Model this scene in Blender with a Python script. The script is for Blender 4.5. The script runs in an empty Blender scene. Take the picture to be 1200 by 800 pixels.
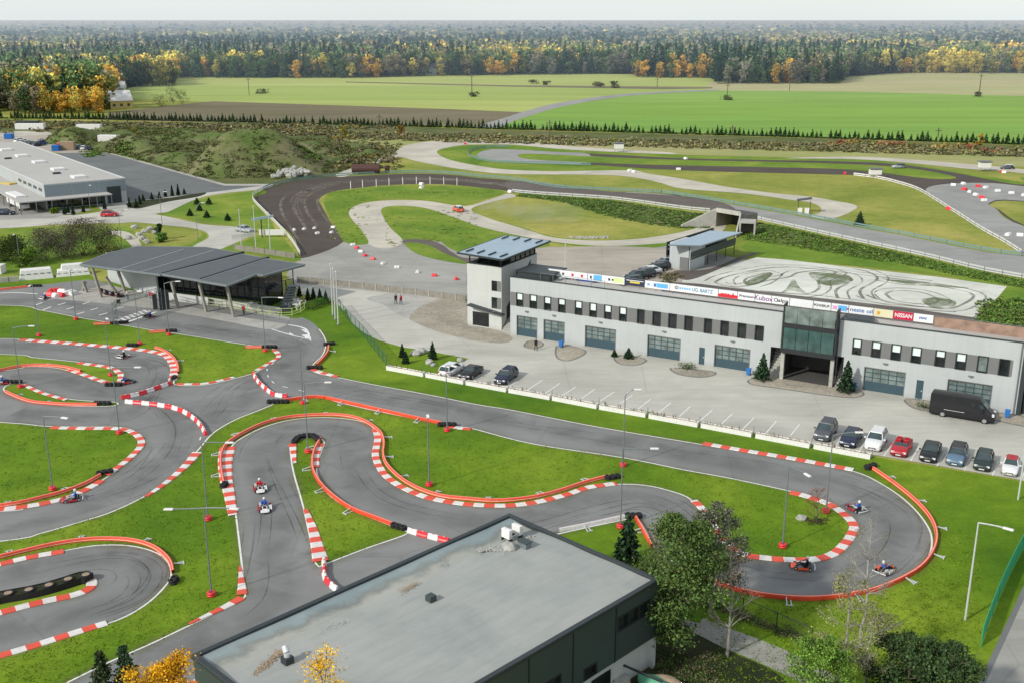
import bpy, bmesh, math, random
import numpy as np
from mathutils import Vector, Matrix
from mathutils.geometry import tessellate_polygon
random.seed(7); RNG = np.random.default_rng(11)
SC = bpy.context.scene; COL = SC.collection
R = math.radians
# ------------------------------------------------------------------ camera model
F = 1260.0; TH = math.atan(376.0/F); ST, CT = math.sin(TH), math.cos(TH); H = 44.0
def ray(px, py):
    u = (px-600.0)/F; v = (py-400.0)/F
    return Vector((u, CT - v*ST, -ST - v*CT))
def G(px, py, z=0.0):
    "point of the world at height z that the photograph shows at px, py (1200x800)"
    d = ray(px, py); t = (z-H)/d.z
    return Vector((d.x*t, d.y*t, z))
def hgt(px, py, P):
    "height above ground of something standing at P whose top shows at row py"
    d = ray(px, py); t = P.y/d.y
    return H + d.z*t
def on_plane(px, py, O, n):
    d = ray(px, py); C0 = Vector((0, 0, H)); t = (O-C0).dot(n)/d.dot(n)
    return C0 + d*t
cam = bpy.data.cameras.new("camera"); camo = bpy.data.objects.new("camera", cam); COL.objects.link(camo)
camo.location = (0, 0, H); camo.rotation_euler = (R(90)-TH, 0, 0)
cam.sensor_width = 36; cam.lens = 36*F/1200.0; cam.clip_end = 60000; cam.clip_start = 1
SC.camera = camo
# ------------------------------------------------------------------ light
SUN_EL, SUN_AZ = R(33), R(232)     # azimuth of the sun, clockwise from +Y
w = bpy.data.worlds.new("World"); SC.world = w; w.use_nodes = True
nt = w.node_tree; bg = nt.nodes["Background"]; sky = nt.nodes.new("ShaderNodeTexSky")
sky.sky_type = 'NISHITA'; sky.sun_disc = False; sky.sun_elevation = SUN_EL; sky.sun_rotation = SUN_AZ
sky.air_density = 1.0; sky.dust_density = 1.0; sky.ozone_density = 1.0; sky.altitude = 50
# thin high overcast: a procedural veil whitens the clear sky
vm = nt.nodes.new("ShaderNodeMix"); vm.data_type = 'RGBA'; vm.inputs[0].default_value = 0.72
tc = nt.nodes.new("ShaderNodeTexCoord"); sx = nt.nodes.new("ShaderNodeSeparateXYZ"); nt.links.new(tc.outputs['Generated'], sx.inputs[0])
vr = nt.nodes.new("ShaderNodeValToRGB"); nt.links.new(sx.outputs['Z'], vr.inputs[0])
vr.color_ramp.elements[0].position = 0.0; vr.color_ramp.elements[0].color = (1.02, 1.13, 1.17, 1)
e2 = vr.color_ramp.elements.new(0.07); e2.color = (0.92, 0.95, 0.96, 1); vr.color_ramp.elements[1].position = 0.07; vr.color_ramp.elements[2].position = 0.6; vr.color_ramp.elements[2].color = (0.80, 0.84, 0.87, 1)
vn = nt.nodes.new("ShaderNodeTexNoise"); vn.inputs['Scale'].default_value = 3.0
vmp = nt.nodes.new("ShaderNodeMapping"); vmp.inputs['Scale'].default_value = (1, 1, 6); nt.links.new(tc.outputs['Generated'], vmp.inputs[0]); nt.links.new(vmp.outputs[0], vn.inputs['Vector'])
vk = nt.nodes.new("ShaderNodeMapRange"); vk.inputs[3].default_value = 5.3; vk.inputs[4].default_value = 6.3; nt.links.new(vn.outputs['Fac'], vk.inputs[0])
vv = nt.nodes.new("ShaderNodeVectorMath"); vv.operation = 'SCALE'; nt.links.new(vr.outputs[0], vv.inputs[0]); nt.links.new(vk.outputs[0], vv.inputs['Scale'])
nt.links.new(sky.outputs[0], vm.inputs[6]); nt.links.new(vv.outputs[0], vm.inputs[7])
nt.links.new(vm.outputs[2], bg.inputs[0]); bg.inputs[1].default_value = 0.15
sl = bpy.data.lights.new("sun", 'SUN'); sl.energy = 3.4; sl.angle = R(3); sl.color = (1.0, 0.95, 0.87)
so = bpy.data.objects.new("sun", sl); COL.objects.link(so)
sd = Vector((math.sin(SUN_AZ)*math.cos(SUN_EL), math.cos(SUN_AZ)*math.cos(SUN_EL), math.sin(SUN_EL)))
so.rotation_euler = sd.to_track_quat('Z', 'Y').to_euler(); so.location = (-60, -40, 120)
SC.view_settings.view_transform = 'Standard'; SC.view_settings.look = 'None'; SC.view_settings.exposure = 0
SC.cycles.max_bounces = 6; SC.cycles.volume_bounces = 0; SC.cycles.transparent_max_bounces = 8
# ------------------------------------------------------------------ materials
def nodes(name):
    m = bpy.data.materials.new(name); m.use_nodes = True
    t = m.node_tree; return m, t, t.nodes["Principled BSDF"]
def noise(t, scale, detail=4, rough=0.6, vec=None, dist=0.0):
    n = t.nodes.new("ShaderNodeTexNoise"); n.inputs['Scale'].default_value = scale
    n.inputs['Detail'].default_value = detail; n.inputs['Roughness'].default_value = rough
    n.inputs['Distortion'].default_value = dist
    if vec is not None: t.links.new(vec, n.inputs['Vector'])
    return n.outputs['Fac']
def ramp(t, fac, stops):
    r = t.nodes.new("ShaderNodeValToRGB"); t.links.new(fac, r.inputs[0])
    e = r.color_ramp.elements
    while len(e) < len(stops): e.new(0.5)
    for k, (p, c) in enumerate(stops):
        e[k].position = p; e[k].color = (*c, 1) if len(c) == 3 else c
    return r.outputs[0]
def mixc(t, fac, a, b, mode='MIX'):
    m = t.nodes.new("ShaderNodeMix"); m.data_type = 'RGBA'; m.blend_type = mode
    for s, val in ((m.inputs[0], fac), (m.inputs[6], a), (m.inputs[7], b)):
        if hasattr(val, 'links'): t.links.new(val, s)
        elif isinstance(val, (int, float)): s.default_value = val
        else: s.default_value = (*val, 1)
    return m.outputs[2]
def coords(t, scale=(1, 1, 1), rot=0.0):
    tc = t.nodes.new("ShaderNodeTexCoord"); mp = t.nodes.new("ShaderNodeMapping")
    mp.inputs['Scale'].default_value = scale; mp.inputs['Rotation'].default_value = (0, 0, rot)
    t.links.new(tc.outputs['Object'], mp.inputs[0]); return mp.outputs[0]
def bump(t, b, h, strength=0.3, dist=0.1):
    n = t.nodes.new("ShaderNodeBump"); n.inputs['Strength'].default_value = strength; n.inputs['Distance'].default_value = dist
    t.links.new(h, n.inputs['Height']); t.links.new(n.outputs[0], b.inputs['Normal'])
def mul(c, k): return tuple(min(1.0, x*k) for x in c)
MC = {}
def M(name, col, rough=0.6, metal=0.0, var=0.12, scale=3.0, coat=0.0):
    if name in MC: return MC[name]
    m, t, b = nodes(name)
    f = noise(t, scale, 5, 0.65, coords(t))
    c = ramp(t, f, [(0.3, mul(col, 1-var)), (0.7, mul(col, 1+var))])
    t.links.new(c, b.inputs['Base Color']); b.inputs['Roughness'].default_value = rough
    b.inputs['Metallic'].default_value = metal
    if coat: b.inputs['Coat Weight'].default_value = coat
    m.diffuse_color = (*col, 1)
    MC[name] = m; return m
def ground(name, a, b_, c_=None, big=0.03, mid=0.4, fine=6.0, rough=0.95, stretch=(1, 1, 1), rot=0.0, bstr=0.0, fineamt=0.5):
    "three scales of noise over two or three colours"
    m, t, b = nodes(name); v = coords(t, stretch, rot); v0 = coords(t)
    c_ = c_ or tuple((x+y)/2 for x, y in zip(a, b_))
    c1 = ramp(t, noise(t, big, 5, 0.6, v, 0.6), [(0.32, a), (0.5, c_), (0.68, b_)])
    c2 = ramp(t, noise(t, mid, 4, 0.7, v), [(0.3, (0.82,)*3), (0.7, (1.18,)*3)])
    col = mixc(t, 0.8, c1, c2, 'MULTIPLY')
    nf = noise(t, fine, 3, 0.7, v0)
    c3 = ramp(t, nf, [(0.25, (0.7,)*3), (0.75, (1.3,)*3)])
    col = mixc(t, fineamt, col, c3, 'MULTIPLY')
    t.links.new(col, b.inputs['Base Color']); b.inputs['Roughness'].default_value = rough
    b.inputs['Specular IOR Level'].default_value = 0.2
    if bstr: bump(t, b, nf, bstr, 0.08)
    MC[name] = m; return m
ground('lawn_grass', (0.062, 0.145, 0.005), (0.205, 0.285, 0.020), (0.115, 0.205, 0.008), 0.045, 0.4, 3.0, bstr=0.35, fineamt=0.6)
ground('rough_grass', (0.165, 0.215, 0.028), (0.36, 0.33, 0.085), (0.245, 0.27, 0.05), 0.035, 0.35, 2.2, bstr=0.6, fineamt=0.8)
ground('lime_grass', (0.09, 0.18, 0.014), (0.24, 0.29, 0.040), (0.15, 0.235, 0.022), 0.05, 0.4, 2.5, bstr=0.6, fineamt=0.8)
ground('tan_grass', (0.27, 0.30, 0.10), (0.36, 0.33, 0.16), (0.31, 0.32, 0.12), 0.02, 0.12, 1.2, stretch=(0.4, 1, 1))
ground('field_green', (0.165, 0.31, 0.055), (0.235, 0.38, 0.075), (0.20, 0.345, 0.06), 0.012, 0.05, 0.5, stretch=(0.15, 1, 1), fineamt=0.2)
ground('field_light', (0.30, 0.39, 0.095), (0.43, 0.46, 0.15), (0.36, 0.42, 0.12), 0.008, 0.04, 0.4, stretch=(0.12, 1, 1), fineamt=0.2)
ground('field_tan', (0.36, 0.38, 0.17), (0.42, 0.39, 0.21), None, 0.01, 0.05, 0.4, stretch=(0.2, 1, 1), fineamt=0.2)
ground('ploughed', (0.13, 0.12, 0.065), (0.21, 0.175, 0.11), None, 0.02, 0.1, 0.8, stretch=(0.2, 1, 1))
ground('forest_floor', (0.05, 0.07, 0.025), (0.12, 0.11, 0.05), None, 0.01, 0.05, 0.6)
ground('scrub_ground', (0.06, 0.085, 0.025), (0.17, 0.15, 0.075), (0.11, 0.13, 0.04), 0.05, 0.25, 1.5, bstr=0.6, fineamt=0.8)
ground('mound_ground', (0.07, 0.13, 0.025), (0.18, 0.17, 0.09), (0.12, 0.145, 0.05), 0.06, 0.25, 0.9, bstr=0.8, fineamt=0.9)
ground('dark_soil', (0.018, 0.026, 0.010), (0.05, 0.055, 0.022), None, 0.1, 0.7, 5, bstr=0.6)
def asphalt(name, base, warm=1.0, streak=0.5, rot=0.0):
    m, t, b = nodes(name); v0 = coords(t); vs = coords(t, (0.25, 1.6, 1), rot)
    lo, hi = mul(base, 0.82), mul(base, 1.15)
    c = ramp(t, noise(t, 0.07, 5, 0.6, v0, 1.0), [(0.3, lo), (0.7, hi)])
    c = mixc(t, streak, c, ramp(t, noise(t, 0.35, 4, 0.7, vs, 1.5), [(0.3, (0.72,)*3), (0.62, (1.1,)*3)]), 'MULTIPLY')
    nf = noise(t, 14, 3, 0.8, v0)
    c = mixc(t, 0.5, c, ramp(t, nf, [(0.3, (0.8,)*3), (0.7, (1.2,)*3)]), 'MULTIPLY')
    # sparse cracks and sealed joints
    vo = t.nodes.new("ShaderNodeTexVoronoi"); vo.feature = 'DISTANCE_TO_EDGE'; vo.inputs['Scale'].default_value = 0.055
    t.links.new(v0, vo.inputs['Vector'])
    cr = ramp(t, vo.outputs['Distance'], [(0.0, (0.80,)*3), (0.006, (1,)*3)])
    c = mixc(t, 0.6, c, cr, 'MULTIPLY')
    t.links.new(c, b.inputs['Base Color']); b.inputs['Roughness'].default_value = 0.85
    b.inputs['Specular IOR Level'].default_value = 0.3
    bump(t, b, nf, 0.15, 0.02)
    MC[name] = m
asphalt('kart_asphalt', (0.218, 0.222, 0.216), streak=0.2, rot=0.45)
asphalt('yard_asphalt', (0.33, 0.325, 0.295), rot=0.3)
asphalt('pale_road', (0.47, 0.46, 0.405), streak=0.35, rot=0.5)
asphalt('grey_rally', (0.30, 0.30, 0.285), rot=0.35)
asphalt('dark_lot', (0.15, 0.16, 0.16), streak=0.3, rot=-0.4)
asphalt('dirt_dark', (0.078, 0.062, 0.050), streak=0.8, rot=0.2)
asphalt('dirt_brown', (0.13, 0.11, 0.095), streak=0.7, rot=0.35)
asphalt('gravel_pale', (0.50, 0.47, 0.39), streak=0.4, rot=0.2)
asphalt('yard_dirt', (0.40, 0.36, 0.30), streak=0.6, rot=0.1)
asphalt('sand_white', (0.62, 0.63, 0.56), streak=0.5, rot=0.2)
ground('pebbles', (0.26, 0.24, 0.19), (0.42, 0.38, 0.31), None, 0.1, 0.8, 2.2, bstr=0.8, fineamt=0.95)
ground('concrete', (0.33, 0.33, 0.30), (0.45, 0.44, 0.40), None, 0.1, 0.6, 4)
ground('roof_felt', (0.29, 0.33, 0.32), (0.40, 0.42, 0.40), (0.35, 0.38, 0.365), 0.06, 0.35, 5, fineamt=0.2, rough=0.75)
M('line_white', (0.72, 0.72, 0.70), 0.7, var=0.08, scale=1.5)
def scuffed(name, col, dirt, amt=.6, rough=.6):
    m, t, b = nodes(name); c = ramp(t, noise(t, 0.6, 4, 0.7, coords(t)), [(0.3, mul(col, .85)), (0.7, mul(col, 1.1))])
    f = ramp(t, noise(t, 2.6, 6, 0.8, coords(t, (1, 1, 1)), 1.0), [(0.50, (0, 0, 0)), (0.72, (amt,)*3)]); c = mixc(t, f, c, dirt); f2 = ramp(t, noise(t, 14, 3, 0.8, coords(t)), [(0.55, (0, 0, 0)), (0.75, (amt*.7,)*3)]); c = mixc(t, f2, c, mul(dirt, .5))
    t.links.new(c, b.inputs['Base Color']); b.inputs['Roughness'].default_value = rough; MC[name] = m
scuffed('kerb_red', (0.74, 0.085, 0.045), (.30, .16, .13)); scuffed('kerb_white', (0.74, 0.71, 0.68), (.30, .28, .26)); scuffed('barrier_orange', (0.82, 0.075, 0.028), (.45, .12, .08), .5)
M('barrier_pale', (0.85, 0.40, 0.30), 0.5, var=0.1)
M('barrier_pink', (0.62, 0.45, 0.52), 0.5, var=0.1)
M('plastic_red', (0.70, 0.03, 0.04), 0.4)
M('plastic_white', (0.74, 0.73, 0.71), 0.45)
M('tyre_black', (0.012, 0.012, 0.013), 0.8)
M('galv', (0.20, 0.23, 0.24), 0.5, 0.3)
M('galv_light', (0.55, 0.57, 0.57), 0.45, 0.1)
def wallmat(name, col):
    m, t, b = nodes(name); v = coords(t); c = ramp(t, noise(t, 0.25, 4, 0.6, v), [(0.3, mul(col, .94)), (0.7, mul(col, 1.05))])
    st = ramp(t, noise(t, 1.0, 4, 0.7, coords(t, (2.2, 2.2, 0.12))), [(0.35, (.86, .86, .84)), (0.6, (1.03,)*3)]); c = mixc(t, .28, c, st, 'MULTIPLY')
    sx_ = t.nodes.new("ShaderNodeSeparateXYZ"); t.links.new(v, sx_.inputs[0])
    for ax, per in (('X', 3.05), ('Z', 2.85)):
        q = t.nodes.new("ShaderNodeMath"); q.operation = 'PINGPONG'; q.inputs[1].default_value = per/2; t.links.new(sx_.outputs[ax], q.inputs[0]); c = mixc(t, .5, c, ramp(t, q.outputs[0], [(0.0, (.78,)*3), (0.03, (1,)*3)]), 'MULTIPLY')
    mr = t.nodes.new("ShaderNodeMapRange"); mr.inputs[1].default_value = 0; mr.inputs[2].default_value = 1.2; t.links.new(sx_.outputs['Z'], mr.inputs[0]); c = mixc(t, .6, c, ramp(t, mr.outputs[0], [(0.0, (.72, .70, .66)), (0.6, (1,)*3)]), 'MULTIPLY')
    t.links.new(c, b.inputs['Base Color']); b.inputs['Roughness'].default_value = .7; MC[name] = m
wallmat('wall_grey', (0.44, 0.47, 0.475)); wallmat('wall_light', (0.52, 0.54, 0.52))
M('panel_grey', (0.16, 0.165, 0.165), 0.7, var=0.06, scale=0.5)
M('dark_frame', (0.018, 0.022, 0.024), 0.45)
M('dark_metal', (0.035, 0.045, 0.048), 0.5, 0.2)
M('clad_dark', (0.045, 0.065, 0.063), 0.5, 0.1, var=0.08, scale=0.4)
M('door_teal', (0.035, 0.075, 0.095), 0.5, var=0.08)
M('blind_white', (0.66, 0.76, 0.75), 0.7, var=0.05)
M('roof_dark', (0.088, 0.102, 0.108), 0.7, var=0.14, scale=0.6)
M('roof_blue', (0.30, 0.40, 0.47), 0.35, 0.1, var=0.07, scale=0.5)
M('roof_mem', (0.42, 0.41, 0.385), 0.8, var=0.06, scale=0.08)
M('wood_grey', (0.30, 0.29, 0.25), 0.8, var=0.15)
M('concrete_wall', (0.24, 0.225, 0.19), 0.85, var=0.2, scale=1.2)
M('rust_wall', (0.30, 0.20, 0.15), 0.85, var=0.35, scale=0.9)
M('bin_blue', (0.02, 0.16, 0.50), 0.5)
M('trunk_bark', (0.10, 0.085, 0.065), 0.9, var=0.3)
M('trunk_pale', (0.33, 0.31, 0.27), 0.9, var=0.3)
M('stone_grey', (0.36, 0.36, 0.33), 0.9, var=0.25)
M('fence_green', (0.015, 0.33, 0.16), 0.6)
M('skin', (0.45, 0.26, 0.18), 0.6)
M('rust_tank', (0.075, 0.03, 0.024), 0.7, var=0.3)
def glass(name, col, rough=0.08):
    m, t, b = nodes(name); f = noise(t, 0.8, 3, 0.5, coords(t))
    t.links.new(ramp(t, f, [(0.3, mul(col, 0.6)), (0.7, mul(col, 1.5))]), b.inputs['Base Color'])
    b.inputs['Roughness'].default_value = rough; b.inputs['Specular IOR Level'].default_value = 0.7
    MC[name] = m
glass('glass_dark', (0.012, 0.016, 0.018)); glass('car_glass', (0.035, 0.055, 0.06), .05); glass('glass_green', (0.04, 0.085, 0.08)); glass('glass_bal', (0.15, 0.19, 0.18), 0.2)  # car_glass: lighter teal base colour carries the reflection seen in car windows
def foliage_mat(name, rnd=0.25, sat=1.0):
    m, t, b = nodes(name); a = t.nodes.new("ShaderNodeAttribute"); a.attribute_name = "Col"
    oi = t.nodes.new("ShaderNodeObjectInfo")
    r = ramp(t, oi.outputs['Random'], [(0.0, (1-rnd,)*3), (1.0, (1+rnd,)*3)])
    c = mixc(t, 1.0, a.outputs['Color'], r, 'MULTIPLY')
    t.links.new(c, b.inputs['Base Color']); b.inputs['Roughness'].default_value = 0.9
    b.inputs['Specular IOR Level'].default_value = 0.15
    MC[name] = m; return m
foliage_mat('foliage')
# ------------------------------------------------------------------ mesh helpers
class MB:
    def __init__(s): s.v = []; s.f = []; s.m = []; s.c = []
    def add(s, vs, fs, mi=0):
        o = len(s.v); s.v += [tuple(p) for p in vs]; s.f += [tuple(i+o for i in f) for f in fs]; s.m += [mi]*len(fs); return s
    def box(s, x0, x1, y0, y1, z0, z1, mi=0):
        vs = [(x, y, z) for z in (z0, z1) for y in (y0, y1) for x in (x0, x1)]
        return s.add(vs, [(0, 2, 3, 1), (4, 5, 7, 6), (0, 1, 5, 4), (2, 6, 7, 3), (0, 4, 6, 2), (1, 3, 7, 5)], mi)
    def obox(s, c, sx, sy, sz, rot=0.0, mi=0, tilt=0.0):
        "box centred on c in xy, its bottom at c.z"
        cx, sx2 = math.cos(rot), sx/2; sn = math.sin(rot); vs = []
        for z in (0, sz):
            for y in (-sy/2, sy/2):
                for x in (-sx2, sx2):
                    zz = z + x*tilt
                    vs.append((c[0]+x*cx-y*sn, c[1]+x*sn+y*cx, c[2]+zz))
        return s.add(vs, [(0, 2, 3, 1), (4, 5, 7, 6), (0, 1, 5, 4), (2, 6, 7, 3), (0, 4, 6, 2), (1, 3, 7, 5)], mi)
    def prism(s, poly, z0, z1, mi=0):
        n = len(poly); vs = [(p[0], p[1], z0) for p in poly]+[(p[0], p[1], z1) for p in poly]
        fs = [tuple(range(n-1, -1, -1)), tuple(range(n, 2*n))]+[(i, (i+1) % n, n+(i+1) % n, n+i) for i in range(n)]
        return s.add(vs, fs, mi)
    def slab(s, top, th, mi=0):
        "slab under a planar 3-D polygon"
        n = len(top); vs = [tuple(p) for p in top]+[(p[0], p[1], p[2]-th) for p in top]
        fs = [tuple(range(n)), tuple(range(2*n-1, n-1, -1))]+[(i, n+i, n+(i+1) % n, (i+1) % n) for i in range(n)]
        return s.add(vs, fs, mi)
    def tube(s, p0, p1, r0, r1=None, n=8, mi=0, caps=True):
        r1 = r0 if r1 is None else r1; p0 = Vector(p0); p1 = Vector(p1); d = (p1-p0)
        if d.length < 1e-6: return s
        d.normalize(); a = d.orthogonal().normalized(); b = d.cross(a); vs = []
        for p, r in ((p0, r0), (p1, r1)):
            for k in range(n):
                t = 2*math.pi*k/n; vs.append(p + a*math.cos(t)*r + b*math.sin(t)*r)
        fs = [(k, (k+1) % n, n+(k+1) % n, n+k) for k in range(n)]
        if caps: fs += [tuple(range(n-1, -1, -1)), tuple(range(n, 2*n))]
        return s.add(vs, fs, mi)
    def path(s, pts, r, n=6, mi=0):
        for a, b in zip(pts, pts[1:]): s.tube(a, b, r, r, n, mi)
        return s
    def torus(s, c, Rr, r, n=14, k=6, mi=0, axis='z'):
        vs = []
        for i in range(n):
            a = 2*math.pi*i/n
            for j in range(k):
                b = 2*math.pi*j/k; q = Rr+r*math.cos(b); p = (q*math.cos(a), q*math.sin(a), r*math.sin(b))
                if axis == 'y': p = (p[0], p[2], p[1])
                if axis == 'x': p = (p[2], p[0], p[1])
                vs.append((c[0]+p[0], c[1]+p[1], c[2]+p[2]))
        return s.add(vs, [(i*k+j, ((i+1) % n)*k+j, ((i+1) % n)*k+(j+1) % k, i*k+(j+1) % k) for i in range(n) for j in range(k)], mi)
    def ball(s, c, rx, ry, rz, n=10, k=6, mi=0, jit=0.0):
        vs = [(c[0], c[1], c[2]-rz)]
        for j in range(1, k):
            b = -math.pi/2+math.pi*j/k
            for i in range(n):
                a = 2*math.pi*i/n; q = 1+random.uniform(-jit, jit)
                vs.append((c[0]+rx*math.cos(a)*math.cos(b)*q, c[1]+ry*math.sin(a)*math.cos(b)*q, c[2]+rz*math.sin(b)*q))
        vs.append((c[0], c[1], c[2]+rz)); L = len(vs)-1
        fs = [(0, 1+(i+1) % n, 1+i) for i in range(n)]
        for j in range(k-2):
            fs += [(1+j*n+i, 1+j*n+(i+1) % n, 1+(j+1)*n+(i+1) % n, 1+(j+1)*n+i) for i in range(n)]
        fs += [(1+(k-2)*n+i, 1+(k-2)*n+(i+1) % n, L) for i in range(n)]
        return s.add(vs, fs, mi)
    def build(s, name, mats, parent=None, smooth=False, bevel=0.0):
        if not isinstance(mats, (list, tuple)): mats = [mats]
        me = bpy.data.meshes.new(name); me.from_pydata(s.v, [], s.f)
        for m in mats: me.materials.append(MC[m] if isinstance(m, str) else m)
        me.polygons.foreach_set('material_index', s.m)
        if smooth: me.polygons.foreach_set('use_smooth', [True]*len(s.f))
        me.update()
        o = bpy.data.objects.new(name, me); COL.objects.link(o)
        if parent: o.parent = parent
        if bevel:
            b = o.modifiers.new('bevel', 'BEVEL'); b.width = bevel; b.segments = 1; b.limit_method = 'ANGLE'
        return o
def tag(o, label, cat, group=None, kind=None):
    if label: o['label'] = label
    if cat: o['category'] = cat
    if group: o['group'] = group
    if kind: o['kind'] = kind
    return o
def thing(name, label, cat, loc=(0, 0, 0), rz=0.0, group=None):
    o = bpy.data.objects.new(name, None); COL.objects.link(o); o.location = loc; o.rotation_euler = (0, 0, rz)
    o.empty_display_size = 0.3
    return tag(o, label, cat, group)
KIDS = {}
def dup(root, loc=None, rz=None, label=None, group=None, scale=None):
    "a copy of a thing with copies of its parts and sub-parts"
    def rec(o, par):
        c = o.copy(); COL.objects.link(c)
        if par: c.parent = par
        for ch in [k for k in ALLKIDS(o)]: rec(ch, c)
        return c
    r = rec(root, None)
    if loc is not None: r.location = loc
    if rz is not None: r.rotation_euler = (0, 0, rz)
    if label: r['label'] = label
    if group: r['group'] = group
    if scale is not None: r.scale = (scale,)*3 if isinstance(scale, (int, float)) else scale
    return r
def ALLKIDS(o):
    return [c for c in bpy.data.objects if c.parent == o] if o.name not in KIDS else KIDS[o.name]
def cache_kids(o):
    KIDS[o.name] = [c for c in bpy.data.objects if c.parent == o]
    for c in KIDS[o.name]: cache_kids(c)
def cr(pts, n=5, closed=False):
    "Catmull-Rom through the points; a repeated point stays a corner"
    P = [tuple(p[:2]) for p in pts]; out = []; m = len(P)
    rng = range(m if closed else m-1)
    for i in rng:
        p1, p2 = P[i], P[(i+1) % m]
        if p1 == p2: continue
        p0 = P[i-1] if (i > 0 or closed) else p1; p3 = P[(i+2) % m] if (i+2 < m or closed) else p2
        for k in range(n):
            t = k/n; q = []
            for a in (0, 1):
                q.append(0.5*((2*p1[a])+(-p0[a]+p2[a])*t+(2*p0[a]-5*p1[a]+4*p2[a]-p3[a])*t*t+(-p0[a]+3*p1[a]-3*p2[a]+p3[a])*t**3))
            out.append(tuple(q))
    if not closed: out.append(P[-1])
    return out
def W(pts, z=0.0): return [G(p[0], p[1], 0.0)+Vector((0, 0, z)) for p in pts]
CNT = [0]
def sheet(name, px, layer, mat, smooth=True, kind='structure', n=5, step=0.006):
    CNT[0] += 1; layer = layer+(CNT[0] % 9)*0.1
    pts = W(cr(px, n, True) if smooth else px, layer*step)
    tris = tessellate_polygon([pts]); b = MB(); fs = []
    for t in tris:
        a, c, d = (pts[i] for i in t)
        nz = (c-a).cross(d-a).z
        if abs(nz) < 1e-9: continue
        fs.append(tuple(t) if nz > 0 else tuple(reversed(t)))
    b.add(pts, fs); o = b.build(name, mat)
    if kind: o['kind'] = kind
    return o
def resample(P, step):
    out = [Vector(P[0])]; acc = 0.0
    for a, b in zip(P, P[1:]):
        a = Vector(a); b = Vector(b); L = (b-a).length
        if L < 1e-9: continue
        d = step-acc
        while d <= L:
            out.append(a.lerp(b, d/L)); d += step
        acc = (acc+L) % step if L+acc >= step else acc+L
    if (out[-1]-Vector(P[-1])).length > step*0.3: out.append(Vector(P[-1]))
    return out
def normals(P, closed=False):
    N = []
    for i in range(len(P)):
        a = P[i-1] if (i or closed) else P[i]; b = P[(i+1) % len(P)] if (i < len(P)-1 or closed) else P[i]
        d = Vector((b[0]-a[0], b[1]-a[1], 0))
        d = d.normalized() if d.length > 1e-9 else Vector((1, 0, 0)); N.append(Vector((-d.y, d.x, 0)))
    return N
def ribbon(b, P, width, z, mi=0, off=0.0):
    N = normals(P); vs = []
    for p, n in zip(P, N):
        for s in (-0.5, 0.5): q = Vector((p[0], p[1], z))+n*(s*width+off); vs.append(q)
    b.add(vs, [(2*i, 2*i+2, 2*i+3, 2*i+1) for i in range(len(P)-1)], mi); 
    return b
LINES = MB()
def line(px, width=0.15, layer=7, closed=False, n=5, smooth=True):
    p = cr(px, n, closed) if smooth else list(px)
    if closed: p = p+[p[0]]
    ribbon(LINES, resample(W(p), 0.8), width, layer*0.006+(CNT[0] % 15)*0.0003); CNT[0] += 1
KG = {}
def kerb(px, width, label, block=1.0, off=0.0, taper=None):
    "painted kerb: alternating red and white blocks, slightly raised"
    P = resample(W(cr(px, 6)), block/3); N = normals(P); b = MB(); n = len(P); z0, z1 = 0.05, 0.10
    vs = []
    for i, (p, m) in enumerate(zip(P, N)):
        wd = width if taper is None else width*(taper[0]+(taper[1]-taper[0])*i/(n-1))
        for s, z in ((-0.5, z0), (-0.42, z1), (0.42, z1+0.01), (0.5, z0)):
            q = Vector((p[0], p[1], z))+m*(s*wd+off); vs.append(q)
    for i in range(n-1):
        o = 4*i; mi = (i//3) % 2
        k = len(b.v)
        b.add([vs[o+j] for j in range(8)], [(0, 4, 5, 1), (1, 5, 6, 2), (2, 6, 7, 3)], mi)
    o = b.build('kerb', ['kerb_red', 'kerb_white'])
    return tag(o, label, 'kerb', 'red and white kerbs of the kart track')
def rub_mat(name, col, amt):
    m, t, b = nodes(name); f = noise(t, 0.25, 4, 0.6, coords(t, (1, 1, 1)), 0.5); e = t.nodes.new("ShaderNodeAttribute"); e.attribute_name = "Fade"
    rr = ramp(t, f, [(0.3, (0, 0, 0)), (0.7, (amt,)*3)]); mm = t.nodes.new("ShaderNodeMath"); mm.operation = 'MULTIPLY'
    t.links.new(rr, mm.inputs[0]); t.links.new(e.outputs['Fac'], mm.inputs[1]); t.links.new(mm.outputs[0], b.inputs['Alpha'])
    b.inputs['Base Color'].default_value = (*col, 1); b.inputs['Roughness'].default_value = 0.8; MC[name] = m
def weed(px):
    o = sheet('grass_patch', px, 6, 'weedy'); at = o.data.attributes.new('Fade', 'FLOAT', 'POINT'); at.data.foreach_set('value', [1.0]*len(o.data.vertices))
# ================================================================== GROUND
gb = MB(); gb.add([(-16000, -60, 0), (16000, -60, 0), (16000, 30000, 0), (-16000, 30000, 0)], [(0, 1, 2, 3)])
g = gb.build('ground', 'rough_grass'); g['kind'] = 'structure'
def far(name, px, lift, mat, smooth=True, n=5):
    o = sheet(name, px, 0, mat, smooth, n=n); o.location.z = lift; return o
far('forest_floor', [(-600, 100), (150, 104), (205, 90), (640, 87), (835, 92), (990, 92), (1800, 86), (1800, 25.8), (-900, 25.8)], 0.02, 'forest_floor', False)
far('field', [(150, 104), (205, 90), (410, 91), (640, 86), (835, 89), (840, 100), (840, 107), (760, 109), (690, 119), (610, 134), (400, 124), (250, 120), (150, 116)], 0.04, 'field_light', False)
far('stubble_field', [(832, 96), (985, 98), (992, 90), (1060, 85), (1400, 86), (1420, 116), (1000, 110), (826, 108)], 0.05, 'field_tan', False)
far('ploughed_field', [(120, 141), (128, 132), (180, 126), (250, 119), (400, 124), (520, 128), (616, 132), (570, 148), (300, 145)], 0.06, 'ploughed', False)
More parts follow.
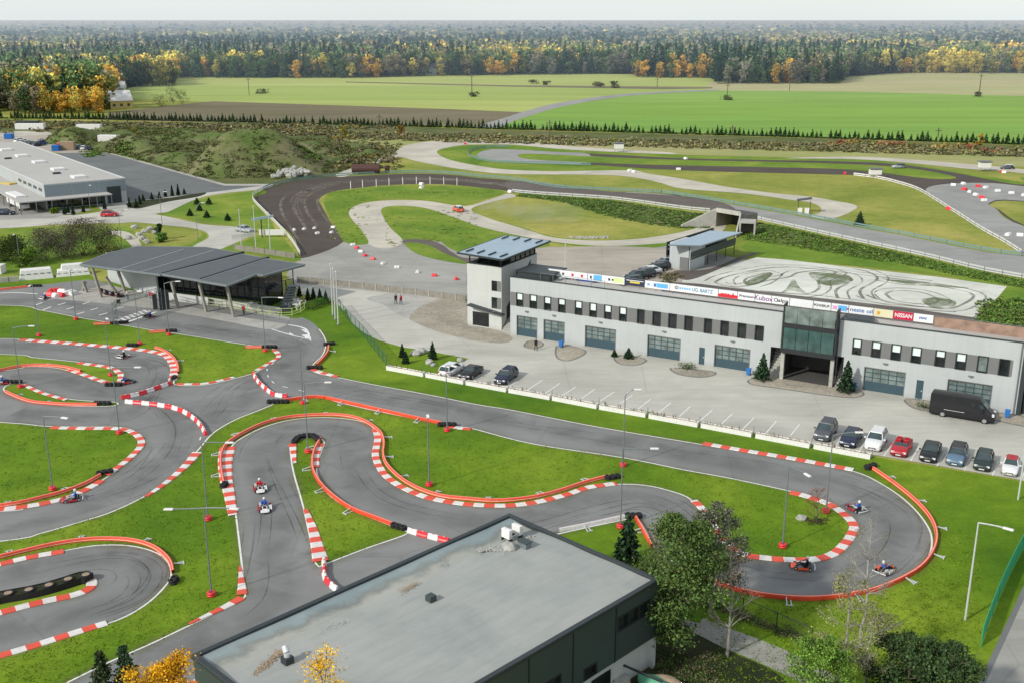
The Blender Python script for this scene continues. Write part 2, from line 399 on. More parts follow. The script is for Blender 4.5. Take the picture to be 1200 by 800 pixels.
far('green_field', [(572, 149), (660, 124), (740, 112), (835, 106.5), (1000, 108), (1200, 113), (1420, 117), (1420, 176), (1200, 169), (800, 156)], 0.07, 'field_green', False)
far('field_strip', [(405, 97), (600, 102), (780, 105), (835, 104), (835, 102.5), (600, 100.3), (405, 96)], 0.08, 'ploughed', False)
far('dirt_path', [(555, 150), (590, 139), (640, 124), (700, 114), (760, 108.5), (835, 105.6), (835, 107), (762, 110.5), (705, 117), (652, 127), (603, 142), (585, 150)], 0.09, 'grey_rally')
far('scrub_bank', [(-250, 140), (0, 141), (400, 147), (600, 153), (900, 161), (1200, 171), (1420, 178), (1420, 188), (1200, 180), (1000, 173), (600, 164), (420, 160), (200, 152), (-250, 150)], 0.03, 'scrub_ground')
far('dry_grass', [(380, 163), (600, 165), (1000, 175), (1420, 186), (1420, 202), (1200, 196), (1000, 187), (760, 180), (600, 166), (420, 176)], 0.035, 'tan_grass')
far('green_field', [(-300, 88), (-60, 89), (60, 90), (120, 96), (-60, 100), (-300, 104)], 0.05, 'field_light', False)
# industrial area on the left
sheet('scrub_ground', [(-250, 150), (200, 151), (430, 158), (470, 168), (440, 196), (400, 207), (330, 216), (262, 217), (200, 199), (120, 176), (60, 168), (-250, 166)], 1, 'scrub_ground')
sheet('dirt_yard', [(-120, 150), (40, 157), (56, 160), (60, 168), (125, 180), (110, 184), (60, 178), (-20, 170)], 2, 'yard_dirt')
sheet('dirt_yard', [(0, 155), (45, 154), (60, 158), (0, 160)], 2, 'gravel_pale')
sheet('parking_lot', [(60, 180), (122, 179), (262, 217), (318, 217), (300, 221), (262, 225), (240, 228), (200, 232), (147, 240), (140, 215)], 3, 'dark_lot', False)
sheet('kerb_strip', [(120, 178), (124, 178), (264, 216), (320, 216), (320, 218), (262, 218)], 4, 'concrete', False)
sheet('road', [(-200, 262), (0, 256), (60, 254), (115, 249), (150, 238), (200, 231), (262, 224), (318, 217), (308, 222), (262, 227), (232, 233), (205, 245), (196, 249), (182, 251), (200, 255), (222, 260), (245, 264), (275, 266), (298, 269), (296, 276), (285, 281), (262, 291), (245, 297), (215, 300), (228, 288), (243, 280), (244, 275), (238, 271), (220, 267), (200, 265), (160, 261), (140, 262), (110, 262), (60, 264), (0, 268), (-200, 276)], 4, 'pale_road')
sheet('yard', [(-150, 240), (0, 208), (60, 214), (54, 240), (110, 246), (60, 256), (0, 258), (-150, 264)], 5, 'yard_asphalt', False)
sheet('paved_apron', [(108, 237), (150, 235), (160, 240), (146, 248), (120, 248)], 6, 'concrete', False)
sheet('path', [(130, 271), (148, 272), (160, 279), (166, 290), (158, 292), (150, 284), (140, 277), (128, 275)], 5, 'gravel_pale')
sheet('flower_bed', [(150, 238), (200, 232), (240, 226), (232, 231), (196, 237), (160, 245)], 6, 'dark_soil')
sheet('lawn', [(0, 269), (60, 266), (120, 264), (200, 267), (235, 272), (242, 277), (228, 288), (210, 300), (100, 308), (60, 322), (0, 322), (-150, 330), (-150, 280)], 2, 'lime_grass')
sheet('lawn', [(184, 250), (212, 240), (240, 233), (300, 224), (312, 226), (298, 232), (300, 240), (322, 268), (298, 268), (250, 262), (212, 256)], 3, 'lime_grass')
sheet('lawn', [(262, 292), (298, 278), (318, 266), (345, 296), (352, 301), (346, 306), (290, 296), (270, 297)], 3, 'lime_grass')
sheet('lawn', [(160, 262), (200, 266), (232, 271), (236, 277), (218, 288), (180, 292), (160, 282)], 3, 'rough_grass')
# rally yard and tracks
sheet('yard', [(343, 275), (400, 284), (432, 286), (425, 262), (470, 262), (480, 280), (520, 284), (560, 300), (640, 290), (800, 288), (850, 300), (1000, 330), (1180, 345), (1215, 420), (1215, 500), (600, 400), (545, 352), (345, 333), (335, 322), (352, 302)], 1, 'yard_asphalt', False)
sheet('dirt_yard', [(625, 293), (780, 292), (800, 320), (820, 345), (700, 345), (620, 322)], 2, 'yard_dirt')
sheet('grass_verge', [(560, 262), (600, 275), (650, 285), (700, 291), (760, 291), (785, 287), (785, 282), (740, 285), (700, 283), (640, 275), (600, 264)], 2, 'lime_grass')
sheet('rally_track', [(355, 303), (349, 292), (343, 276), (318, 256), (298, 237), (300, 228), (318, 219), (345, 213), (378, 208.5), (400, 207.5), (430, 206), (475, 204), (525, 205), (562, 209), (600, 212), (650, 221), (700, 224), (775, 227.5), (800, 231), (800, 243), (725, 233), (632, 227), (595, 224), (537, 217.5), (496, 216), (450, 217.5), (425, 220), (400, 223), (384, 227), (374, 234), (378, 244), (388, 262), (402, 284)], 3, 'dirt_dark')
sheet('rally_track', [(730, 226), (775, 227.8), (800, 231), (850, 239), (925, 252), (1000, 266), (1075, 280), (1150, 295), (1198, 301), (1300, 318), (1300, 348), (1200, 325), (1150, 315), (1087, 300), (1000, 281), (937, 267), (867, 252), (830, 246), (800, 242.5), (770, 238)], 4, 'grey_rally')
sheet('rally_track', [(600, 212), (700, 223.5), (800, 230.5), (850, 239), (860, 250), (800, 243), (725, 233), (632, 227), (600, 224.6)], 5, 'dirt_brown')
# gravel loop further out
sheet('gravel_track', [(395, 204), (430, 192), (452, 184), (464, 178), (475, 171), (500, 166.5), (540, 164), (600, 165), (650, 170), (700, 174), (750, 177), (785, 179), (785, 181), (700, 177.5), (650, 174.5), (600, 170), (550, 170), (524, 173.5), (512, 178), (520, 185), (540, 191), (575, 197), (600, 199.5), (650, 201), (737, 200), (760, 204), (800, 210), (850, 219), (900, 226), (950, 231), (980, 236), (1000, 240), (1004, 244), (990, 252), (972, 257), (948, 255), (960, 250), (962, 244), (950, 238), (925, 234.5), (875, 227.5), (800, 221.5), (775, 215), (750, 209.5), (720, 206), (675, 205), (600, 204.5), (562, 201.5), (525, 196.5), (487, 189), (467, 184.5), (445, 192), (420, 203), (400, 208)], 6, 'gravel_pale', n=4)
sheet('grass_island', [(512, 178), (524, 173.5), (550, 170.5), (600, 170.5), (700, 178), (800, 182), (1000, 187), (1060, 192), (1140, 204), (1200, 214), (1200, 208), (1300, 222), (1300, 232), (1120, 214), (1050, 206), (1000, 204), (800, 200), (737, 199.5), (650, 200.5), (600, 199), (575, 196.5), (540, 190.5), (520, 184.5)], 2, 'lime_grass', n=4)
sheet('grey_loop', [(559, 182), (564, 178), (576, 175.5), (600, 175.5), (650, 178.5), (725, 182), (800, 186), (900, 188), (1000, 190), (1062, 194), (1125, 204), (1187, 216), (1230, 219), (1400, 245), (1400, 290), (1210, 268), (1160, 241), (1130, 250), (1197, 298), (1175, 283), (1150, 269), (1125, 253), (1100, 237), (1075, 222), (1050, 214), (1030, 209), (1000, 205.5), (800, 200), (675, 192.5), (600, 190), (575, 188.5), (563, 186)], 7, 'dirt_dark', n=4)
sheet('grey_loop', [(559, 182), (564, 178), (576, 175.5), (600, 175.5), (650, 178.5), (690, 181), (680, 192.5), (600, 190), (575, 188.5), (563, 186)], 8, 'grey_rally', n=4)
sheet('tarmac', [(1085, 222), (1110, 216), (1150, 215), (1200, 219), (1400, 246), (1400, 262), (1200, 236), (1160, 238), (1168, 246), (1200, 266), (1400, 330), (1260, 330), (1199, 300), (1175, 282), (1150, 269), (1125, 252), (1100, 237)], 8, 'grey_rally', n=4)
sheet('grass_island', [(1160, 240), (1200, 237), (1400, 262), (1400, 325), (1300, 300), (1200, 264), (1172, 247)], 9, 'rough_grass', n=4)
sheet('grass_island', [(607, 183.5), (620, 180.5), (700, 184), (800, 188), (960, 191.5), (1060, 197), (1120, 208), (1090, 210), (1000, 199.5), (900, 196.5), (760, 193.5), (660, 189.5), (620, 187)], 9, 'lime_grass', n=4)
sheet('gravel_track', [(920, 186), (1000, 184), (1062, 187), (1125, 192), (1200, 199), (1400, 224), (1400, 234), (1200, 204), (1140, 199), (1060, 191), (1000, 187)], 9, 'gravel_pale', n=4)
# lower gravel loop with the tunnel
sheet('gravel_track', [(432, 287), (425, 272), (412, 257), (409, 249), (415, 242.5), (432, 237.5), (462, 235), (500, 236), (525, 240), (547, 242), (575, 234), (595, 227.5), (604, 231), (575, 237.5), (552, 246), (575, 257), (600, 264.5), (625, 272), (650, 279), (700, 282.5), (750, 280), (785, 275), (815, 268), (832, 258), (850, 262), (845, 272), (815, 280), (780, 285), (740, 288), (700, 288.5), (650, 284), (600, 275), (562, 266), (537, 257), (507, 246.5), (487, 242.5), (465, 241.5), (450, 243.5), (447, 250), (457, 267), (472, 283), (455, 292)], 5, 'gravel_pale', n=4)
sheet('grass_island', [(447, 250), (450, 243.5), (465, 241.5), (487, 242.5), (507, 246.5), (537, 257), (562, 266), (600, 275), (645, 287), (610, 293), (560, 300), (530, 293), (515, 283), (500, 281), (472, 281.5), (457, 267)], 3, 'lime_grass')
sheet('dirt_strip', [(472, 282), (500, 281.5), (518, 287), (530, 296), (548, 303), (600, 300), (590, 312), (548, 310), (515, 305), (484, 294)], 4, 'dirt_brown')
sheet('grass_island', [(474, 286), (487, 285), (505, 289), (520, 297), (540, 305), (546, 310), (512, 304.5), (487, 297)], 5, 'lime_grass')
sheet('grass_island', [(566, 252), (600, 240), (630, 233), (700, 240), (790, 262), (800, 270), (750, 279), (700, 281.5), (650, 278), (610, 266), (580, 258)], 2, 'rough_grass')
sheet('grass_island', [(384, 228), (400, 224), (450, 219), (500, 218), (545, 219), (590, 225), (570, 233), (547, 240), (525, 239), (500, 235), (462, 234), (432, 236.5), (415, 241.5), (408, 249), (412, 258), (425, 273), (431, 286), (404, 284), (392, 262), (380, 240)], 6, 'lime_grass')
# sand track
sheet('grass_bank', [(868, 290), (890, 275), (960, 280), (1100, 312), (1200, 332), (1300, 350), (1300, 520), (1200, 490), (1196, 395), (1145, 372), (1170, 348), (1120, 325), (1000, 312), (890, 302)], 3, 'lime_grass', False)
sheet('sand_track', [(798, 334), (800, 328), (837, 315), (887, 302), (925, 305), (1000, 314), (1100, 325), (1180, 336), (1170, 348), (1153, 363), (1138, 373), (1000, 358), (900, 345)], 4, 'sand_white', False)
sheet('service_road', [(775, 330), (820, 333), (900, 343), (1000, 354), (1060, 361), (1140, 372), (1200, 383), (1260, 392), (1260, 420), (1100, 410), (900, 375), (775, 350)], 5, 'dirt_brown', False)
rub_mat('tyre_swirl', (0.20, 0.19, 0.155), 1.0); rub_mat('weedy', (0.13, 0.17, 0.07), 1.0)
RUB = MB()
for p in ([(838, 331), (850, 325), (880, 318), (905, 314), (940, 314), (990, 320), (1040, 326), (1090, 332)],
          [(838, 331), (846, 335), (872, 336), (900, 329), (925, 325), (935, 320), (965, 317), (980, 320), (960, 328), (960, 338), (945, 345), (912, 343), (890, 341)],
          [(875, 334), (873, 328), (890, 322), (905, 320), (893, 330), (880, 334)],
          [(960, 318), (990, 322), (997, 330), (980, 340), (982, 350)],
          [(1000, 315), (1020, 320), (1028, 328), (1008, 340), (1012, 350)],
          [(1028, 329), (1060, 334), (1100, 336), (1140, 345), (1130, 356), (1105, 362), (1040, 354), (1015, 346)],
          [(1038, 345), (1048, 341), (1080, 343), (1100, 352), (1085, 357), (1050, 353), (1038, 345)],
          [(850, 339), (900, 346), (960, 350), (1040, 360), (1120, 366)]):
    ribbon(RUB, resample(W(cr(p, 5)), 1.5), 0.55, 0.033)
    ribbon(RUB, resample(W(cr(p, 5)), 1.5), 0.35, 0.0335, off=1.9)
o = RUB.build('wheel_tracks', 'tyre_swirl'); o['kind'] = 'structure'; at = o.data.attributes.new('Fade', 'FLOAT', 'POINT'); at.data.foreach_set('value', [1.0]*len(RUB.v))
weed([(874, 334), (880, 327), (903, 320), (900, 327), (886, 334)])
weed([(948, 320), (985, 322), (1000, 329), (978, 335), (962, 333)])
weed([(915, 344), (922, 338), (930, 327), (936, 336), (944, 344), (928, 341)])
weed([(1080, 352), (1100, 349), (1120, 354), (1115, 361), (1095, 362)])
weed([(1038, 328), (1080, 331), (1135, 338), (1110, 337), (1060, 333)])
sheet('flower_bed', [(790, 318), (830, 316), (870, 300), (890, 296), (870, 304), (820, 325), (800, 328)], 6, 'dirt_brown')
# road in front of the pit building
sheet('road', [(345, 333), (545, 352), (600, 390), (1200, 484), (1400, 516), (1400, 610), (1195, 562), (1020, 532), (950, 520), (760, 482), (545, 448), (515, 441), (530, 428), (549, 420), (532, 417), (500, 411), (472, 407), (444, 399), (426, 390), (412, 378), (398, 359), (380, 348), (350, 345)], 7, 'pale_road', False)
sheet('pebble_bed', [(480, 372), (500, 356), (546, 346), (548, 381), (573, 385), (600, 395), (592, 402), (560, 400), (520, 391), (490, 380)], 9, 'pebbles')
sheet('pavement', [(430, 350), (470, 344), (530, 347), (500, 360), (475, 372), (450, 358)], 8, 'concrete')
EDG = MB()
for p in ([(622, 399), (637, 403), (628, 409), (614, 406)], [(655, 404), (686, 411), (676, 420), (662, 423), (652, 418)], [(722, 417), (757, 421), (746, 428), (725, 426)],
          [(790, 431), (838, 436), (826, 442), (800, 440), (788, 435)], [(880, 444), (905, 438), (985, 452), (1012, 460), (1000, 466), (960, 462), (920, 456), (880, 450)], [(1062, 467), (1108, 474), (1095, 482), (1070, 478)], [(1162, 483), (1240, 495), (1240, 506), (1165, 492)]):
    sheet('gravel_bed', p, 8, 'pebbles')
    ribbon(EDG, resample(W(cr(p, 5, True)), 0.8), 0.22, 0.066)
EDG.build('kerb_strip', 'panel_grey')['kind'] = 'structure'
sheet('lawn', [(405, 362), (412, 378), (426, 390), (444, 399), (472, 407), (500, 411), (532, 417), (548, 421), (530, 428), (512, 442), (454, 433), (420, 420), (395, 380)], 8, 'lawn_grass', False)
# kart lawn (everything round the kart track)
sheet('lawn', [(-260, 330), (0, 331), (70, 325), (104, 322), (118, 330), (340, 352), (398, 358), (410, 378), (425, 392), (455, 414), (456, 432), (540, 449), (760, 485), (1020, 534), (1200, 564), (1400, 610), (1500, 900), (-200, 900)], 1, 'lawn_grass', False)
EDG2 = MB()
sheet('road', [(1215, 664), (1185, 730), (1140, 830), (1400, 900), (1400, 660)], 2, 'yard_asphalt', False)
ribbon(EDG2, resample(W([(1213, 664), (1183, 730), (1137, 830)]), 1), 0.4, 0.03); EDG2.build('kerb_strip', 'panel_grey')['kind'] = 'structure'
sheet('road', [(790, 716), (815, 720), (840, 731), (880, 745), (920, 761), (955, 778), (990, 800), (965, 812), (930, 795), (885, 774), (845, 757), (815, 742), (790, 735)], 3, 'yard_asphalt')
sheet('soil', [(700, 690), (760, 668), (800, 690), (830, 712), (812, 730), (850, 760), (925, 800), (990, 900), (700, 900)], 2, 'dark_soil')
# ------------------------------------------------------------------ kart track
TR = [(-260, 372), (-100, 352), (0, 345), (50, 338), (104, 330), (118, 330), (150, 350), (330, 372), (352, 372), (366, 378), (374, 386), (380, 395), (382, 404), (378, 416), (368, 426), (365, 432), (372, 437), (400, 443), (440, 451), (500, 462), (560, 474), (600, 480.5), (700, 500), (825, 521), (930, 539), (1000, 552), (1035, 568), (1062, 587), (1083, 610), (1092, 631), (1086, 656), (1058, 679), (1013, 694), (973, 700), (933, 701), (883, 696), (843, 684), (800, 664), (768, 643), (757, 622), (746, 607), (735, 608), (656, 625), (600, 640), (600, 640), (590, 860), (590, 860), (-40, 860), (-260, 860)]
sheet('kart_track', TR, 2, 'kart_asphalt', n=4)
IS = {}
IS[1] = [(-260, 358), (0, 358), (48, 364), (90, 372), (120, 377), (172, 386), (206, 391), (288, 404), (320, 409), (329, 416), (320, 424), (300, 436), (276, 443), (240, 451), (207, 451), (204, 446), (207, 438), (207, 428), (198, 416), (180, 411), (154, 408), (112, 404), (60, 400), (20, 398), (0, 397), (-260, 396)]
IS[2] = [(-260, 412), (0, 415), (40, 419), (90, 424), (128, 429), (143, 436), (145, 444), (138, 451), (120, 448), (100, 441), (80, 434), (56, 430), (28, 430), (0, 435), (-260, 470)]
IS[3] = [(28, 450), (50, 459), (78, 467), (112, 470), (136, 471), (136, 475), (112, 476), (75, 475), (37, 471), (15, 464), (4, 456), (12, 450)]
IS[4] = [(-260, 480), (0, 494.5), (50, 499), (100, 500), (130, 500), (150, 502), (165, 510), (169, 520), (162, 530), (145, 545), (125, 559), (100, 574), (62, 587), (25, 595), (0, 599), (-260, 610)]
IS[5] = [(-260, 660), (0, 634), (50, 624), (95, 611), (130, 600), (170, 581), (200, 560), (225, 535), (234, 525), (250, 507), (275, 492), (300, 482), (317, 475), (330, 470), (375, 466), (400, 472), (440, 481), (520, 497), (540, 500), (554, 502), (625, 520), (730, 536), (800, 550), (855, 560), (920, 574), (945, 580), (975, 590), (992, 602), (1003, 613), (1003, 622), (993, 637), (975, 652), (945, 658), (900, 656), (867, 650), (843, 630), (832, 612), (820, 595), (805, 582), (782, 574), (760, 569), (732, 567), (700, 570), (662, 582), (625, 591), (588, 594), (550, 592), (502, 585), (470, 572), (450, 557), (441, 540), (444, 520), (444, 510), (432, 497), (410, 491), (375, 489), (340, 492), (310, 500), (285, 512), (272, 522), (267, 535), (269, 550), (272, 570), (276, 600), (281, 640), (287, 695), (286, 701), (265, 712), (215, 736), (175, 755), (125, 777), (80, 799), (-40, 856), (-260, 856), (-260, 820), (-100, 792), (0, 770), (37, 759), (75, 747), (125, 731), (150, 721), (175, 705), (195, 685), (201, 672), (196, 657), (180, 646), (150, 639), (112, 639), (75, 645), (37, 651), (0, 660), (-260, 720)]
IS[6] = [(-260, 770), (0, 700), (50, 687), (87, 677), (105, 677), (112, 682), (107, 691), (87, 699), (50, 707), (0, 720), (-260, 790)]
IS[7] = [(341, 521), (348, 516), (362, 512), (375, 514), (380, 518), (375, 532), (371, 552), (378, 569), (390, 583), (415, 598), (462, 617), (475, 622), (476, 626), (430, 642), (383, 660), (374, 664), (370, 660), (365, 637), (355, 592), (345, 557), (341, 535)]
for k, p in IS.items():
    sheet('lawn', p, 3, 'lawn_grass', n=5)
    line(p, 0.16, 6, True)
line(TR[10:44], 0.16, 6)
line(TR[0:5], 0.16, 6)
sheet('lawn', [(660, 625), (735, 609), (746, 608), (757, 624), (768, 645), (800, 667), (840, 690), (820, 730), (700, 700)], 5, 'lawn_grass', False)
# pit lane apron, grid boxes, chequered line, arrow
sheet('paved_apron', [(-60, 340), (60, 349), (95, 341), (128, 334), (150, 340), (340, 372), (336, 381), (325, 386), (310, 386), (250, 374), (180, 362), (80, 352)], 5, 'concrete', False)
sheet('pit_lane', [(-260, 345), (0, 338), (60, 333), (104, 328), (130, 334), (90, 341), (58, 350), (-60, 344)], 6, 'kart_asphalt', False)
sheet('pit_lane', [(170, 344), (200, 350), (290, 366), (340, 376), (336, 380), (290, 373), (200, 356), (170, 349)], 7, 'kart_asphalt', False)
line([(0, 344), (20, 343.5), (44, 345)], 0.35, 8)
for a, b_ in (((50, 364), (60, 360)), ((42, 358), (50, 355)), ((56, 352), (67, 349)), ((68, 358), (78, 355)), ((78, 363), (88, 360)), ((90, 369), (99, 366)), ((97, 357), (106, 354)), ((106, 364), (116, 361)), ((116, 370), (127, 367)), ((133, 363), (145, 360))):
    line([a, b_], 0.3, 8, smooth=False)
line([(146, 379), (183, 366)], 0.5, 8, smooth=False)
CK = MB()
a, b_ = G(144, 378.5), G(181, 365.5); d = (b_-a); n = Vector((-d.y, d.x, 0)).normalized(); L = d.length; d.normalize()
for i in range(14):
    if i % 2 == 0:
        p = a+d*(L*i/14); q = a+d*(L*(i+1)/14); ribbon(CK, [p+n*0.9, q+n*0.9], 0.8, 0.062)
    else:
        p = a+d*(L*i/14); q = a+d*(L*(i+1)/14); ribbon(CK, [p+n*1.7, q+n*1.7], 0.8, 0.062)
CK.build('chequered_line', 'line_white')['kind'] = 'structure'
line([(338, 381), (350, 383), (358, 386), (362, 392)], 0.35, 8); line([(318, 386), (345, 394), (362, 397)], 0.25, 8)
AR = MB()
for tri in ([(352, 386), (360, 388), (359, 391)], [(353, 393), (363, 392), (365, 400)], [(339, 390), (345, 393), (339, 393)]):
    AR.add([G(*p)+Vector((0, 0, 0.062)) for p in tri], [(0, 1, 2), (2, 1, 0)][:1])
AR.build('road_arrow', 'line_white')['kind'] = 'structure'
# dashed guide lines
for pts in ([(321, 425), (314, 431), (313, 438), (317, 445), (325, 451), (345, 456), (370, 462)], [(238, 502), (236, 510), (233, 520)]):
    P = resample(W(cr(pts, 6)), 0.9)
    for i in range(0, len(P)-1, 3): ribbon(LINES, P[i:i+2], 0.16, 0.066)
# parking bays
for k in range(14):
    pass
PB = [((593, 455), (605, 447)), ((615, 459), (636, 445)), ((637, 462), (656, 449)), ((658, 464), (675, 453)), ((681, 467), (697, 456)), ((703, 470), (720, 459)), ((725, 474), (741, 463)), ((748, 479), (763, 467)), ((771, 484), (786, 472)), ((796, 488), (809, 476)), ((820, 493), (835, 480)), ((845, 497), (859, 484)), ((871, 502), (884, 489)), ((897, 508), (910, 493)), ((924, 513), (937, 497)), ((979, 524), (986, 512)), ((1007, 529), (1016, 514)), ((1036, 534), (1048, 517)), ((1067, 540), (1077, 523)), ((1098, 546), (1107, 529)), ((1130, 551), (1138, 534)), ((1163, 557), (1170, 540)), ((1196, 563), (1203, 546))]
for a, b_ in PB: line([a, b_], 0.14, 8, smooth=False)
LINES.build('white_line', 'line_white')['kind'] = 'structure'
# rubber laid down on the racing line
rub_mat('rubber', (0.08, 0.08, 0.08), 0.26)
RL = MB(); FD = []
for pts, wd in (([(-40, 352), (60, 356), (170, 376), (300, 395), (340, 402), (346, 412), (340, 425), (345, 440), (370, 448), (450, 465), (600, 493), (800, 531), (900, 549), (980, 567), (1030, 588), (1055, 615), (1050, 645), (1020, 668), (960, 676), (900, 670), (850, 652), (815, 622), (790, 596), (750, 584), (700, 585), (650, 598), (590, 611), (520, 606), (460, 590), (430, 566), (420, 540), (418, 518), (400, 506), (370, 502), (340, 504), (318, 515), (312, 540), (316, 580), (322, 620), (325, 660), (318, 700), (290, 725), (230, 752), (140, 795)], 2.6),
                ([(-20, 404), (80, 408), (150, 418), (185, 428), (192, 444), (170, 462), (140, 488), (100, 490), (20, 482)], 2.2),
                ([(10, 443), (60, 442), (110, 458), (160, 465), (200, 480), (215, 500), (205, 530), (170, 560), (110, 590), (40, 612), (-40, 622)], 2.2),
                ([(-40, 690), (60, 660), (130, 652), (170, 662), (178, 680), (150, 702), (100, 718), (-20, 745)], 2.2),
                ([(240, 500), (280, 470), (310, 440), (330, 425)], 2.5)):
    P = resample(W(cr(pts, 6)), 1.2); N = normals(P); o = len(RL.v)
    for j, (p, m_) in enumerate(zip(P, N)):
        for s, fd in ((-1, 0), (-0.4, 1), (0.4, 1), (1, 0)): RL.v.append(tuple(Vector((p.x, p.y, 0.0178))+m_*(s*wd))); FD.append(fd)
    for j in range(len(P)-1):
        for q in range(3): RL.f.append((o+4*j+q, o+4*j+4+q, o+4*j+5+q, o+4*j+1+q)); RL.m.append(0)
o = RL.build('rubber_marks', 'rubber'); o['kind'] = 'structure'
at = o.data.attributes.new("Fade", 'FLOAT', 'POINT'); at.data.foreach_set('value', FD)
# skid marks and worn verges
rub_mat('skid_rubber', (0.06, 0.06, 0.06), 0.42)
RLS = [[(60, 354), (170, 374), (300, 393), (345, 404), (347, 430), (365, 447), (450, 465), (600, 493), (800, 531), (900, 549), (1000, 574), (1052, 605), (1052, 640), (1020, 668), (960, 678), (880, 668), (830, 636), (800, 600), (750, 582), (690, 590), (600, 611), (520, 606), (450, 584), (424, 550), (418, 518), (390, 503), (345, 502), (316, 520), (312, 560), (322, 640), (310, 705), (230, 752)],
       [(60, 406), (150, 418), (188, 432), (180, 456), (140, 488), (60, 486)], [(60, 443), (160, 465), (206, 490), (205, 530), (150, 574), (40, 612)], [(20, 672), (130, 652), (175, 668), (150, 702), (60, 730)], [(245, 490), (290, 455), (330, 440)]]
SK = MB(); FS = []
for q in range(90):
    P = resample(W(cr(random.choice(RLS[:1]*3+RLS), 6)), 1.0); n = random.randint(5, 22)
    if len(P) <= n+2: continue
    i0 = random.randrange(len(P)-n-1); seg = P[i0:i0+n]; N = normals(seg); of0 = random.gauss(0, 1.5); dr = random.gauss(0, .09); tw = random.random() < .5
    for e_ in ((0, .95) if tw else (0,)):
        o = len(SK.v)
        for j, (p, m_) in enumerate(zip(seg, N)):
            fd = min(1, j/3, (n-1-j)/3)
            for s in (-.06, .06): SK.v.append(tuple(Vector((p.x, p.y, 0.0186+.0001*(q % 7)))+m_*(of0+e_+dr*j+s))); FS.append(fd)
        for j in range(n-1): SK.f.append((o+2*j, o+2*j+2, o+2*j+3, o+2*j+1)); SK.m.append(0)
o = SK.build('skid_marks', 'skid_rubber'); o['kind'] = 'structure'; at = o.data.attributes.new("Fade", 'FLOAT', 'POINT'); at.data.foreach_set('value', FS)
rub_mat('worn_soil', (0.20, 0.19, 0.07), 0.38)
WV = MB(); FV = []
for P in [resample(W(cr(p, 5, True)), 1.0) for p in IS.values()]+[resample(W(cr(TR[10:44], 5)), 1.0)]:
    N = normals(P); o = len(WV.v); k = 4
    for p, m_ in zip(P, N):
        for s, fd in ((-.9, 0), (-.2, 1), (.2, 1), (.9, 0)): WV.v.append(tuple(Vector((p.x, p.y, 0.0338))+m_*s)); FV.append(fd)
    for j in range(len(P)-1):
        for q in range(3): WV.f.append((o+4*j+q, o+4*j+4+q, o+4*j+5+q, o+4*j+1+q)); WV.m.append(0)
o = WV.build('worn_verge', 'worn_soil'); o['kind'] = 'structure'; at = o.data.attributes.new("Fade", 'FLOAT', 'POINT'); at.data.foreach_set('value', FV)
# pale ruts in the dirt oval
rub_mat('pale_dust', (0.22, 0.19, 0.15), 0.9)
DR = MB(); FD2 = []
for q in range(40):
    off = random.gauss(0, 3.5); P = resample(W(cr([(372, 290), (358, 268), (345, 248), (346, 232), (372, 219), (420, 213), (500, 210.5), (560, 214), (640, 224), (720, 229), (790, 236)], 6)), 2.0); i0 = random.randrange(len(P)-14); n = random.randint(10, 40); seg = P[i0:i0+n]; N = normals(seg); o = len(DR.v); sc_ = max(.15, min(1, (seg[0]-P[0]).length*0+1)); cl = 1.0 if i0 < 14 else .35
    for j, (p, m_) in enumerate(zip(seg, N)):
        for s in (-.35, .35): DR.v.append(tuple(Vector((p.x, p.y, 0.0255+.0001*(q % 9)))+m_*(off*cl+s))); FD2.append(min(1, j/4, (len(seg)-1-j)/4))
    for j in range(len(seg)-1): DR.f.append((o+2*j, o+2*j+2, o+2*j+3, o+2*j+1)); DR.m.append(0)
o = DR.build('dirt_ruts', 'pale_dust'); o['kind'] = 'structure'; at = o.data.attributes.new("Fade", 'FLOAT', 'POINT'); at.data.foreach_set('value', FD2)
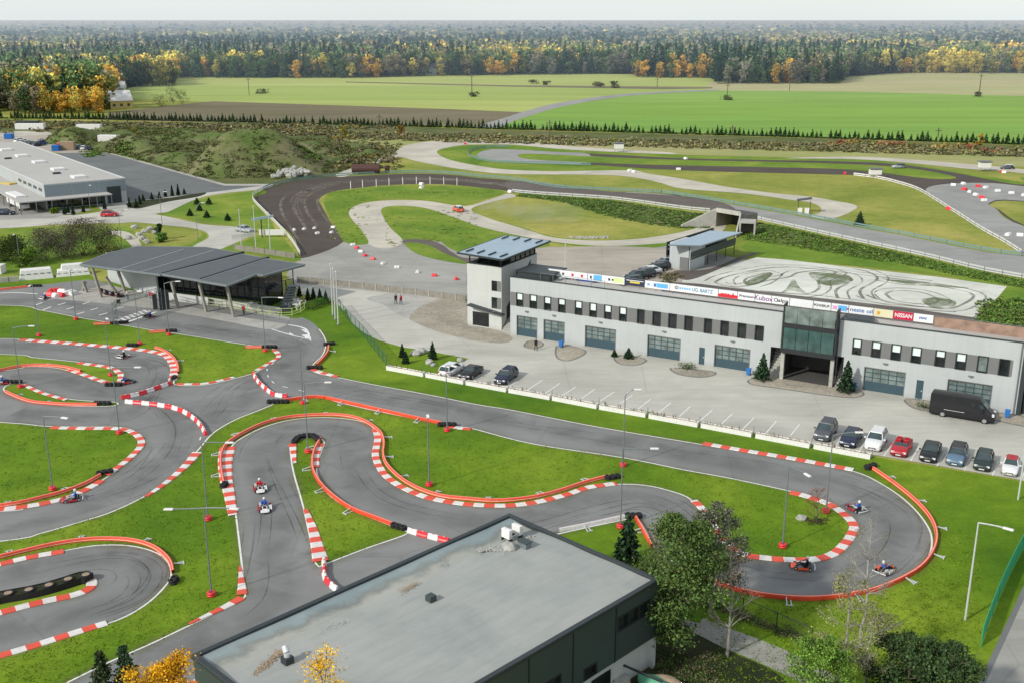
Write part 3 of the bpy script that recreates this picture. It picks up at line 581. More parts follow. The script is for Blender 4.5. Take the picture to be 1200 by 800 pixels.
# ------------------------------------------------------------------ kerbs
KB = [([(25, 398.5), (60, 401), (112, 405), (154, 409), (180, 412.5), (196, 417.5), (204, 429), (204, 439), (202, 446)], 1.1, 'curving kerb round the first bend on the left below the start straight', None),
 ([(321, 410), (327, 417), (320, 423), (300, 434.5)], 0.7, 'short kerb at the rounded tip of the lawn facing the pit roof', None),
 ([(207, 450), (240, 449.5), (274, 442)], 0.6, 'thin kerb along the lower edge of the lawn below the start gantry', None),
 ([(92, 425.5), (128, 430.5), (140, 437), (142, 443), (137, 449.5), (120, 446.5), (100, 439.5), (80, 433)], 0.8, 'kerb wrapped round the narrow tongue of lawn at the upper left', None),
 ([(28, 451), (50, 460.5), (78, 468.5)], 0.6, 'straight kerb on the upper side of the small grass sliver at the left', None),
 ([(60, 501), (100, 502), (130, 502), (149, 504), (162, 511), (166, 520), (159, 530), (143, 544), (124, 557)], 0.8, 'kerb round the right end of the left lawn island', None),
 ([(119, 563), (100, 574), (75, 584), (50, 590), (25, 594), (-20, 599)], 0.9, 'kerb along the lower left bend where a kart is passing', None),
 ([(171, 582), (190, 569), (205, 557), (220, 543), (231, 530)], 1.1, 'slanting kerb on the left edge of the middle lawn', (0.4, 1)),
 ([(267, 524), (264, 540), (265, 560), (269, 580), (273, 604)], 1.7, 'wide ribbed kerb down the left side of the hairpin entry', (1, 0.5)),
 ([(343, 520), (344, 530), (346, 543)], 0.9, 'tiny kerb at the upper left of the central grass tongue', (1, 0.3)),
 ([(358, 597), (366, 617), (371, 637), (376, 658)], 1.4, 'wide kerb tapering along the lower left of the central grass tongue', (0.3, 1)),
 ([(375, 520), (370, 533), (369.5, 548)], 0.9, 'short kerb inside the orange rail of the central grass tongue', None),
 ([(440, 503), (443, 512), (442, 520), (440, 532), (443, 543), (452, 557), (470, 570), (495, 581), (520, 587), (550, 591), (590, 592.5), (625, 589), (662, 580), (690, 571), (722, 566.5)], 0.8, 'long kerb following the S bend in the middle of the track', None),
 ([(824, 519.5), (870, 527.5), (930, 537.5), (1000, 550.5)], 0.9, 'straight kerb on the main straight opposite the white planters', None),
 ([(926, 577), (945, 581.5), (973, 591.5), (990, 603), (1000, 614), (1000, 622), (991, 636), (974, 650), (945, 656), (900, 654), (868, 648), (846, 630)], 0.9, 'long kerb hugging the inside of the right hand hairpin', None),
 ([(842, 627), (834, 612), (823, 596), (813, 586)], 0.8, 'kerb on the left shoulder of the right hand lawn', None),
 ([(-40, 780), (0, 768.5), (37, 757.5), (75, 745.5), (125, 730)], 0.8, 'kerb on the outside of the lower left hairpin', None),
 ([(-30, 668), (0, 661), (37, 652.5), (75, 646)], 0.8, 'kerb below the orange rail of the lower left hairpin', None),
 ([(-30, 708), (0, 701.5), (50, 689), (87, 679), (103, 679), (108, 683), (104, 690), (87, 697), (50, 705), (0, 718), (-30, 727)], 0.9, 'kerb looping round the tyre bundle island', None),
 ([(281, 664), (283, 680), (284, 697)], 0.9, 'upright wedge kerb at the corner left of the flat roof', (0.2, 1)),
 ([(283, 700.5), (265, 710.5), (245, 720), (220, 732)], 0.9, 'kerb running down left from the corner beside the flat roof', (1, 0.3)),
 ([(524, 499), (538, 501.5), (552, 503)], 0.7, 'short kerb past the orange rail on the inside of the main straight', None),
 ([(216, 808), (230, 800), (246, 792)], 0.9, 'kerb tucked against the left corner of the grey building', None),
 ([(366, 433), (380, 437.5), (396, 441.5)], 0.7, 'short kerb at the start of the main straight by the tyre bundle', None)]
for p, wd, lb, tp in KB: kerb(p, wd, 'red and white '+lb, 1.0, taper=tp)
M('underpass_shade', (0.07, 0.07, 0.065), 0.9, var=0.3)  # shade inside the underpass put into a darker base colour; tunnel chamber shares it
# ================================================================== PIT BUILDING (garages)
O = G(598, 392); E1 = G(1190, 485); AX = (E1-O).normalized(); AY = Vector((-AX.y, AX.x, 0)); LEN = (E1-O).length
ANG = math.atan2(AX.y, AX.x)
def fac(px, py, dy=0.0):
    "facade coordinates s, z of a pixel, on a plane dy behind the facade"
    p = on_plane(px, py, O+AY*dy, AY); return (p-O).dot(AX), p.z
HB = 8.6; DB = 3.6
B = thing('garage_building', 'long light grey pit building with teal garage doors and a band of narrow windows', 'building', O, ANG)
sL = fac(916, 430)[0]; sR = fac(979, 440)[0]
def wall_with_holes(mb, s0, s1, z0, z1, holes, y=0.0, mi=0, depth=0.25, mj=0):
    xs = sorted({s0, s1, *[h[0] for h in holes], *[h[1] for h in holes]}); zs = sorted({z0, z1, *[h[2] for h in holes], *[h[3] for h in holes]})
    for a, b_ in zip(xs, xs[1:]):
        for c, d in zip(zs, zs[1:]):
            mx, mz = (a+b_)/2, (c+d)/2
            if any(h[0] < mx < h[1] and h[2] < mz < h[3] for h in holes): continue
            mb.add([(a, y, c), (b_, y, c), (b_, y, d), (a, y, d)], [(0, 1, 2, 3)], mi)
    for h in holes:
        a, b_, c, d = h
        mb.add([(a, y, c), (b_, y, c), (b_, y, d), (a, y, d), (a, y+depth, c), (b_, y+depth, c), (b_, y+depth, d), (a, y+depth, d)], [(0, 4, 5, 1), (1, 5, 6, 2), (2, 6, 7, 3), (3, 7, 4, 0)], mj)
def rect(x0, x1, ytop, ybot, dy=0.0):
    s0 = fac(x0, (ytop+ybot)/2, dy)[0]; s1 = fac(x1, (ytop+ybot)/2, dy)[0]
    xm = (x0+x1)/2; return s0, s1, fac(xm, ybot, dy)[1], fac(xm, ytop, dy)[1]
slope = (485-392)/(1190-598.0)
ZW0, ZW1 = fac(609, 358)[1], fac(609, 345.5)[1]; ZW0 = 4.55; ZW1 = 6.35
wins = []
for x0, x1 in ((605.5, 613), (621.2, 629.2), (638, 645.7), (654.5, 662.5), (674.2, 682.2), (691.2, 699.2), (708.5, 716.5), (726, 734.2), (747, 755), (765, 774), (783.6, 792.6), (802.4, 811.6), (825.4, 834), (844.6, 853.6), (864.6, 874), (885, 894.4),
               (999.4, 1009.3), (1021.6, 1032), (1044.4, 1055.6), (1068, 1079.4), (1096, 1107.4), (1120, 1132), (1145.4, 1157.4), (1170.6, 1182.6)):
    yy = 351+(x0-609)*0.142; wins.append((fac(x0, yy)[0], fac(x1, yy)[0], ZW0, ZW1))
doors = []
for x0, x1 in ((606, 629), (637.5, 661), (686, 721), (759, 796.6), (837.4, 878), (1012, 1059.6), (1109.4, 1161)):
    yy = 392+(x0-598)*slope-9; doors.append((fac(x0, yy)[0], fac(x1, yy)[0], 0.02, 3.0))
mdoors = []
for x0, x1 in ((819, 825.6), (1073, 1081.4)):
    yy = 392+(x0-598)*slope-8; mdoors.append((fac(x0, yy)[0], fac(x1, yy)[0], 0.02, 2.4))
UP_ = 3.9; b = MB()
st1 = fac(902, 425)[0]; st2 = fac(987.5, 437)[0]
for s0, s1 in ((0, sL), (sR, LEN)):
    hs_ = [h for h in wins+doors+mdoors if s0 < h[0] < s1]
    if s0 == 0: hs_.append((st1, sL-0.001, 0.0001, 3.9))
    else: hs_.append((sR+0.001, st2, 0.0001, 3.9))
    wall_with_holes(b, s0, s1, 0, HB, hs_)
    b.box(s0, s1, 0.28, DB, HB-0.35, HB-0.3)         # roof deck
b.add([(0, 0, 0), (0, DB, 0), (0, DB, HB), (0, 0, HB)], [(0, 3, 2, 1)]); b.add([(LEN, 0, 0), (LEN, DB, 0), (LEN, DB, HB), (LEN, 0, HB)], [(0, 1, 2, 3)])
[b.add([(p, DB, z_), (q, DB, z_), (q, DB, HB-0.3), (p, DB, HB-0.3)], [(0, 3, 2, 1)]) for p, q, z_ in ((0, sL, 0), (sL, sR, UP_), (sR, LEN, 0))]
b.add([(sL, 0, 3.9), (sL, DB, 3.9), (sL, DB, HB), (sL, 0, HB)], [(0, 1, 2, 3)]); b.add([(sR, 0, 3.9), (sR, DB, 3.9), (sR, DB, HB), (sR, 0, HB)], [(0, 3, 2, 1)])
b.build('wall', 'wall_grey', B)
b = MB()
for s0, s1 in ((-0.02, sL), (sR, LEN+0.02)): b.box(s0, s1, -0.08, 0.27, HB+0.002, HB+0.09); b.box(s0, s1, 0.27, 0.33, HB-0.25, HB+0.05)
b.build('roof_edge', 'dark_metal', B)
b = MB()
for s0, s1 in ((0.1, sL), (sR, LEN)): b.box(s0, s1, 0.34, DB, HB-0.299, HB-0.26)
b.build('roof', 'roof_mem', B)
# window band panels
b = MB()
for grp in (wins[:16], wins[16:]):
    a0 = 0.35 if grp is not wins[16:] and grp[0] is wins[0] else grp[0][0]
    xs = [(grp[i][1]+0.02, grp[i+1][0]-0.02) for i in range(len(grp)-1)]
    if grp[0] is wins[0]: xs.insert(0, (0.06, grp[0][0]-0.02))
    else: xs.append((grp[-1][1]+0.02, LEN-1.0))
    for p, q in xs: MB().box(p, q, -0.05, -0.003, ZW0-0.08, ZW1+0.08).build('facade_panel', 'panel_grey', B)
for i, (s0, s1, z0, z1) in enumerate(wins):
    fr = MB(); t = 0.09
    fr.box(s0-0.05, s1+0.05, -0.10, 0.1, z0-0.1, z0); fr.box(s0-0.05, s1+0.05, -0.10, 0.1, z1, z1+0.1)
    fr.box(s0-0.05, s0+t, -0.099, 0.1, z0, z1); fr.box(s1-t, s1+0.05, -0.099, 0.1, z0, z1)
    f = fr.build('window', 'dark_frame', B)
    MB().box(s0+t, s1-t, 0.05, 0.08, z0, z1).build('pane', 'glass_dark', f)
    if i < 9 or 16 <= i < 23:
        k = [0.5, 0.45, 0.48, 0.42, 0.5, 0.55, 0.5, 0.5, 0.02][i] if i < 9 else [0.55, 0.45, 0.5, 0.55, 0.4, 0.5, 0.97][i-16]
        if k > 0.1: MB().box(s0+t, s1-t, 0.02, 0.04, z1-(z1-z0)*k, z1-0.02).build('blind', 'blind_white' if i != 22 else 'glass_bal', f)
for i, (s0, s1, z0, z1) in enumerate(doors):
    n = 4 if s1-s0 > 3.5 else 3; n = max(3, round((s1-s0)/1.0)); d = MB(); d.box(s0, s1, 0.16, 0.22, 0, 1.15)
    for zz in (1.15, 1.75, 2.35, 2.93): d.box(s0, s1, 0.15, 0.22, zz, zz+0.09)
    for j in range(n+1):
        x = s0+(s1-s0)*j/n; d.box(max(s0, x-0.05), min(s1, x+0.05), 0.15, 0.22, 1.24, 2.93)
    o = d.build('garage_door', ['door_teal'], B)
    MB().box(s0, s1, 0.19, 0.215, 1.2, 2.95).build('pane', 'glass_bal', o)
    fr = MB(); fr.box(s0-0.09, s0, -0.03, 0.1, 0, 3.1); fr.box(s1, s1+0.09, -0.03, 0.1, 0, 3.1); fr.box(s0, s1, -0.03, 0.1, 3.0, 3.1); fr.build('door_frame', 'panel_grey', B)
    g = MB(); mx = (s0+s1)/2; g.box(mx-0.3, mx+0.3, -0.12, -0.002, 3.75, 3.9); g.box(mx-0.1, mx+0.1, -0.2, -0.12, 3.72, 3.85); g.build('wall_lamp', 'panel_grey', B)
for s0, s1, z0, z1 in mdoors:
    o = MB().box(s0, s1, 0.08, 0.14, 0.02, z1).build('door', 'door_teal', B); MB().box(s1-0.25, s1-0.1, 0.03, 0.08, 1.0, 1.1).build('handle', 'galv_light', o)
# centre: underpass, glazed box, stairs
b = MB(); UP = 3.9
b.add([(sL, 0.4, 0), (sL, 14, 0), (sL, 14, UP), (sL, 0.4, UP)], [(0, 1, 2, 3)]); b.add([(sR, 0.4, 0), (sR, 14, 0), (sR, 14, UP), (sR, 0.4, UP)], [(0, 3, 2, 1)])
b.add([(sL, 14, 0), (sR, 14, 0), (sR, 14, UP), (sL, 14, UP)], [(0, 1, 2, 3)]); b.add([(sL, 0, UP), (sR, 0, UP), (sR, 14, UP), (sL, 14, UP)], [(0, 1, 2, 3)])
b.add([(sL, -0.6, 0.09), (sR, -0.6, 0.09), (sR, 14, 0.09), (sL, 14, 0.09)], [(0, 1, 2, 3)]); b.add([(sL, 5, 0), (sR, 5, 0), (sR, 5, UP), (sL, 5, UP)], [(0, 1, 2, 3)]); b.build('underpass', 'underpass_shade', B)
b = MB()
for s in (sL+0.25, sR-0.35): MB().box(s-0.22, s+0.22, -0.9, -0.5, 0, 3.72).build('pillar', 'concrete', B)
gb0, gb1 = sL+0.05, sR-0.05; yb = -1.3
b = MB()
for z0, z1 in ((3.72, 4.3), (7.0, 7.6)): b.box(gb0, gb1, yb, 0.0, z0, z1)
for s in (gb0, gb1-0.16): b.box(s, s+0.16, yb-0.02, 0.0, 4.3, 10.0)
for s in (gb0+0.2, gb1-0.25):
    for k in (0.6,): b.box(s, s+0.06, yb+k, yb+k+0.05, 7.6, 10)
o = b.build('balcony_frame', 'dark_frame', B)
for k in range(4):
    x0 = gb0+0.2+(gb1-gb0-0.4)*k/4; x1 = gb0+0.2+(gb1-gb0-0.4)*(k+1)/4-0.06
    MB().box(x0, x1, yb+0.04, yb+0.07, 4.32, 6.98).build('window', 'glass_green', B)
    MB().box(x0, x1, yb+0.04, yb+0.07, 7.62, 9.7).build('glass_screen', 'glass_bal', B)
b = MB(); b.box(gb0+0.2, gb1-0.2, 0.4, 3.4, 8.1, 8.3); b.build('terrace_floor', 'panel_grey', B)
for s0, s1, nm in ((st1, sL-0.05, 0), (sR+0.05, st2, 1)):
    b = MB(); n = 13
    for k in range(n): b.box(s0+0.05, s1-0.05, -0.3+k*0.28, -0.3+(k+1)*0.28, 0, (k+1)*0.3)
    b.build('stairs', 'concrete', B)
    b = MB()
    for s in (s0+0.05, s1-0.1):
        b.add([(s, -0.4, 0.9), (s, -0.34, 0.9), (s, 3.3, 4.9), (s, 3.24, 4.9), (s+0.05, -0.4, 0.9), (s+0.05, -0.34, 0.9), (s+0.05, 3.3, 4.9), (s+0.05, 3.24, 4.9)], [(0, 3, 7, 4), (0, 1, 2, 3), (4, 7, 6, 5), (1, 5, 6, 2)])
    b.build('handrail', 'dark_metal', B)
    MB().box(s0, s1, 0.35, 3.5, 3.9, 4.0).build('soffit', 'wall_grey', B)
# slanted dark plate beside the glazed box, dark end wall
b = MB(); b.add([(sR+0.1, 0.4, 8.72), (sR+3.6, 0.4, 8.72), (sR+4.1, 0.4, 8.95), (sR+3.4, 2.7, 8.85), (sR+0.1, 2.7, 8.8)], [(0, 1, 2, 3, 4)]); b.add([(sR+3.6, 0.39, 8.7), (sR+4.1, 0.39, 8.95), (sR+3.4, 2.7, 8.85), (sR+3.2, 2.7, 8.5)], [(0, 1, 2, 3)]); b.build('roof_hatch', 'dark_metal', B)
b = MB(); b.box(LEN+0.01, LEN+0.5, -0.2, DB, 0, HB+2.2); b.build('end_wall', 'dark_metal', B)
MB().tube((LEN-0.25, -0.12, 0), (LEN-0.25, -0.12, HB), 0.07).build('drainpipe', 'panel_grey', B); MB().tube((sL-0.3, -0.1, 3.9), (sL-0.3, -0.1, HB), 0.05).build('drainpipe', 'panel_grey', B)
# neighbour wing on the far right edge
N2 = thing('annex_building', 'dark clad annex with pale corner at the right end of the pit building', 'building', O+AX*(LEN+0.6), ANG)
b = MB(); b.box(0, 16, 0.5, 8, 0, 7.2); b.build('wall', 'clad_dark', N2); MB().box(-0.1, 16, 0.3, 8.2, 7.2, 7.5).build('roof', 'roof_dark', N2)
b = MB(); b.box(0.2, 1.3, -0.3, 0.5, 8.0, 11.5); b.build('corner_panel', 'wall_light', N2)
# banner fence on the terrace
def text(s, size, mat, parent, loc, rotz, extr=0.004, width=None, bold=0.0, name='lettering'):
    cu = bpy.data.curves.new(name, 'FONT'); cu.body = s; cu.size = size; cu.align_x = 'CENTER'; cu.align_y = 'CENTER'; cu.extrude = extr; cu.offset = bold
    to = bpy.data.objects.new('tmp_text', cu); COL.objects.link(to); dg = bpy.context.evaluated_depsgraph_get()
    me = bpy.data.meshes.new_from_object(to.evaluated_get(dg)); bpy.data.objects.remove(to)
    wd = max((v.co.x for v in me.vertices), default=1)-min((v.co.x for v in me.vertices), default=0)
    sx = (width/wd) if width else 1.0
    me.transform(Matrix.Translation(loc) @ Matrix.Rotation(rotz, 4, 'Z') @ Matrix.Rotation(R(90), 4, 'X') @ Matrix.Diagonal((sx, 1, 1, 1)))
    me.materials.clear(); me.materials.append(MC[mat]); o = bpy.data.objects.new(name, me); COL.objects.link(o); o.parent = parent; return o
for nm, c in (('ink_black', (0.02, 0.02, 0.02)), ('ink_blue', (0.03, 0.12, 0.35)), ('ink_sky', (0.12, 0.42, 0.75)), ('ink_red', (0.6, 0.02, 0.03)), ('ink_crimson', (0.50, 0.008, 0.045)), ('ink_purple', (0.16, 0.03, 0.20)), ('ink_yellow', (0.72, 0.60, 0.08)), ('ink_cream', (0.66, 0.63, 0.42)), ('ink_navy', (0.025, 0.03, 0.06)), ('ink_teal', (0.02, 0.20, 0.33)), ('ink_green', (0.12, 0.40, 0.25)), ('banner_white', (0.74, 0.76, 0.77)), ('ink_grey', (0.30, 0.31, 0.33)), ('ink_pink', (0.7, 0.35, 0.55)), ('ink_lime', (0.62, 0.72, 0.35)), ('ink_orange', (0.65, 0.3, 0.03))):
    M(nm, c, 0.5, var=0.04)
YF = 3.1; ZB0, ZB1 = HB+0.12, HB+1.12
def bs(px): return fac(px, 314+(px-640)*0.1505, YF)[0]
BN = [ # x0, x1, ground, [ (text/shape, x centre, colour, height, width) ], label
 (643, 688.5, 'banner_white', [('*', 660, 'ink_black', .5, .9), ('*', 671, 'ink_red', .6, 1.0), ('*', 682, 'ink_red', .6, 1.0)], 'long white banner with two small red emblems, nearest the watch tower'),
 (689, 704.5, 'banner_white', [('*', 692.5, 'ink_black', .6, .8), ('#', 700.5, 'ink_sky', .8, 2.3)], 'white banner with a solid sky blue block'),
 (705, 732, 'banner_white', [('*', 714, 'ink_black', .5, .9), ('*', 718, 'ink_black', .4, .8), ('#', 724.5, 'ink_lime', .7, 2.8)], 'white banner with a black mark and a pale yellow green block'),
 (732.5, 755.5, 'ink_navy', [('#', 744, 'ink_yellow', .22, 2.6), ('=', 744, 'banner_white', .1, 4.6)], 'dark navy banner with yellow strip'),
 (756, 785, 'banner_white', [('*', 760, 'ink_sky', .5, 1), ('*', 767.5, 'ink_blue', .7, .9), ('#', 776, 'ink_sky', .6, 3)], 'white banner with a pale blue block beside the navy one'),
 (785.3, 841.5, 'banner_white', [('©', 793, 'ink_black', .6, 1.0), ('~', 803, 'ink_sky', .3, 3.0), ('UG. BARTZ', 823, 'ink_teal', .62, 5.2)], 'white banner reading UG. BARTZ in blue letters'),
 (842, 864, 'banner_white', [('_', 853, 'ink_red', .45, 4.9), ('A', 859, 'ink_red', .5, .8), ('~', 850, 'ink_red', .16, 2.2)], 'white banner with a red bottom bar and a red letter A'),
 (864.4, 884.5, 'banner_white', [('Premium', 875, 'ink_navy', .45, 3.6)], 'white banner with small dark blue lettering'),
 (885, 904, 'banner_white', [('Kubox', 894.5, 'ink_purple', .85, 4.3)], 'white banner with bold purple lettering'),
 (904.4, 925, 'banner_white', [('O', 909, 'ink_black', .65, 1.0), ('alpa', 917.5, 'ink_black', .6, 2.6)], 'white banner with round black logo and black word'),
 (925.5, 952.5, 'banner_white', [], 'blank white banner above the glazed balcony'),
 (953, 973.5, 'banner_white', [('POWERUP', 962.5, 'ink_black', .42, 3.5)], 'white banner with a small black italic word'),
 (974, 994, 'banner_white', [('*', 978, 'ink_pink', .7, 1.6), ('#', 987, 'ink_sky', .7, 2.0), ('*', 993, 'ink_red', .4, .6)], 'pink and sky blue banner'),
 (994.5, 1023, 'banner_white', [('neste oil', 1009, 'ink_blue', .66, 4.9)], 'white banner reading neste oil in blue'),
 (1023.4, 1046, 'ink_cream', [('*', 1029, 'ink_orange', .6, 1.0)], 'cream banner with an orange mark'),
 (1046.4, 1069.5, 'ink_crimson', [('NISSAN', 1058, 'banner_white', .66, 3.6)], 'crimson banner reading NISSAN in white'),
 (1070, 1093, 'banner_white', [('~', 1081, 'ink_blue', .3, 1.6)], 'white banner at the right end beside the rusty wall')]
for x0, x1, bgc, items, lb in BN:
    s0, s1 = bs(x0), bs(x1); s1 = min(s1, LEN-1)
    T = thing('banner', lb, 'banner', O+AX*s0+AY*YF, ANG, 'advertising banners along the terrace of the pit building')
    MB().box(0, s1-s0-0.03, 0, 0.03, ZB0, ZB1).build('sheet', bgc, T)
    zc = (ZB0+ZB1)/2
    for tx, xc, c, h_, wd in items:
        wd *= 0.56
        sc = bs(xc)-s0
        if tx in '*#~_=' and len(tx) == 1:
            q = MB(); z0 = zc-h_/2
            if tx == '#': q.box(sc-wd/2, sc+wd/2, -0.012, -0.002, z0, z0+h_)
            elif tx == '_': q.box(sc-wd/2, sc+wd/2, -0.012, -0.002, ZB0+0.02, ZB0+h_)
            elif tx == '=': q.box(sc-wd/2, sc+wd/2, -0.012, -0.002, ZB1-0.3, ZB1-0.3+h_)
            elif tx == '*': q.prism([(sc+wd/2*math.cos(a*math.pi/4)*(1 if a % 2 else .55), zc+h_/2*math.sin(a*math.pi/4)*(1 if a % 2 else .6)) for a in range(8)], 0.002, 0.012); q.v = [(x, -z, y) for x, y, z in q.v]
            else:
                for k in range(5): q.box(sc-wd/2+wd*k/5, sc-wd/2+wd*(k+.7)/5, -0.012, -0.002, zc-h_/2*(1-.4*(k % 2)), zc+h_/2)
            q.build('emblem', c, T)
        else: text(tx, h_*1.08, c, T, (sc, -0.006, zc), 0, width=wd, bold=0.012)
b = MB(); s = bs(641)
while s < LEN-0.3: b.box(s-0.03, s+0.03, YF+0.04, YF+0.10, HB-0.26, HB+1.16); s += 2.4
b.box(bs(641), LEN-0.3, YF+0.045, YF+0.09, HB+1.13, HB+1.17)
o = b.build('terrace_railing', 'galv'); o.location = O; o.rotation_euler = (0, 0, ANG); tag(o, 'thin metal railing with posts that carries the banners on the terrace', 'railing')
b = MB(); b.box(bs(643), bs(720), 0.5, 0.54, HB+0.95, HB+1.0)
s = bs(643)
while s < bs(720): b.box(s, s+0.05, 0.5, 0.54, HB-0.26, HB+0.95); s += 2.0
o = b.build('roof_railing', 'galv'); o.location = O; o.rotation_euler = (0, 0, ANG); tag(o, 'short thin railing on the roof edge in front of the leftmost banners', 'railing')
b = MB(); b.box(bs(1094), LEN, YF, YF+0.2, HB-0.26, HB+1.0); o = b.build('low_wall', 'rust_wall'); o.location = O; o.rotation_euler = (0, 0, ANG); tag(o, 'rust streaked low wall to the right of the banners', 'wall')
# ================================================================== WATCH TOWER
T0 = G(548, 381); T = thing('watch_tower', 'pale grey control tower with overhanging flat roof and glazed top room', 'tower', T0, ANG)
WT, DT = 5.9, 11.0; z9 = hgt(547, 308.7, T0)
b = MB()
wh = []
def tr(x0, x1, y0, y1):
    n = AY; p = on_plane(x0, y1, T0, n); q = on_plane(x1, y0, T0, n); return (p-T0).dot(AX), (q-T0).dot(AX), p.z, q.z
w1 = tr(576, 588.5, 330.5, 341); w2 = tr(576, 588.5, 350, 361.5); w3 = tr(553.5, 573, 367, 383)
w1 = (w1[0], min(w1[1], WT-0.05), w1[2], w1[3]); w2 = (w2[0], min(w2[1], WT-0.05), w2[2], w2[3]); w3 = (max(.9, w3[0]), w3[1], 0.15, 2.3)
ZF = 8.2
wall_with_holes(b, 0, WT, 0, z9-0.02, [w1, w2, w3])
b.add([(0, 0, 0), (0, DT, 0), (0, DT, z9), (0, 0, z9)], [(0, 3, 2, 1)]); b.add([(WT, 0, 0), (WT, DT, 0), (WT, DT, z9), (WT, 0, z9)], [(0, 1, 2, 3)])
b.add([(0, DT, 0), (WT, DT, 0), (WT, DT, z9), (0, DT, z9)], [(0, 3, 2, 1)])
b.build('wall', 'wall_light', T)
b = MB()
b.box(0, WT, 0.0, 0.3, z9, z9+0.1); b.box(0, 0.2, 0.3, DT, z9, z9+0.1); b.box(WT-0.2, WT, 0.3, DT, z9, z9+0.1); b.box(0.2, WT-0.2, 0.3, 3.0, z9-0.6, z9-0.5)
b.build('parapet', 'dark_metal', T)
zr = z9+1.75
b = MB(); b.box(0.3, WT-0.2, 3.0, DT-0.3, z9-0.5, zr-0.25); b.build('window', 'glass_dark', T)
b = MB()
for y in np.linspace(3.0, DT-0.4, 6): b.box(WT-0.22, WT-0.1, y, y+0.12, z9, zr-0.2)
for x in np.linspace(0.3, WT-0.4, 4): b.box(x, x+0.12, 2.9, 3.02, z9-0.5, zr-0.2)
for x, y in ((0.2, 0.3), (WT-0.4, 0.3)): b.box(x, x+0.15, y, y+0.15, z9, zr-0.15)
b.build('window_frame', 'dark_frame', T)
corn = [G(536, 296, z9+1.9), G(589, 304.5, z9+1.9), G(645, 282.5, z9+1.9), G(592, 276, z9+1.9)]
Mi = Matrix.Translation(T0) @ Matrix.Rotation(ANG, 4, 'Z'); Mi = Mi.inverted(); lc = [Mi @ c for c in corn]
lc = [Vector((c.x, c.y, z9+1.9)) for c in lc]
MB().slab(lc, 0.22).build('roof', ['roof_blue'], T)
ed = MB()
for a, c in zip(lc, lc[1:]+lc[:1]): ed.tube(a+Vector((0, 0, -0.1)), c+Vector((0, 0, -0.1)), 0.16, n=4)
ed.build('roof_edge', 'dark_metal', T)
for k in range(4):
    for u in (0.06, 0.80):
        p = lc[0].lerp(lc[1], (k+0.5)/4); q = lc[3].lerp(lc[2], (k+0.5)/4); a = p.lerp(q, u); c = p.lerp(q, u+0.15); MB().tube(a+Vector((0, 0, .12)), c+Vector((0, 0, .12)), 0.11, n=4).build('roof_rib', 'dark_metal', T)
for wd in (w1, w2):
    q = MB(); mid = (wd[0]*0.45+wd[1]*0.55); q.box(mid, wd[1], 0.06, 0.12, wd[2], wd[3]); q.build('facade_panel', 'panel_grey', T)
    q = MB(); q.box(wd[0], mid, 0.1, 0.14, wd[2], wd[3]); q.build('window', 'glass_dark', T)
MB().box(w3[0], w3[1], 0.15, 0.2, w3[2], w3[3]).build('glass_door', 'glass_dark', T)
b = MB(); b.add([(0.6, -1.2, 3.5), (WT+0.6, -0.9, 2.6), (WT+0.6, 0, 2.6), (0.6, 0, 3.5), (0.6, -1.2, 3.35), (WT+0.6, -0.9, 2.45), (WT+0.6, 0, 2.45), (0.6, 0, 3.35)], [(0, 1, 2, 3), (4, 7, 6, 5), (0, 4, 5, 1), (1, 5, 6, 2)])
b.build('canopy', 'dark_metal', T)
for z in (3.0, 6.1): MB().box(-0.25, 0.0, 0.3, 0.5, z, z+1.7).build('fin', 'dark_metal', T)
# stair shaft between tower and garages
S = thing('outside_stairs', 'concrete steps in the dark gap between the watch tower and the garages', 'stairs', T0, ANG)
b = MB()
for k in range(12): b.box(WT+0.15, WT+3.5, -0.1+k*0.3, 0.2+k*0.3, 0, (k+1)*0.2)
b.build('step', 'concrete', S)
b = MB(); b.add([(WT+0.02, 1.5, 1.2), (WT+0.02, 9, 5.5), (WT+0.02, 9, 9.0), (WT+0.02, 1.5, 3.2)], [(0, 1, 2, 3)]); b.box(WT+0.1, WT+4.0, 4.2, 4.3, 0, 8.4); b.build('side_wall', 'dark_metal', S)
b = MB(); b.tube((WT+3.6, -0.2, 1.0), (WT+3.6, 3.6, 3.4), 0.04); b.tube((WT+3.6, -0.2, 0), (WT+3.6, -0.2, 1.0), 0.04); b.build('handrail', 'galv_light', S)
D = thing('roof_box', 'flat dark roof hatch behind the watch tower above the banners', 'roof hatch', O, ANG)
b = MB(); p = [fac(605, 322, 1.0)[0], fac(652, 322, 1.0)[0]]; b.box(p[0]+0.3, p[1]-1.0, 0.8, 5.5, HB-0.2, HB+0.75); b.box(p[0]+0.1, p[1]-0.6, 0.6, 5.7, HB+0.75, HB+0.9); b.build('cover', 'dark_metal', D)
# ================================================================== PADDOCK BUILDING with stepped dark roofs on slanted posts
zr = 5.4; P0 = G(266, 378); PBd = thing('paddock_building', 'low clubhouse with three stepped dark roof planes on slanted timber posts', 'building', (0, 0, 0))
r1 = [G(94, 310, zr), G(188, 322, zr), G(283, 297, zr), (G(242, 290, zr)), G(162, 289, zr), G(126, 297, zr)]
r2 = [G(190, 321.5, zr+.3), G(233, 328.5, zr+.3), G(312, 303, zr+.3), G(284, 298, zr+.3)]
r3 = [G(233, 329, zr+.6), G(266, 334.5, zr+.6), G(300, 321.5, zr+.6), G(309, 322.5, zr+.6), G(357, 310, zr+.6), G(312, 303.5, zr+.6)]
for r_ in (r1, r2, r3): MB().slab(r_, 0.35).build('roof', 'roof_dark', PBd)
b = MB()
for r_, z in ((r1, zr), (r2, zr+.3), (r3, zr+.6)):
    for i, (a, c) in enumerate(zip(r_, r_[1:]+r_[:1])): b.tube(a+Vector((0, 0, -0.1)), c+Vector((0, 0, -0.1)), 0.19, n=4)
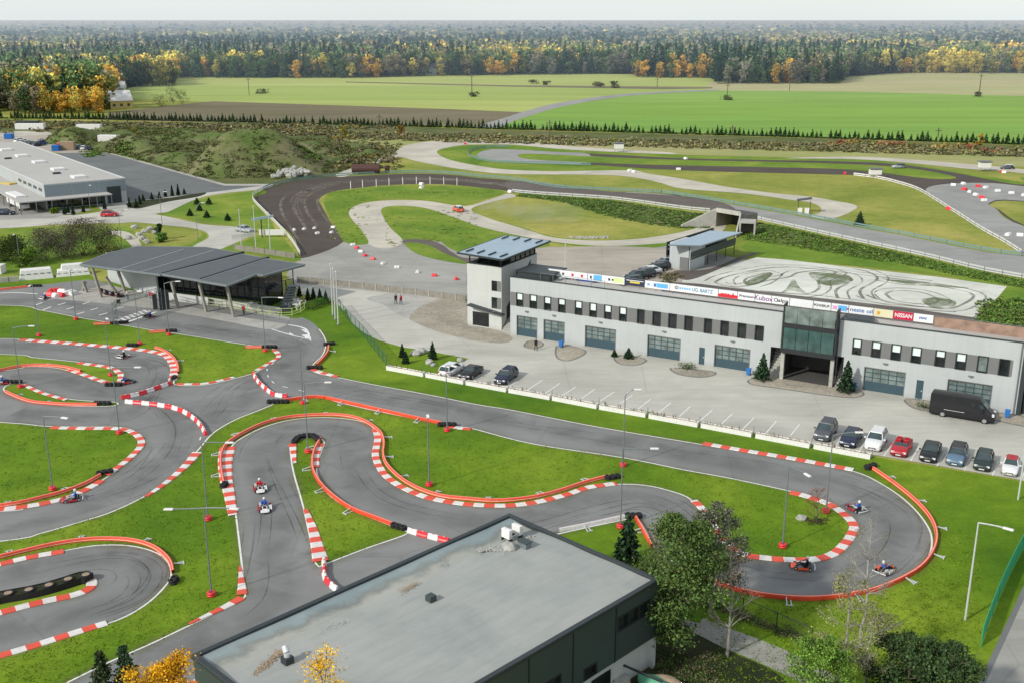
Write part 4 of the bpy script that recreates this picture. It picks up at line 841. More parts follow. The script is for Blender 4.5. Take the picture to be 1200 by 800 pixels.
b.tube(r1[1]+Vector((.35, 0, .12)), r1[2]+Vector((.35, 0, .12)), 0.30, n=4, mi=1); b.tube(r2[1]+Vector((.35, 0, .12)), r2[2]+Vector((.35, 0, .12)), 0.30, n=4, mi=1)
b.build('roof_edge', ['galv', 'dark_frame'], PBd)
b = MB()
for p, q, z in (((140, 316), (215, 292.5), zr), ((165, 319), (250, 294), zr)): b.tube(G(*p, z)+Vector((0, 0, .02)), G(*q, z)+Vector((0, 0, .02)), 0.06, n=4)
b.build('roof_seam', 'galv_light', PBd)
for tp, bt in (((108, 314), (119, 349)), ((138, 316.5), (148, 347)), ((169, 321), (175, 340)), ((201, 331), (209, 361)), ((233, 331), (242, 366)), ((266, 336), (274, 372)), ((124, 325), (136, 343)), ((97, 330), (102, 343)), ((100, 330), (97, 341))):
    base = G(*bt); tpv = on_plane(tp[0], tp[1], base, Vector((0, -1, 0))); 
    if bt[0] < 103: tpv.z = min(tpv.z, 2.2)
    MB().tube(base, tpv, 0.28, 0.28, 6).build('post', 'wood_grey', PBd)
# walls under the roof
fa, fb = G(166, 350), G(318, 364)
def wallseg(b, a, c, z0, z1, th=0.2, mi=0):
    d = (c-a); L = d.length; b.obox(((a+c)/2).to_tuple()[:2]+(z0,), L, th, z1-z0, math.atan2(d.y, d.x), mi)
A = [G(150, 342), G(186, 349.5), G(300, 364), G(322, 358), G(345, 345)]
b = MB(); wallseg(b, G(128, 329), A[1], 0, 5.0, 0.3); wallseg(b, A[1], A[2]+Vector((0, 1, 0)), 0, 1.0, 0.4)
b.build('wall', 'wall_grey', PBd)
b = MB(); wallseg(b, G(186, 346), G(312, 361), 1.0, 4.9, 0.1); wallseg(b, G(312, 361), G(332, 352), 0.0, 4.9, 0.1); b.build('window', 'glass_dark', PBd)
b = MB()
for k in range(17):
    p = G(186, 346).lerp(G(312, 361), k/16)+Vector((0, -0.12, 0)); b.obox((p.x, p.y, 1.0), 0.12, 0.1, 4.0, 0)
p = G(186, 346).lerp(G(312, 361), .5)+Vector((0, -0.13, 0)); d = G(312, 361)-G(186, 346); b.obox((p.x, p.y, 3.1), d.length, 0.1, 0.15, math.atan2(d.y, d.x))
b.build('window_frame', 'dark_frame', PBd)
b = MB(); wallseg(b, G(186, 350.5), G(245, 358), 0, 1.3, 0.3); wallseg(b, G(262, 359), G(328, 368), 0, 1.0, 0.3); b.build('parapet', 'wall_light', PBd)
b = MB()
for k in range(6):
    p = G(300, 357).lerp(G(345, 350), k/5); b.tube(p, p+Vector((0, 0, 5.2 if k in (1, 5) else 3.2)), 0.09, n=5)
b.tube(G(325, 352)+Vector((0, 0, 3.0)), G(345, 347)+Vector((0, 0, 3.0)), 0.07, n=5); b.build('terrace_post', 'dark_frame', PBd)
st = MB(); a = G(332, 364); c = G(345, 352)
for k in range(10):
    q = a.lerp(c, k/10); st.obox((q.x, q.y, 0.28*k), 1.6, 1.4, 0.12, 0.4)
st.tube(a+Vector((0, 0, .9)), c+Vector((0, 0, 3.8)), 0.05, n=5); st.tube(a+Vector((1.4, .4, .9)), c+Vector((1.4, .4, 3.8)), 0.05, n=5)
st.build('stairs', 'galv', PBd)
# fence in front of the clubhouse
def railing(name, label, px, hh, mat, post=2.0, rails=(0.3, 0.7, 1.0), r=0.04, cat='railing', mesh=None):
    b = MB(); P = W(px); Q = resample(P, post)
    for q in Q: b.tube(q, q+Vector((0, 0, hh)), r, n=5)
    for a, c in zip(Q, Q[1:]):
        for k in rails: b.tube(a+Vector((0, 0, hh*k)), c+Vector((0, 0, hh*k)), r*0.8, n=4)
    o = b.build(name, mat); return tag(o, label, cat)
M('rail_yellow', (0.50, 0.55, 0.25), 0.6)
railing('railing', 'pale yellow green railing in front of the clubhouse terrace', [(228, 356), (260, 360), (300, 367), (338, 372), (352, 367), (357, 363)], 1.2, 'rail_yellow', 2.2, (0.15, 0.5, 1.0), 0.06)
railing('railing', 'low dark railing along the pit lane in front of the clubhouse windows', [(172, 346), (240, 360), (300, 371), (330, 376)], 0.9, 'galv', 2.5, (0.5, 1.0), 0.04)
# start gantry
GA = thing('start_gantry', 'grey lattice truss gantry with traffic light over the chequered start line', 'gantry')
ga, gc = G(136, 381), G(188, 364); hg = 3.3
def truss(b, a, c, w_=0.35, r=0.035, n=None):
    a = Vector(a); c = Vector(c); d = (c-a); L = d.length; d.normalize(); u = d.orthogonal().normalized()*w_/2; v = d.cross(u).normalized()*w_/2
    n = n or max(3, int(L/0.7)); cs = [u+v, u-v, -u-v, v-u]
    for q in cs: b.tube(a+q, c+q, r, n=4)
    for k in range(n):
        p, q = a.lerp(c, k/n), a.lerp(c, (k+1)/n)
        for i in range(4): b.tube(p+cs[i], q+cs[(i+1) % 4], r*0.7, n=3)
for p in (ga, gc): b = MB(); truss(b, p, p+Vector((0, 0, hg+.3)), 0.5); b.build('post', 'galv', GA)
b = MB(); truss(b, ga+Vector((0, 0, hg)), gc+Vector((0, 0, hg)), 0.6); b.build('beam', 'galv', GA)
b = MB(); m_ = ga.lerp(gc, .1)+Vector((0, 0, hg-.2)); b.obox((m_.x, m_.y, m_.z), 0.5, 0.3, 0.6, 0); b.build('signal_light', 'dark_frame', GA)
b = MB(); b.obox((gc.x+.6, gc.y+.3, 0), 1.6, 0.25, 3.2, 0.2); b.obox((gc.x-.9, gc.y+.5, 0.1), 0.7, 0.25, 2.4, 0.2); b.build('scoreboard', 'dark_frame', GA)
FL = thing('flag', 'red and white flag hanging by the start gantry', 'flag', G(175, 357))
MB().tube((0, 0, 0), (0, 0, 2.6), 0.04, n=5).build('pole', 'galv_light', FL)
for k, mt in enumerate(('plastic_white', 'plastic_red')):
    b = MB(); b.add([(0.05, 0, 2.6-k*.55), (0.5, .1, 2.5-k*.55), (1.0, 0, 2.3-k*.55), (1.0, 0, 1.75-k*.55), (0.5, .1, 1.95-k*.55), (0.05, 0, 2.05-k*.55)], [(0, 1, 4, 5), (1, 2, 3, 4)]); b.build('cloth', mt, FL)
# ================================================================== GRANDSTAND
zg = 5.2; GS = thing('grandstand', 'small raised stand with sloping pale blue roof and grey block at its left', 'grandstand')
ra, rb, rc_, rd = G(783, 287, 5.0), G(822, 288, 5.0), G(870, 272.5, 5.0), G(832, 270.5, 5.0)
MB().slab([ra, rb, rc_, rd], 0.2).build('roof', 'roof_blue', GS)
b = MB()
for a, c in ((ra, rb), (rb, rc_)): b.tube(a-Vector((0, 0, .1)), c-Vector((0, 0, .1)), 0.14, n=4)
b.build('roof_edge', 'galv', GS)
gw = [G(784, 315), G(799, 317.5), G(808, 314)]; 
fa_ = G(784, 314.5); fb_ = G(808, 318); dd = (fb_-fa_).normalized(); nn = Vector((-dd.y, dd.x, 0)); LL = (fb_-fa_).length
b = MB(); b.slab([fa_+Vector((0, 0, 4.9)), fb_+Vector((0, 0, 4.9)), fb_+nn*6+Vector((0, 0, 4.9)), fa_+nn*6+Vector((0, 0, 4.9))], 4.9); b.build('wall', 'wall_grey', GS)
b = MB(); p = fa_.lerp(fb_, .72)-nn*.02; b.obox((p.x, p.y, 0), 1.7, 0.1, 2.4, math.atan2(dd.y, dd.x)); b.build('door', 'panel_grey', GS)
sa, sb = G(812, 313.5), G(864, 295); sd_ = (sb-sa).normalized(); sn = Vector((-sd_.y, sd_.x, 0)); SLn = (sb-sa).length
b = MB(); b.slab([fb_+Vector((0, 0, 2.3)), fb_+Vector((0, 0, 2.3))+sd_*SLn, fb_+sd_*SLn+sn*5+Vector((0, 0, 2.3)), fb_+sn*5+Vector((0, 0, 2.3))], 0.3)
for k in range(4): q0 = sn*(1+k); z = 2.3+.35*(k+1); b.slab([fb_+q0+Vector((0, 0, z)), fb_+q0+sd_*SLn+Vector((0, 0, z)), fb_+q0+sd_*SLn+sn+Vector((0, 0, z)), fb_+q0+sn+Vector((0, 0, z))], .35)
b.build('seating', 'clad_dark', GS)
for k in range(6):
    for off in (0.2, 4.8): p = fb_+sd_*(SLn*k/5)+sn*off; MB().tube(p, p+Vector((0, 0, 4.8)), 0.08, n=5).build('post', 'dark_frame', GS)
b = MB(); b.slab([fb_+sd_*.2-sn*.05+Vector((0, 0, 3.4)), fb_+sd_*SLn-sn*.05+Vector((0, 0, 3.4)), fb_+sd_*SLn+Vector((0, 0, 3.4)), fb_+sd_*.2+Vector((0, 0, 3.4))], 1.0); b.build('balustrade', 'clad_dark', GS)
b = MB(); wallseg(b, fb_+sn*5, fb_+sn*5+sd_*SLn, 2.3, 4.8, .1); b.build('back_wall', 'clad_dark', GS)
# ================================================================== FOREGROUND HALL
ZH = 7.0
PL, PT_, PR = G(245, 782, ZH), G(597, 602, ZH), G(772, 678, ZH)
ex = (PR-PT_); ey = (PL-PT_); ey = ey-ex.normalized()*ey.dot(ex.normalized()); PL = PT_+ey; PBt = PL+ex
HL = thing('flat_roof_hall', 'large dark clad hall with flat pale grey roof in the foreground', 'building', (PT_.x, PT_.y, 0), math.atan2(ex.y, ex.x))
XW = ex.length; YW = -ey.length      # local: x along the back edge, y negative towards the camera
def hl(px, py, side):                 # right wall coordinates (distance from back corner, z)
    n = ex.normalized(); p = on_plane(px, py, PR, n); return (p-PR).dot(ey.normalized()), p.z
b = MB()
b.add([(0, 0, 0), (XW, 0, 0), (XW, 0, ZH), (0, 0, ZH)], [(0, 3, 2, 1)]); b.add([(0, YW, 0), (XW, YW, 0), (XW, YW, ZH), (0, YW, ZH)], [(0, 1, 2, 3)])
b.add([(0, 0, 0), (0, YW, 0), (0, YW, ZH), (0, 0, ZH)], [(0, 1, 2, 3)])
ZS = 2.55
holes = []
w_a = hl(724, 743, 1), hl(760.5, 701, 1)
def hr(x0, yb0, x1, yt1):
    a = hl(x0, yb0, 1); c = hl(x1, yt1, 1); return a, c
def rectr(xa, ya_t, ya_b, xb, yb_t, yb_b):
    a1, a2, c1, c2 = hl(xa, ya_t, 1), hl(xa, ya_b, 1), hl(xb, yb_t, 1), hl(xb, yb_b, 1)
    d0, d1 = sorted(((a1[0]+a2[0])/2, (c1[0]+c2[0])/2)); return (d0, d1, (a2[1]+c2[1])/2, (a1[1]+c1[1])/2)
RW = [rectr(724.5, 724, 742, 760.5, 701.5, 715), rectr(684.5, 786, 806, 699, 774, 794), rectr(633, 807, 830, 657, 786, 806)]
for d0, d1, z0, z1 in RW: holes.append((d0, d1, max(z0, ZS+.1), z1))
rw = MB(); wall_with_holes(rw, 0, -YW, ZS, ZH, holes, 0.0)
b.add([(XW, -x, z) for x, y, z in [(v[0], v[1], v[2]) for v in rw.v]], rw.f) if False else None
b.add([(XW-y, -x, z) for x, y, z in rw.v], [tuple(reversed(f)) for f in rw.f])
b.build('wall', 'clad_dark', HL)
b = MB(); b.add([(XW-0.35, 0, 0), (XW-0.35, YW, 0), (XW-0.35, YW, ZS), (XW-0.35, 0, ZS)], [(0, 3, 2, 1)]); b.box(XW-0.35, XW-.002, YW, 0, ZS-0.02, ZS); b.box(XW-.35, XW+.002, -.3, 0, 0, ZS-.02); b.build('base_wall', 'wall_light', HL)
for d0, d1, z0, z1 in holes:
    o = MB(); o.box(XW-0.22, XW-0.18, -d1, -d0, z0, z1); n = max(1, round((d1-d0)/1.0)); o = o.build('window', 'glass_dark', HL)
    q = MB()
    for k in range(n+1): y = -d0-(d1-d0)*k/n; q.box(XW-0.2, XW+0.03, y-0.05, y+0.05, z0, z1)
    for z in (z0, z1): q.box(XW-0.2, XW+0.04, -d1-.04, -d0+.04, z-0.05, z+0.05)
    q.build('window_frame', 'dark_frame', o)
for d in (4.6, 8.9, 13, 17.5): MB().box(XW, XW+0.05, -d-.03, -d+.03, ZS, ZH-.3).build('cladding_joint', 'dark_frame', HL)
b = MB(); b.box(XW-.34, XW-.3, -6.6, -4.6, .1, 1.9); b.build('ground_window', 'glass_dark', HL)
b = MB(); e = 0.28
b.box(-.1, XW+.1, -e, .1, ZH-.25, ZH+.05); b.box(-.1, XW+.1, YW-.1, YW+e, ZH-.25, ZH+.05); b.box(-.1, e, YW+e, -e, ZH-.25, ZH+.05); b.box(XW-e, XW+.1, YW+e, -e, ZH-.25, ZH+.05)
b.build('parapet', 'dark_metal', HL, bevel=0.03)
# roof surface with a shallow gutter line
b = MB(); nx, ny = 30, 50; vs = []
for j in range(ny+1):
    for i in range(nx+1):
        x = e+(XW-2*e)*i/nx; y = -e+(YW+2*e)*j/ny
        dd_ = abs((x-2.4-0.4*math.sin(y*.5))); z = ZH-.12-.16*math.exp(-(dd_/1.1)**2)+.02*math.sin(x*1.3+y*.7); vs.append((x, y, z))
b.add(vs, [(j*(nx+1)+i, (j+1)*(nx+1)+i, (j+1)*(nx+1)+i+1, j*(nx+1)+i+1) for j in range(ny) for i in range(nx)])
def roofmat():
    m, t, bs_ = nodes('roof_felt2'); v = coords(t); 
    c = ramp(t, noise(t, 0.12, 5, 0.6, v, 0.8), [(0.3, (0.245, 0.275, 0.27)), (0.55, (0.33, 0.345, 0.325)), (0.75, (0.37, 0.375, 0.35))])
    g = t.nodes.new("ShaderNodeSeparateXYZ"); t.links.new(v, g.inputs[0])
    # puddled gutter along the long edge
    f = noise(t, 0.5, 4, 0.6, v, 0.5); a = t.nodes.new("ShaderNodeMath"); a.operation = 'ADD'; t.links.new(g.outputs['X'], a.inputs[0])
    mm = t.nodes.new("ShaderNodeMath"); mm.operation = 'MULTIPLY'; mm.inputs[1].default_value = 2.2; t.links.new(f, mm.inputs[0]); t.links.new(mm.outputs[0], a.inputs[1])
    mr = t.nodes.new("ShaderNodeMapRange"); mr.inputs[1].default_value = 1.2; mr.inputs[2].default_value = 6.0; t.links.new(a.outputs[0], mr.inputs[0])
    gut = ramp(t, mr.outputs[0], [(0.0, (0.80, 0.90, 0.95)), (0.18, (0.72, 0.86, 0.93)), (0.30, (0.62, 0.64, 0.62)), (0.42, (1.05, 1.03, 0.98)), (0.6, (1, 1, 1))])
    c = mixc(t, 1.0, c, gut, 'MULTIPLY'); c = mixc(t, .5, c, ramp(t, noise(t, 1.5, 5, .7, coords(t, (1, .25, 1))), [(.35, (.88,)*3), (.65, (1.08,)*3)]), 'MULTIPLY')
    q = t.nodes.new('ShaderNodeMath'); q.operation = 'PINGPONG'; q.inputs[1].default_value = .55; t.links.new(g.outputs['X'], q.inputs[0]); c = mixc(t, .5, c, ramp(t, q.outputs[0], [(0.0, (.84,)*3), (0.05, (1,)*3)]), 'MULTIPLY'); q = t.nodes.new('ShaderNodeMath'); q.operation = 'PINGPONG'; q.inputs[1].default_value = 4.1; t.links.new(g.outputs['Y'], q.inputs[0]); c = mixc(t, .4, c, ramp(t, q.outputs[0], [(0.0, (.84,)*3), (0.01, (1,)*3)]), 'MULTIPLY')
    t.links.new(c, bs_.inputs['Base Color'])
    rr = ramp(t, mr.outputs[0], [(0.1, (0.45,)*3), (0.35, (0.85,)*3)]); t.links.new(rr, bs_.inputs['Roughness']); MC['roof_felt2'] = m
roofmat(); b.build('roof', 'roof_felt2', HL, smooth=True)
Mh = (Matrix.Translation((PT_.x, PT_.y, 0)) @ Matrix.Rotation(math.atan2(ex.y, ex.x), 4, 'Z')).inverted()
def RP(px, py): return Mh @ G(px, py, ZH-.1)
def debris(px, label, mat, n, size):
    b = MB(); P = [RP(*p) for p in px]
    for k in range(n):
        i = random.randrange(len(P)-1); q = P[i].lerp(P[i+1], random.random()); q += Vector((random.gauss(0, .16), random.gauss(0, .16), 0)); s = random.uniform(.4, 1)*size
        b.ball((q.x, q.y, ZH-.12+s*.3), s, s*random.uniform(.6, 1), s*.5, 5, 3)
    o = b.build('gravel', mat); o.location = (PT_.x, PT_.y, 0); o.rotation_euler = (0, 0, math.atan2(ex.y, ex.x)); return tag(o, label, 'gravel', kind='stuff')
M('gravel_tan', (0.33, 0.25, 0.17), .9, var=.4, scale=8)
debris([(300, 788), (312, 778), (322, 768), (328, 762)], 'tan gravel heap around the metal vent pipe on the flat roof', 'gravel_tan', 340, .07)
debris([(472, 692), (482, 685), (490, 682)], 'small patch of tan gravel in the roof gutter', 'gravel_tan', 160, .06)
debris([(376, 737), (386, 732), (398, 729), (404, 727)], 'thin dark line of grit in the roof gutter', 'stone_grey', 70, .05)
debris([(515, 662), (522, 660)], 'sparse grit near the far end of the roof gutter', 'stone_grey', 30, .06)
debris([(560, 645), (575, 641), (590, 646), (605, 634), (622, 628)], 'grey gravel patch below the white air conditioning units', 'stone_grey', 420, .09)
def rthing(name, label, cat, px, py): p = G(px, py, ZH-.12); return thing(name, label, cat, p, math.atan2(ex.y, ex.x))
for px, py, lb in ((594, 633, 'left white air conditioning unit on the flat roof'), (606, 628, 'right white air conditioning unit on the flat roof')):
    t_ = rthing('air_conditioner', lb, 'air conditioner', px, py)
    MB().box(-.42, .42, -.17, .17, .25, .98).build('casing', 'plastic_white', t_, bevel=.02)
    b = MB(); b.torus((.17, .175, .6), .24, .03, 12, 4, axis='y'); b.box(-.3, .38, .171, .176, .34, .86); b.build('grille', 'dark_metal', t_)
    b = MB(); b.box(-.4, -.32, -.2, .2, 0, .25); b.box(.32, .4, -.2, .2, 0, .25); b.build('foot', 'dark_frame', t_)
t_ = rthing('vent_box', 'green grey metal vent box beside the white air conditioning units', 'vent', 615, 640); MB().box(-.4, .4, -.3, .3, 0, .42).build('body', 'galv', t_, bevel=.02); MB().box(-.46, .46, -.36, .36, .42, .48).build('lid', 'clad_dark', t_)
t_ = rthing('vent_mound', 'round grey gravel covered mound in front of the air conditioning units', 'mound', 596, 642); MB().ball((0, 0, .1), .62, .5, .42, 10, 6, jit=.12).build('body', 'stone_grey', t_)
t_ = rthing('vent_box', 'small dark cube vent standing alone in the middle of the flat roof', 'vent', 505, 703); MB().box(-.28, .28, -.28, .28, 0, .42).build('body', 'clad_dark', t_, bevel=.02)
t_ = rthing('vent_pipe', 'dark roof box with shiny metal elbow pipe near the left corner of the flat roof', 'vent', 337, 776)
MB().box(-.3, .3, -.3, .3, 0, .45).build('body', 'dark_metal', t_, bevel=.02)
b = MB(); b.tube((0, 0, .45), (0, 0, .7), .2, n=12); b.tube((0, 0, .68), (-.35, .1, .92), .2, n=12); b.build('pipe', 'galv_light', t_, smooth=False)
t_ = rthing('roof_drain', 'tiny dark drain grate near the right edge of the flat roof', 'drain', 716, 657); MB().box(-.3, .3, -.1, .1, 0, .1).build('grate', 'dark_frame', t_)
# yard clutter beside the hall
t_ = thing('steel_gantry', 'black steel rail frame at the foot of the dark hall', 'frame', G(728, 800)); b = MB()
for a, c in (((0, 0, 0), (0, 0, 1.5)), ((0, 0, 1.5), (-1.5, 1.5, 1.5)), ((0, 0, 1.5), (2.6, -1.6, 1.2)), ((-1.5, 1.5, 0), (-1.5, 1.5, 1.5))): b.tube(a, c, .09, n=6)
b.build('rail', 'dark_frame', t_); MB().box(-.6, .5, -1.0, -.3, 0, .9).build('box', 'stone_grey', t_)
for px, py, lb, mt, sx in ((767, 806, 'mint green rusty boat hull beside the dark hall', 'ink_green', 1.3), (783, 806, 'tan rusty hull lying right of the mint green one', 'gravel_tan', 1.2)):
    t_ = thing('old_hull', lb, 'boat', G(px, py), R(-35)); b = MB()
    ring = []; n = 8
    for i in range(n+1):
        u = i/n*2-1; wv = .7*(1-abs(u)**2.5)+.05
        for a in range(7): an = math.pi*a/6; ring.append((u*sx, wv*math.cos(an), .15+.75*math.sin(an)*(1-.3*u*u)))
    b.add(ring, [(i*7+a, i*7+a+1, (i+1)*7+a+1, (i+1)*7+a) for i in range(n) for a in range(6)]); b.build('hull', mt, t_, smooth=True); MB().box(-sx*.8, sx*.8, -.05, .05, 0, .2).build('keel', 'rust_tank', t_)
# ================================================================== WAREHOUSE on the left
ZWH = 6.0
wa, wb, wc = G(51, 217, ZWH), G(146.5, 209, ZWH), G(15, 166.5, ZWH)
wx = wb-wa; wy = wc-wb; wy = wy-wx.normalized()*wy.dot(wx.normalized())
WH = thing('warehouse', 'large light grey warehouse with flat roof skylights and an L shaped canopy', 'building', (wa.x, wa.y, 0), math.atan2(wx.y, wx.x))
WX, WY = wx.length, wy.length
b = MB(); b.box(0, WX, 0, WY, 0, ZWH-.1); b.build('wall', ['wall_grey'], WH)
MB().box(.3, WX-.3, .3, WY-.3, ZWH-.099, ZWH-.02).build('roof', 'roof_mem', WH)
b = MB(); b.box(-.05, WX+.05, -.05, .3, ZWH-.1, ZWH+.1); b.box(-.05, .3, .3, WY, ZWH-.1, ZWH+.1); b.box(WX-.3, WX+.05, .3, WY, ZWH-.1, ZWH+.1); b.build('parapet', 'wall_light', WH)
Mw = (Matrix.Translation((wa.x, wa.y, 0)) @ Matrix.Rotation(math.atan2(wx.y, wx.x), 4, 'Z')).inverted()
for px, py in ((7, 176.5), (25.5, 183.5), (45.5, 190.8), (68, 199.3), (92, 208.2)):
    q = Mw @ G(px, py, ZWH); MB().box(q.x-1.5, q.x+1.5, q.y-1.8, q.y+1.8, ZWH-.02, ZWH+.5).build('skylight', 'plastic_white', WH)
for px, py in ((9.5, 186.5), (66.5, 204)):
    q = Mw @ G(px, py, ZWH); MB().box(q.x-.9, q.x+.9, q.y-.5, q.y+.5, ZWH-.02, ZWH+.4).build('vent', 'dark_frame', WH)
M('fac_blue', (0.22, 0.27, 0.30), .6, var=.05)
for k in range(3): MB().box(WX*k/3+.1, WX*(k+1)/3-.1, -.08, -.003, 2.9, ZWH-.3).build('facade_panel', 'fac_blue', WH)
b = MB(); b.box(WX*.755, WX*.93, -.12, -.004, 0, 4.2); b.build('gate', 'dark_metal', WH)
b = MB(); b.box(.4, WX*.72, -.1, -.003, .2, 2.5); b.build('window', 'glass_dark', WH)
b = MB(); b.box(-7, WX*.75, -4.5, -.1, 2.75, 3.0); b.box(-7, -.01, -.1, WY*.9, 2.75, 3.0); b.build('canopy', 'roof_mem', WH)
for k in range(7): MB().box(-6.8+k*(WX*.75+6.5)/6, -6.6+k*(WX*.75+6.5)/6, -4.3, -4.1, 0, 2.75).build('post', 'galv', WH)
for k in range(6): MB().box(-6.9, -6.7, k*6+.5, k*6+.7, 0, 2.75).build('post', 'galv', WH)
for k in range(5): MB().box(-.1, -.003, 2.2+k*5.0, 5.0+k*5.0, 4.1, 4.8).build('window', 'glass_dark', WH)
# ================================================================== TRACK FURNITURE
def barrier(px, label, hh=0.38, mats=('barrier_orange', 'barrier_pale', 'galv'), side=1, br=6.0, name='safety_barrier', ends=()):
    P = resample(W(cr(px, 6)), 0.8); N = normals(P); t = thing(name, label, 'safety barrier', P[len(P)//2]); o0 = Vector(P[len(P)//2])
    prof = [(-.11, .02), (-.14, .14), (-.11, .17), (-.11, .22), (-.14, .25), (-.10, hh), (.10, hh), (.12, .2), (.11, .02)]
    mi = [0, 1, 1, 0, 0, 0, 0, 0]; b = MB(); vs = []
    for p, n in zip(P, N):
        for u, z in prof: q = p+n*u*side-o0; vs.append((q.x, q.y, z))
    k = len(prof)
    for j in range(k-1):
        b.add([vs[i*k+j] for i in range(len(P))]+[vs[i*k+j+1] for i in range(len(P))], [(i, i+1, len(P)+i+1, len(P)+i) for i in range(len(P)-1)], mi[j])
    # pale stripe on the top
    ribbon(b, [p-o0 for p in P], 0.08, hh+.004, 1)
    b.build('rail', list(mats), t)
    d = br/2; Q = resample(P, br)
    for i in range(0, len(P)-2):
        if i % max(1, int(br/0.8)) != 3: continue
        p = P[i]-o0; n = N[i]*side; q = MB(); tn = Vector((-n.y, n.x, 0))
        q.tube(p+n*.18+Vector((0, 0, .3)), p+n*1.0+Vector((0, 0, .06)), .05, n=4); q.tube(p+n*.18+tn*.35+Vector((0, 0, .06)), p+n*1.05+tn*.35+Vector((0, 0, .06)), .06, n=4); q.tube(p+n*1.0-tn*.1+Vector((0, 0, .06)), p+n*1.0+tn*.5+Vector((0, 0, .06)), .06, n=4)
        q.build('bracket', 'galv_light', t)
    return t
def tyres(px, py, label, n=3, r=.36, rot=0.0, hh=2):
    "bundle of tyres laid flat in short stacks"
    t = thing('tyre_bundle', label, 'tyres', G(px, py), rot)
    for i in range(n):
        b = MB()
        for j in range(hh): b.torus((i*.52-(n-1)*.26, random.uniform(-.05, .05), .12+j*.21), .24, .12, 12, 5)
        b.build('tyre_stack', 'tyre_black', t, smooth=True)
    return t
BR = [([(1023, 550), (1050, 569), (1074, 589), (1091, 609), (1097.5, 629), (1093, 648), (1079, 666), (1057, 679.5), (1032, 690), (1014, 695), (973, 701.5), (933, 702.5), (883, 697), (843, 685.5), (815, 675)], 'long orange plastic barrier round the outside of the right hand hairpin', 1),
 ([(262, 567), (259, 550), (259, 535), (265, 522), (282, 510), (307, 498), (332, 491), (357, 488), (390, 487), (415, 490), (432, 497), (446, 508), (450, 520), (449, 532), (452, 543), (461, 554), (476, 566), (496, 576), (520, 583), (550, 586), (575, 588), (600, 587), (630, 583), (660, 575), (687, 566), (714, 559)], 'very long orange barrier following the central U bend and the S curve', 1),
 ([(332, 470.5), (352, 467.5), (375, 466), (400, 471), (440, 480), (480, 489), (518, 497)], 'orange barrier along the inner edge of the main straight in mid picture', -1),
 ([(376, 515), (369, 527), (366, 540), (367, 552), (375, 567), (390, 582), (412, 597), (440, 608), (461, 616)], 'orange barrier curving down the right of the central grass tongue', -1),
 ([(-20, 596), (0, 594), (25, 590), (50, 584), (75, 577.5), (100, 568), (118, 558)], 'orange barrier along the lower left bend ending in black tyres', 1),
 ([(-20, 658), (0, 654), (37, 645), (75, 637), (112, 633), (150, 634), (175, 640), (190, 649), (200, 660), (203, 672)], 'orange red barrier round the lower left hairpin', 1),
 ([(-20, 439), (0, 435), (25, 430), (50, 429), (75, 431), (95, 436)], 'orange barrier on the outer side of the upper left grass tongue', 1),
 ([(7, 460), (20, 466), (37, 471.5), (62, 474), (87, 475), (114, 475)], 'orange barrier under the small grass sliver at the left', 1),
 ([(182, 408.5), (192, 412), (202, 419), (208, 428), (209, 438)], 'orange barrier outside the first bend, beside the wide kerb', 1),
 ([(385, 407), (384, 414), (378, 422), (371, 429)], 'short orange barrier between two black tyre bundles at the road corner', 1),
 ([(-20, 343), (0, 341), (34, 337)], 'orange barrier at the far left of the start straight', 1),
 ([(110, 381), (133, 380)], 'short orange barrier at the foot of the start gantry', 1),
 ([(175, 390.5), (197, 389)], 'short orange barrier right of the start gantry on the lawn edge', 1),
 ([(288, 408), (309, 408)], 'short orange barrier near the tip of the lawn facing the clubhouse', 1),
 ([(745, 608), (751, 618), (757, 629), (764, 641)], 'orange and white barrier beside the small spruce', -1)]
for px, lb, sd_ in BR: barrier(px, lb, side=sd_)
barrier([(655, 623), (695, 615), (733, 606.5)], 'pale pinkish white barrier between the hall roof and the small spruce', mats=('plastic_white', 'barrier_pink', 'galv'), side=-1, br=4)
for px, py, lb, n, rt in ((1020, 548, 'black tyres at the upper end of the hairpin barrier', 3, .6), (263, 570, 'black tyres at the lower end of the long U bend barrier', 2, 1.4), (326, 472, 'black tyres where the red and white blocks meet the mid picture barrier', 5, 0), (524, 499, 'black tyres at the right end of the mid picture barrier beside a lamp', 4, 0), (718, 560.5, 'black tyres at the right end of the S curve barrier', 3, .3), (467, 619, 'black tyres at the lower end of the grass tongue barrier', 3, -.5),
                          (123, 555, 'black tyres at the end of the lower left bend barrier', 3, .5), (204, 682, 'black tyres at the end of the lower left hairpin barrier', 2, 1.5), (133, 452, 'black tyres at the tip of the upper left grass tongue', 4, 0), (120, 474, 'black tyres at the end of the grass sliver barrier', 4, 0), (204, 444, 'black tyres at the bend below the first wide kerb', 2, 1.5), (386, 404.5, 'upper black tyres of the short road corner barrier', 3, .4), (369, 432, 'lower black tyres of the short road corner barrier', 4, 0),
                          (40, 336.5, 'black tyres at the end of the far left barrier', 5, 0), (140, 379.5, 'black tyres at the foot of the start gantry', 5, .2), (201, 389, 'black tyres right of the short barrier beside the start gantry', 3, 0), (316, 408, 'black tyres beside the lamp at the lawn tip', 4, 0), (155, 406, 'black tyres on top of the first bend kerb', 3, 0), (742, 606, 'black tyres where the pale and orange barriers meet', 3, 0)):
    tyres(px, py, lb, n, rot=rt)
tyres(14, 449, 'dark tyres behind the small grass sliver near the left edge', 5)
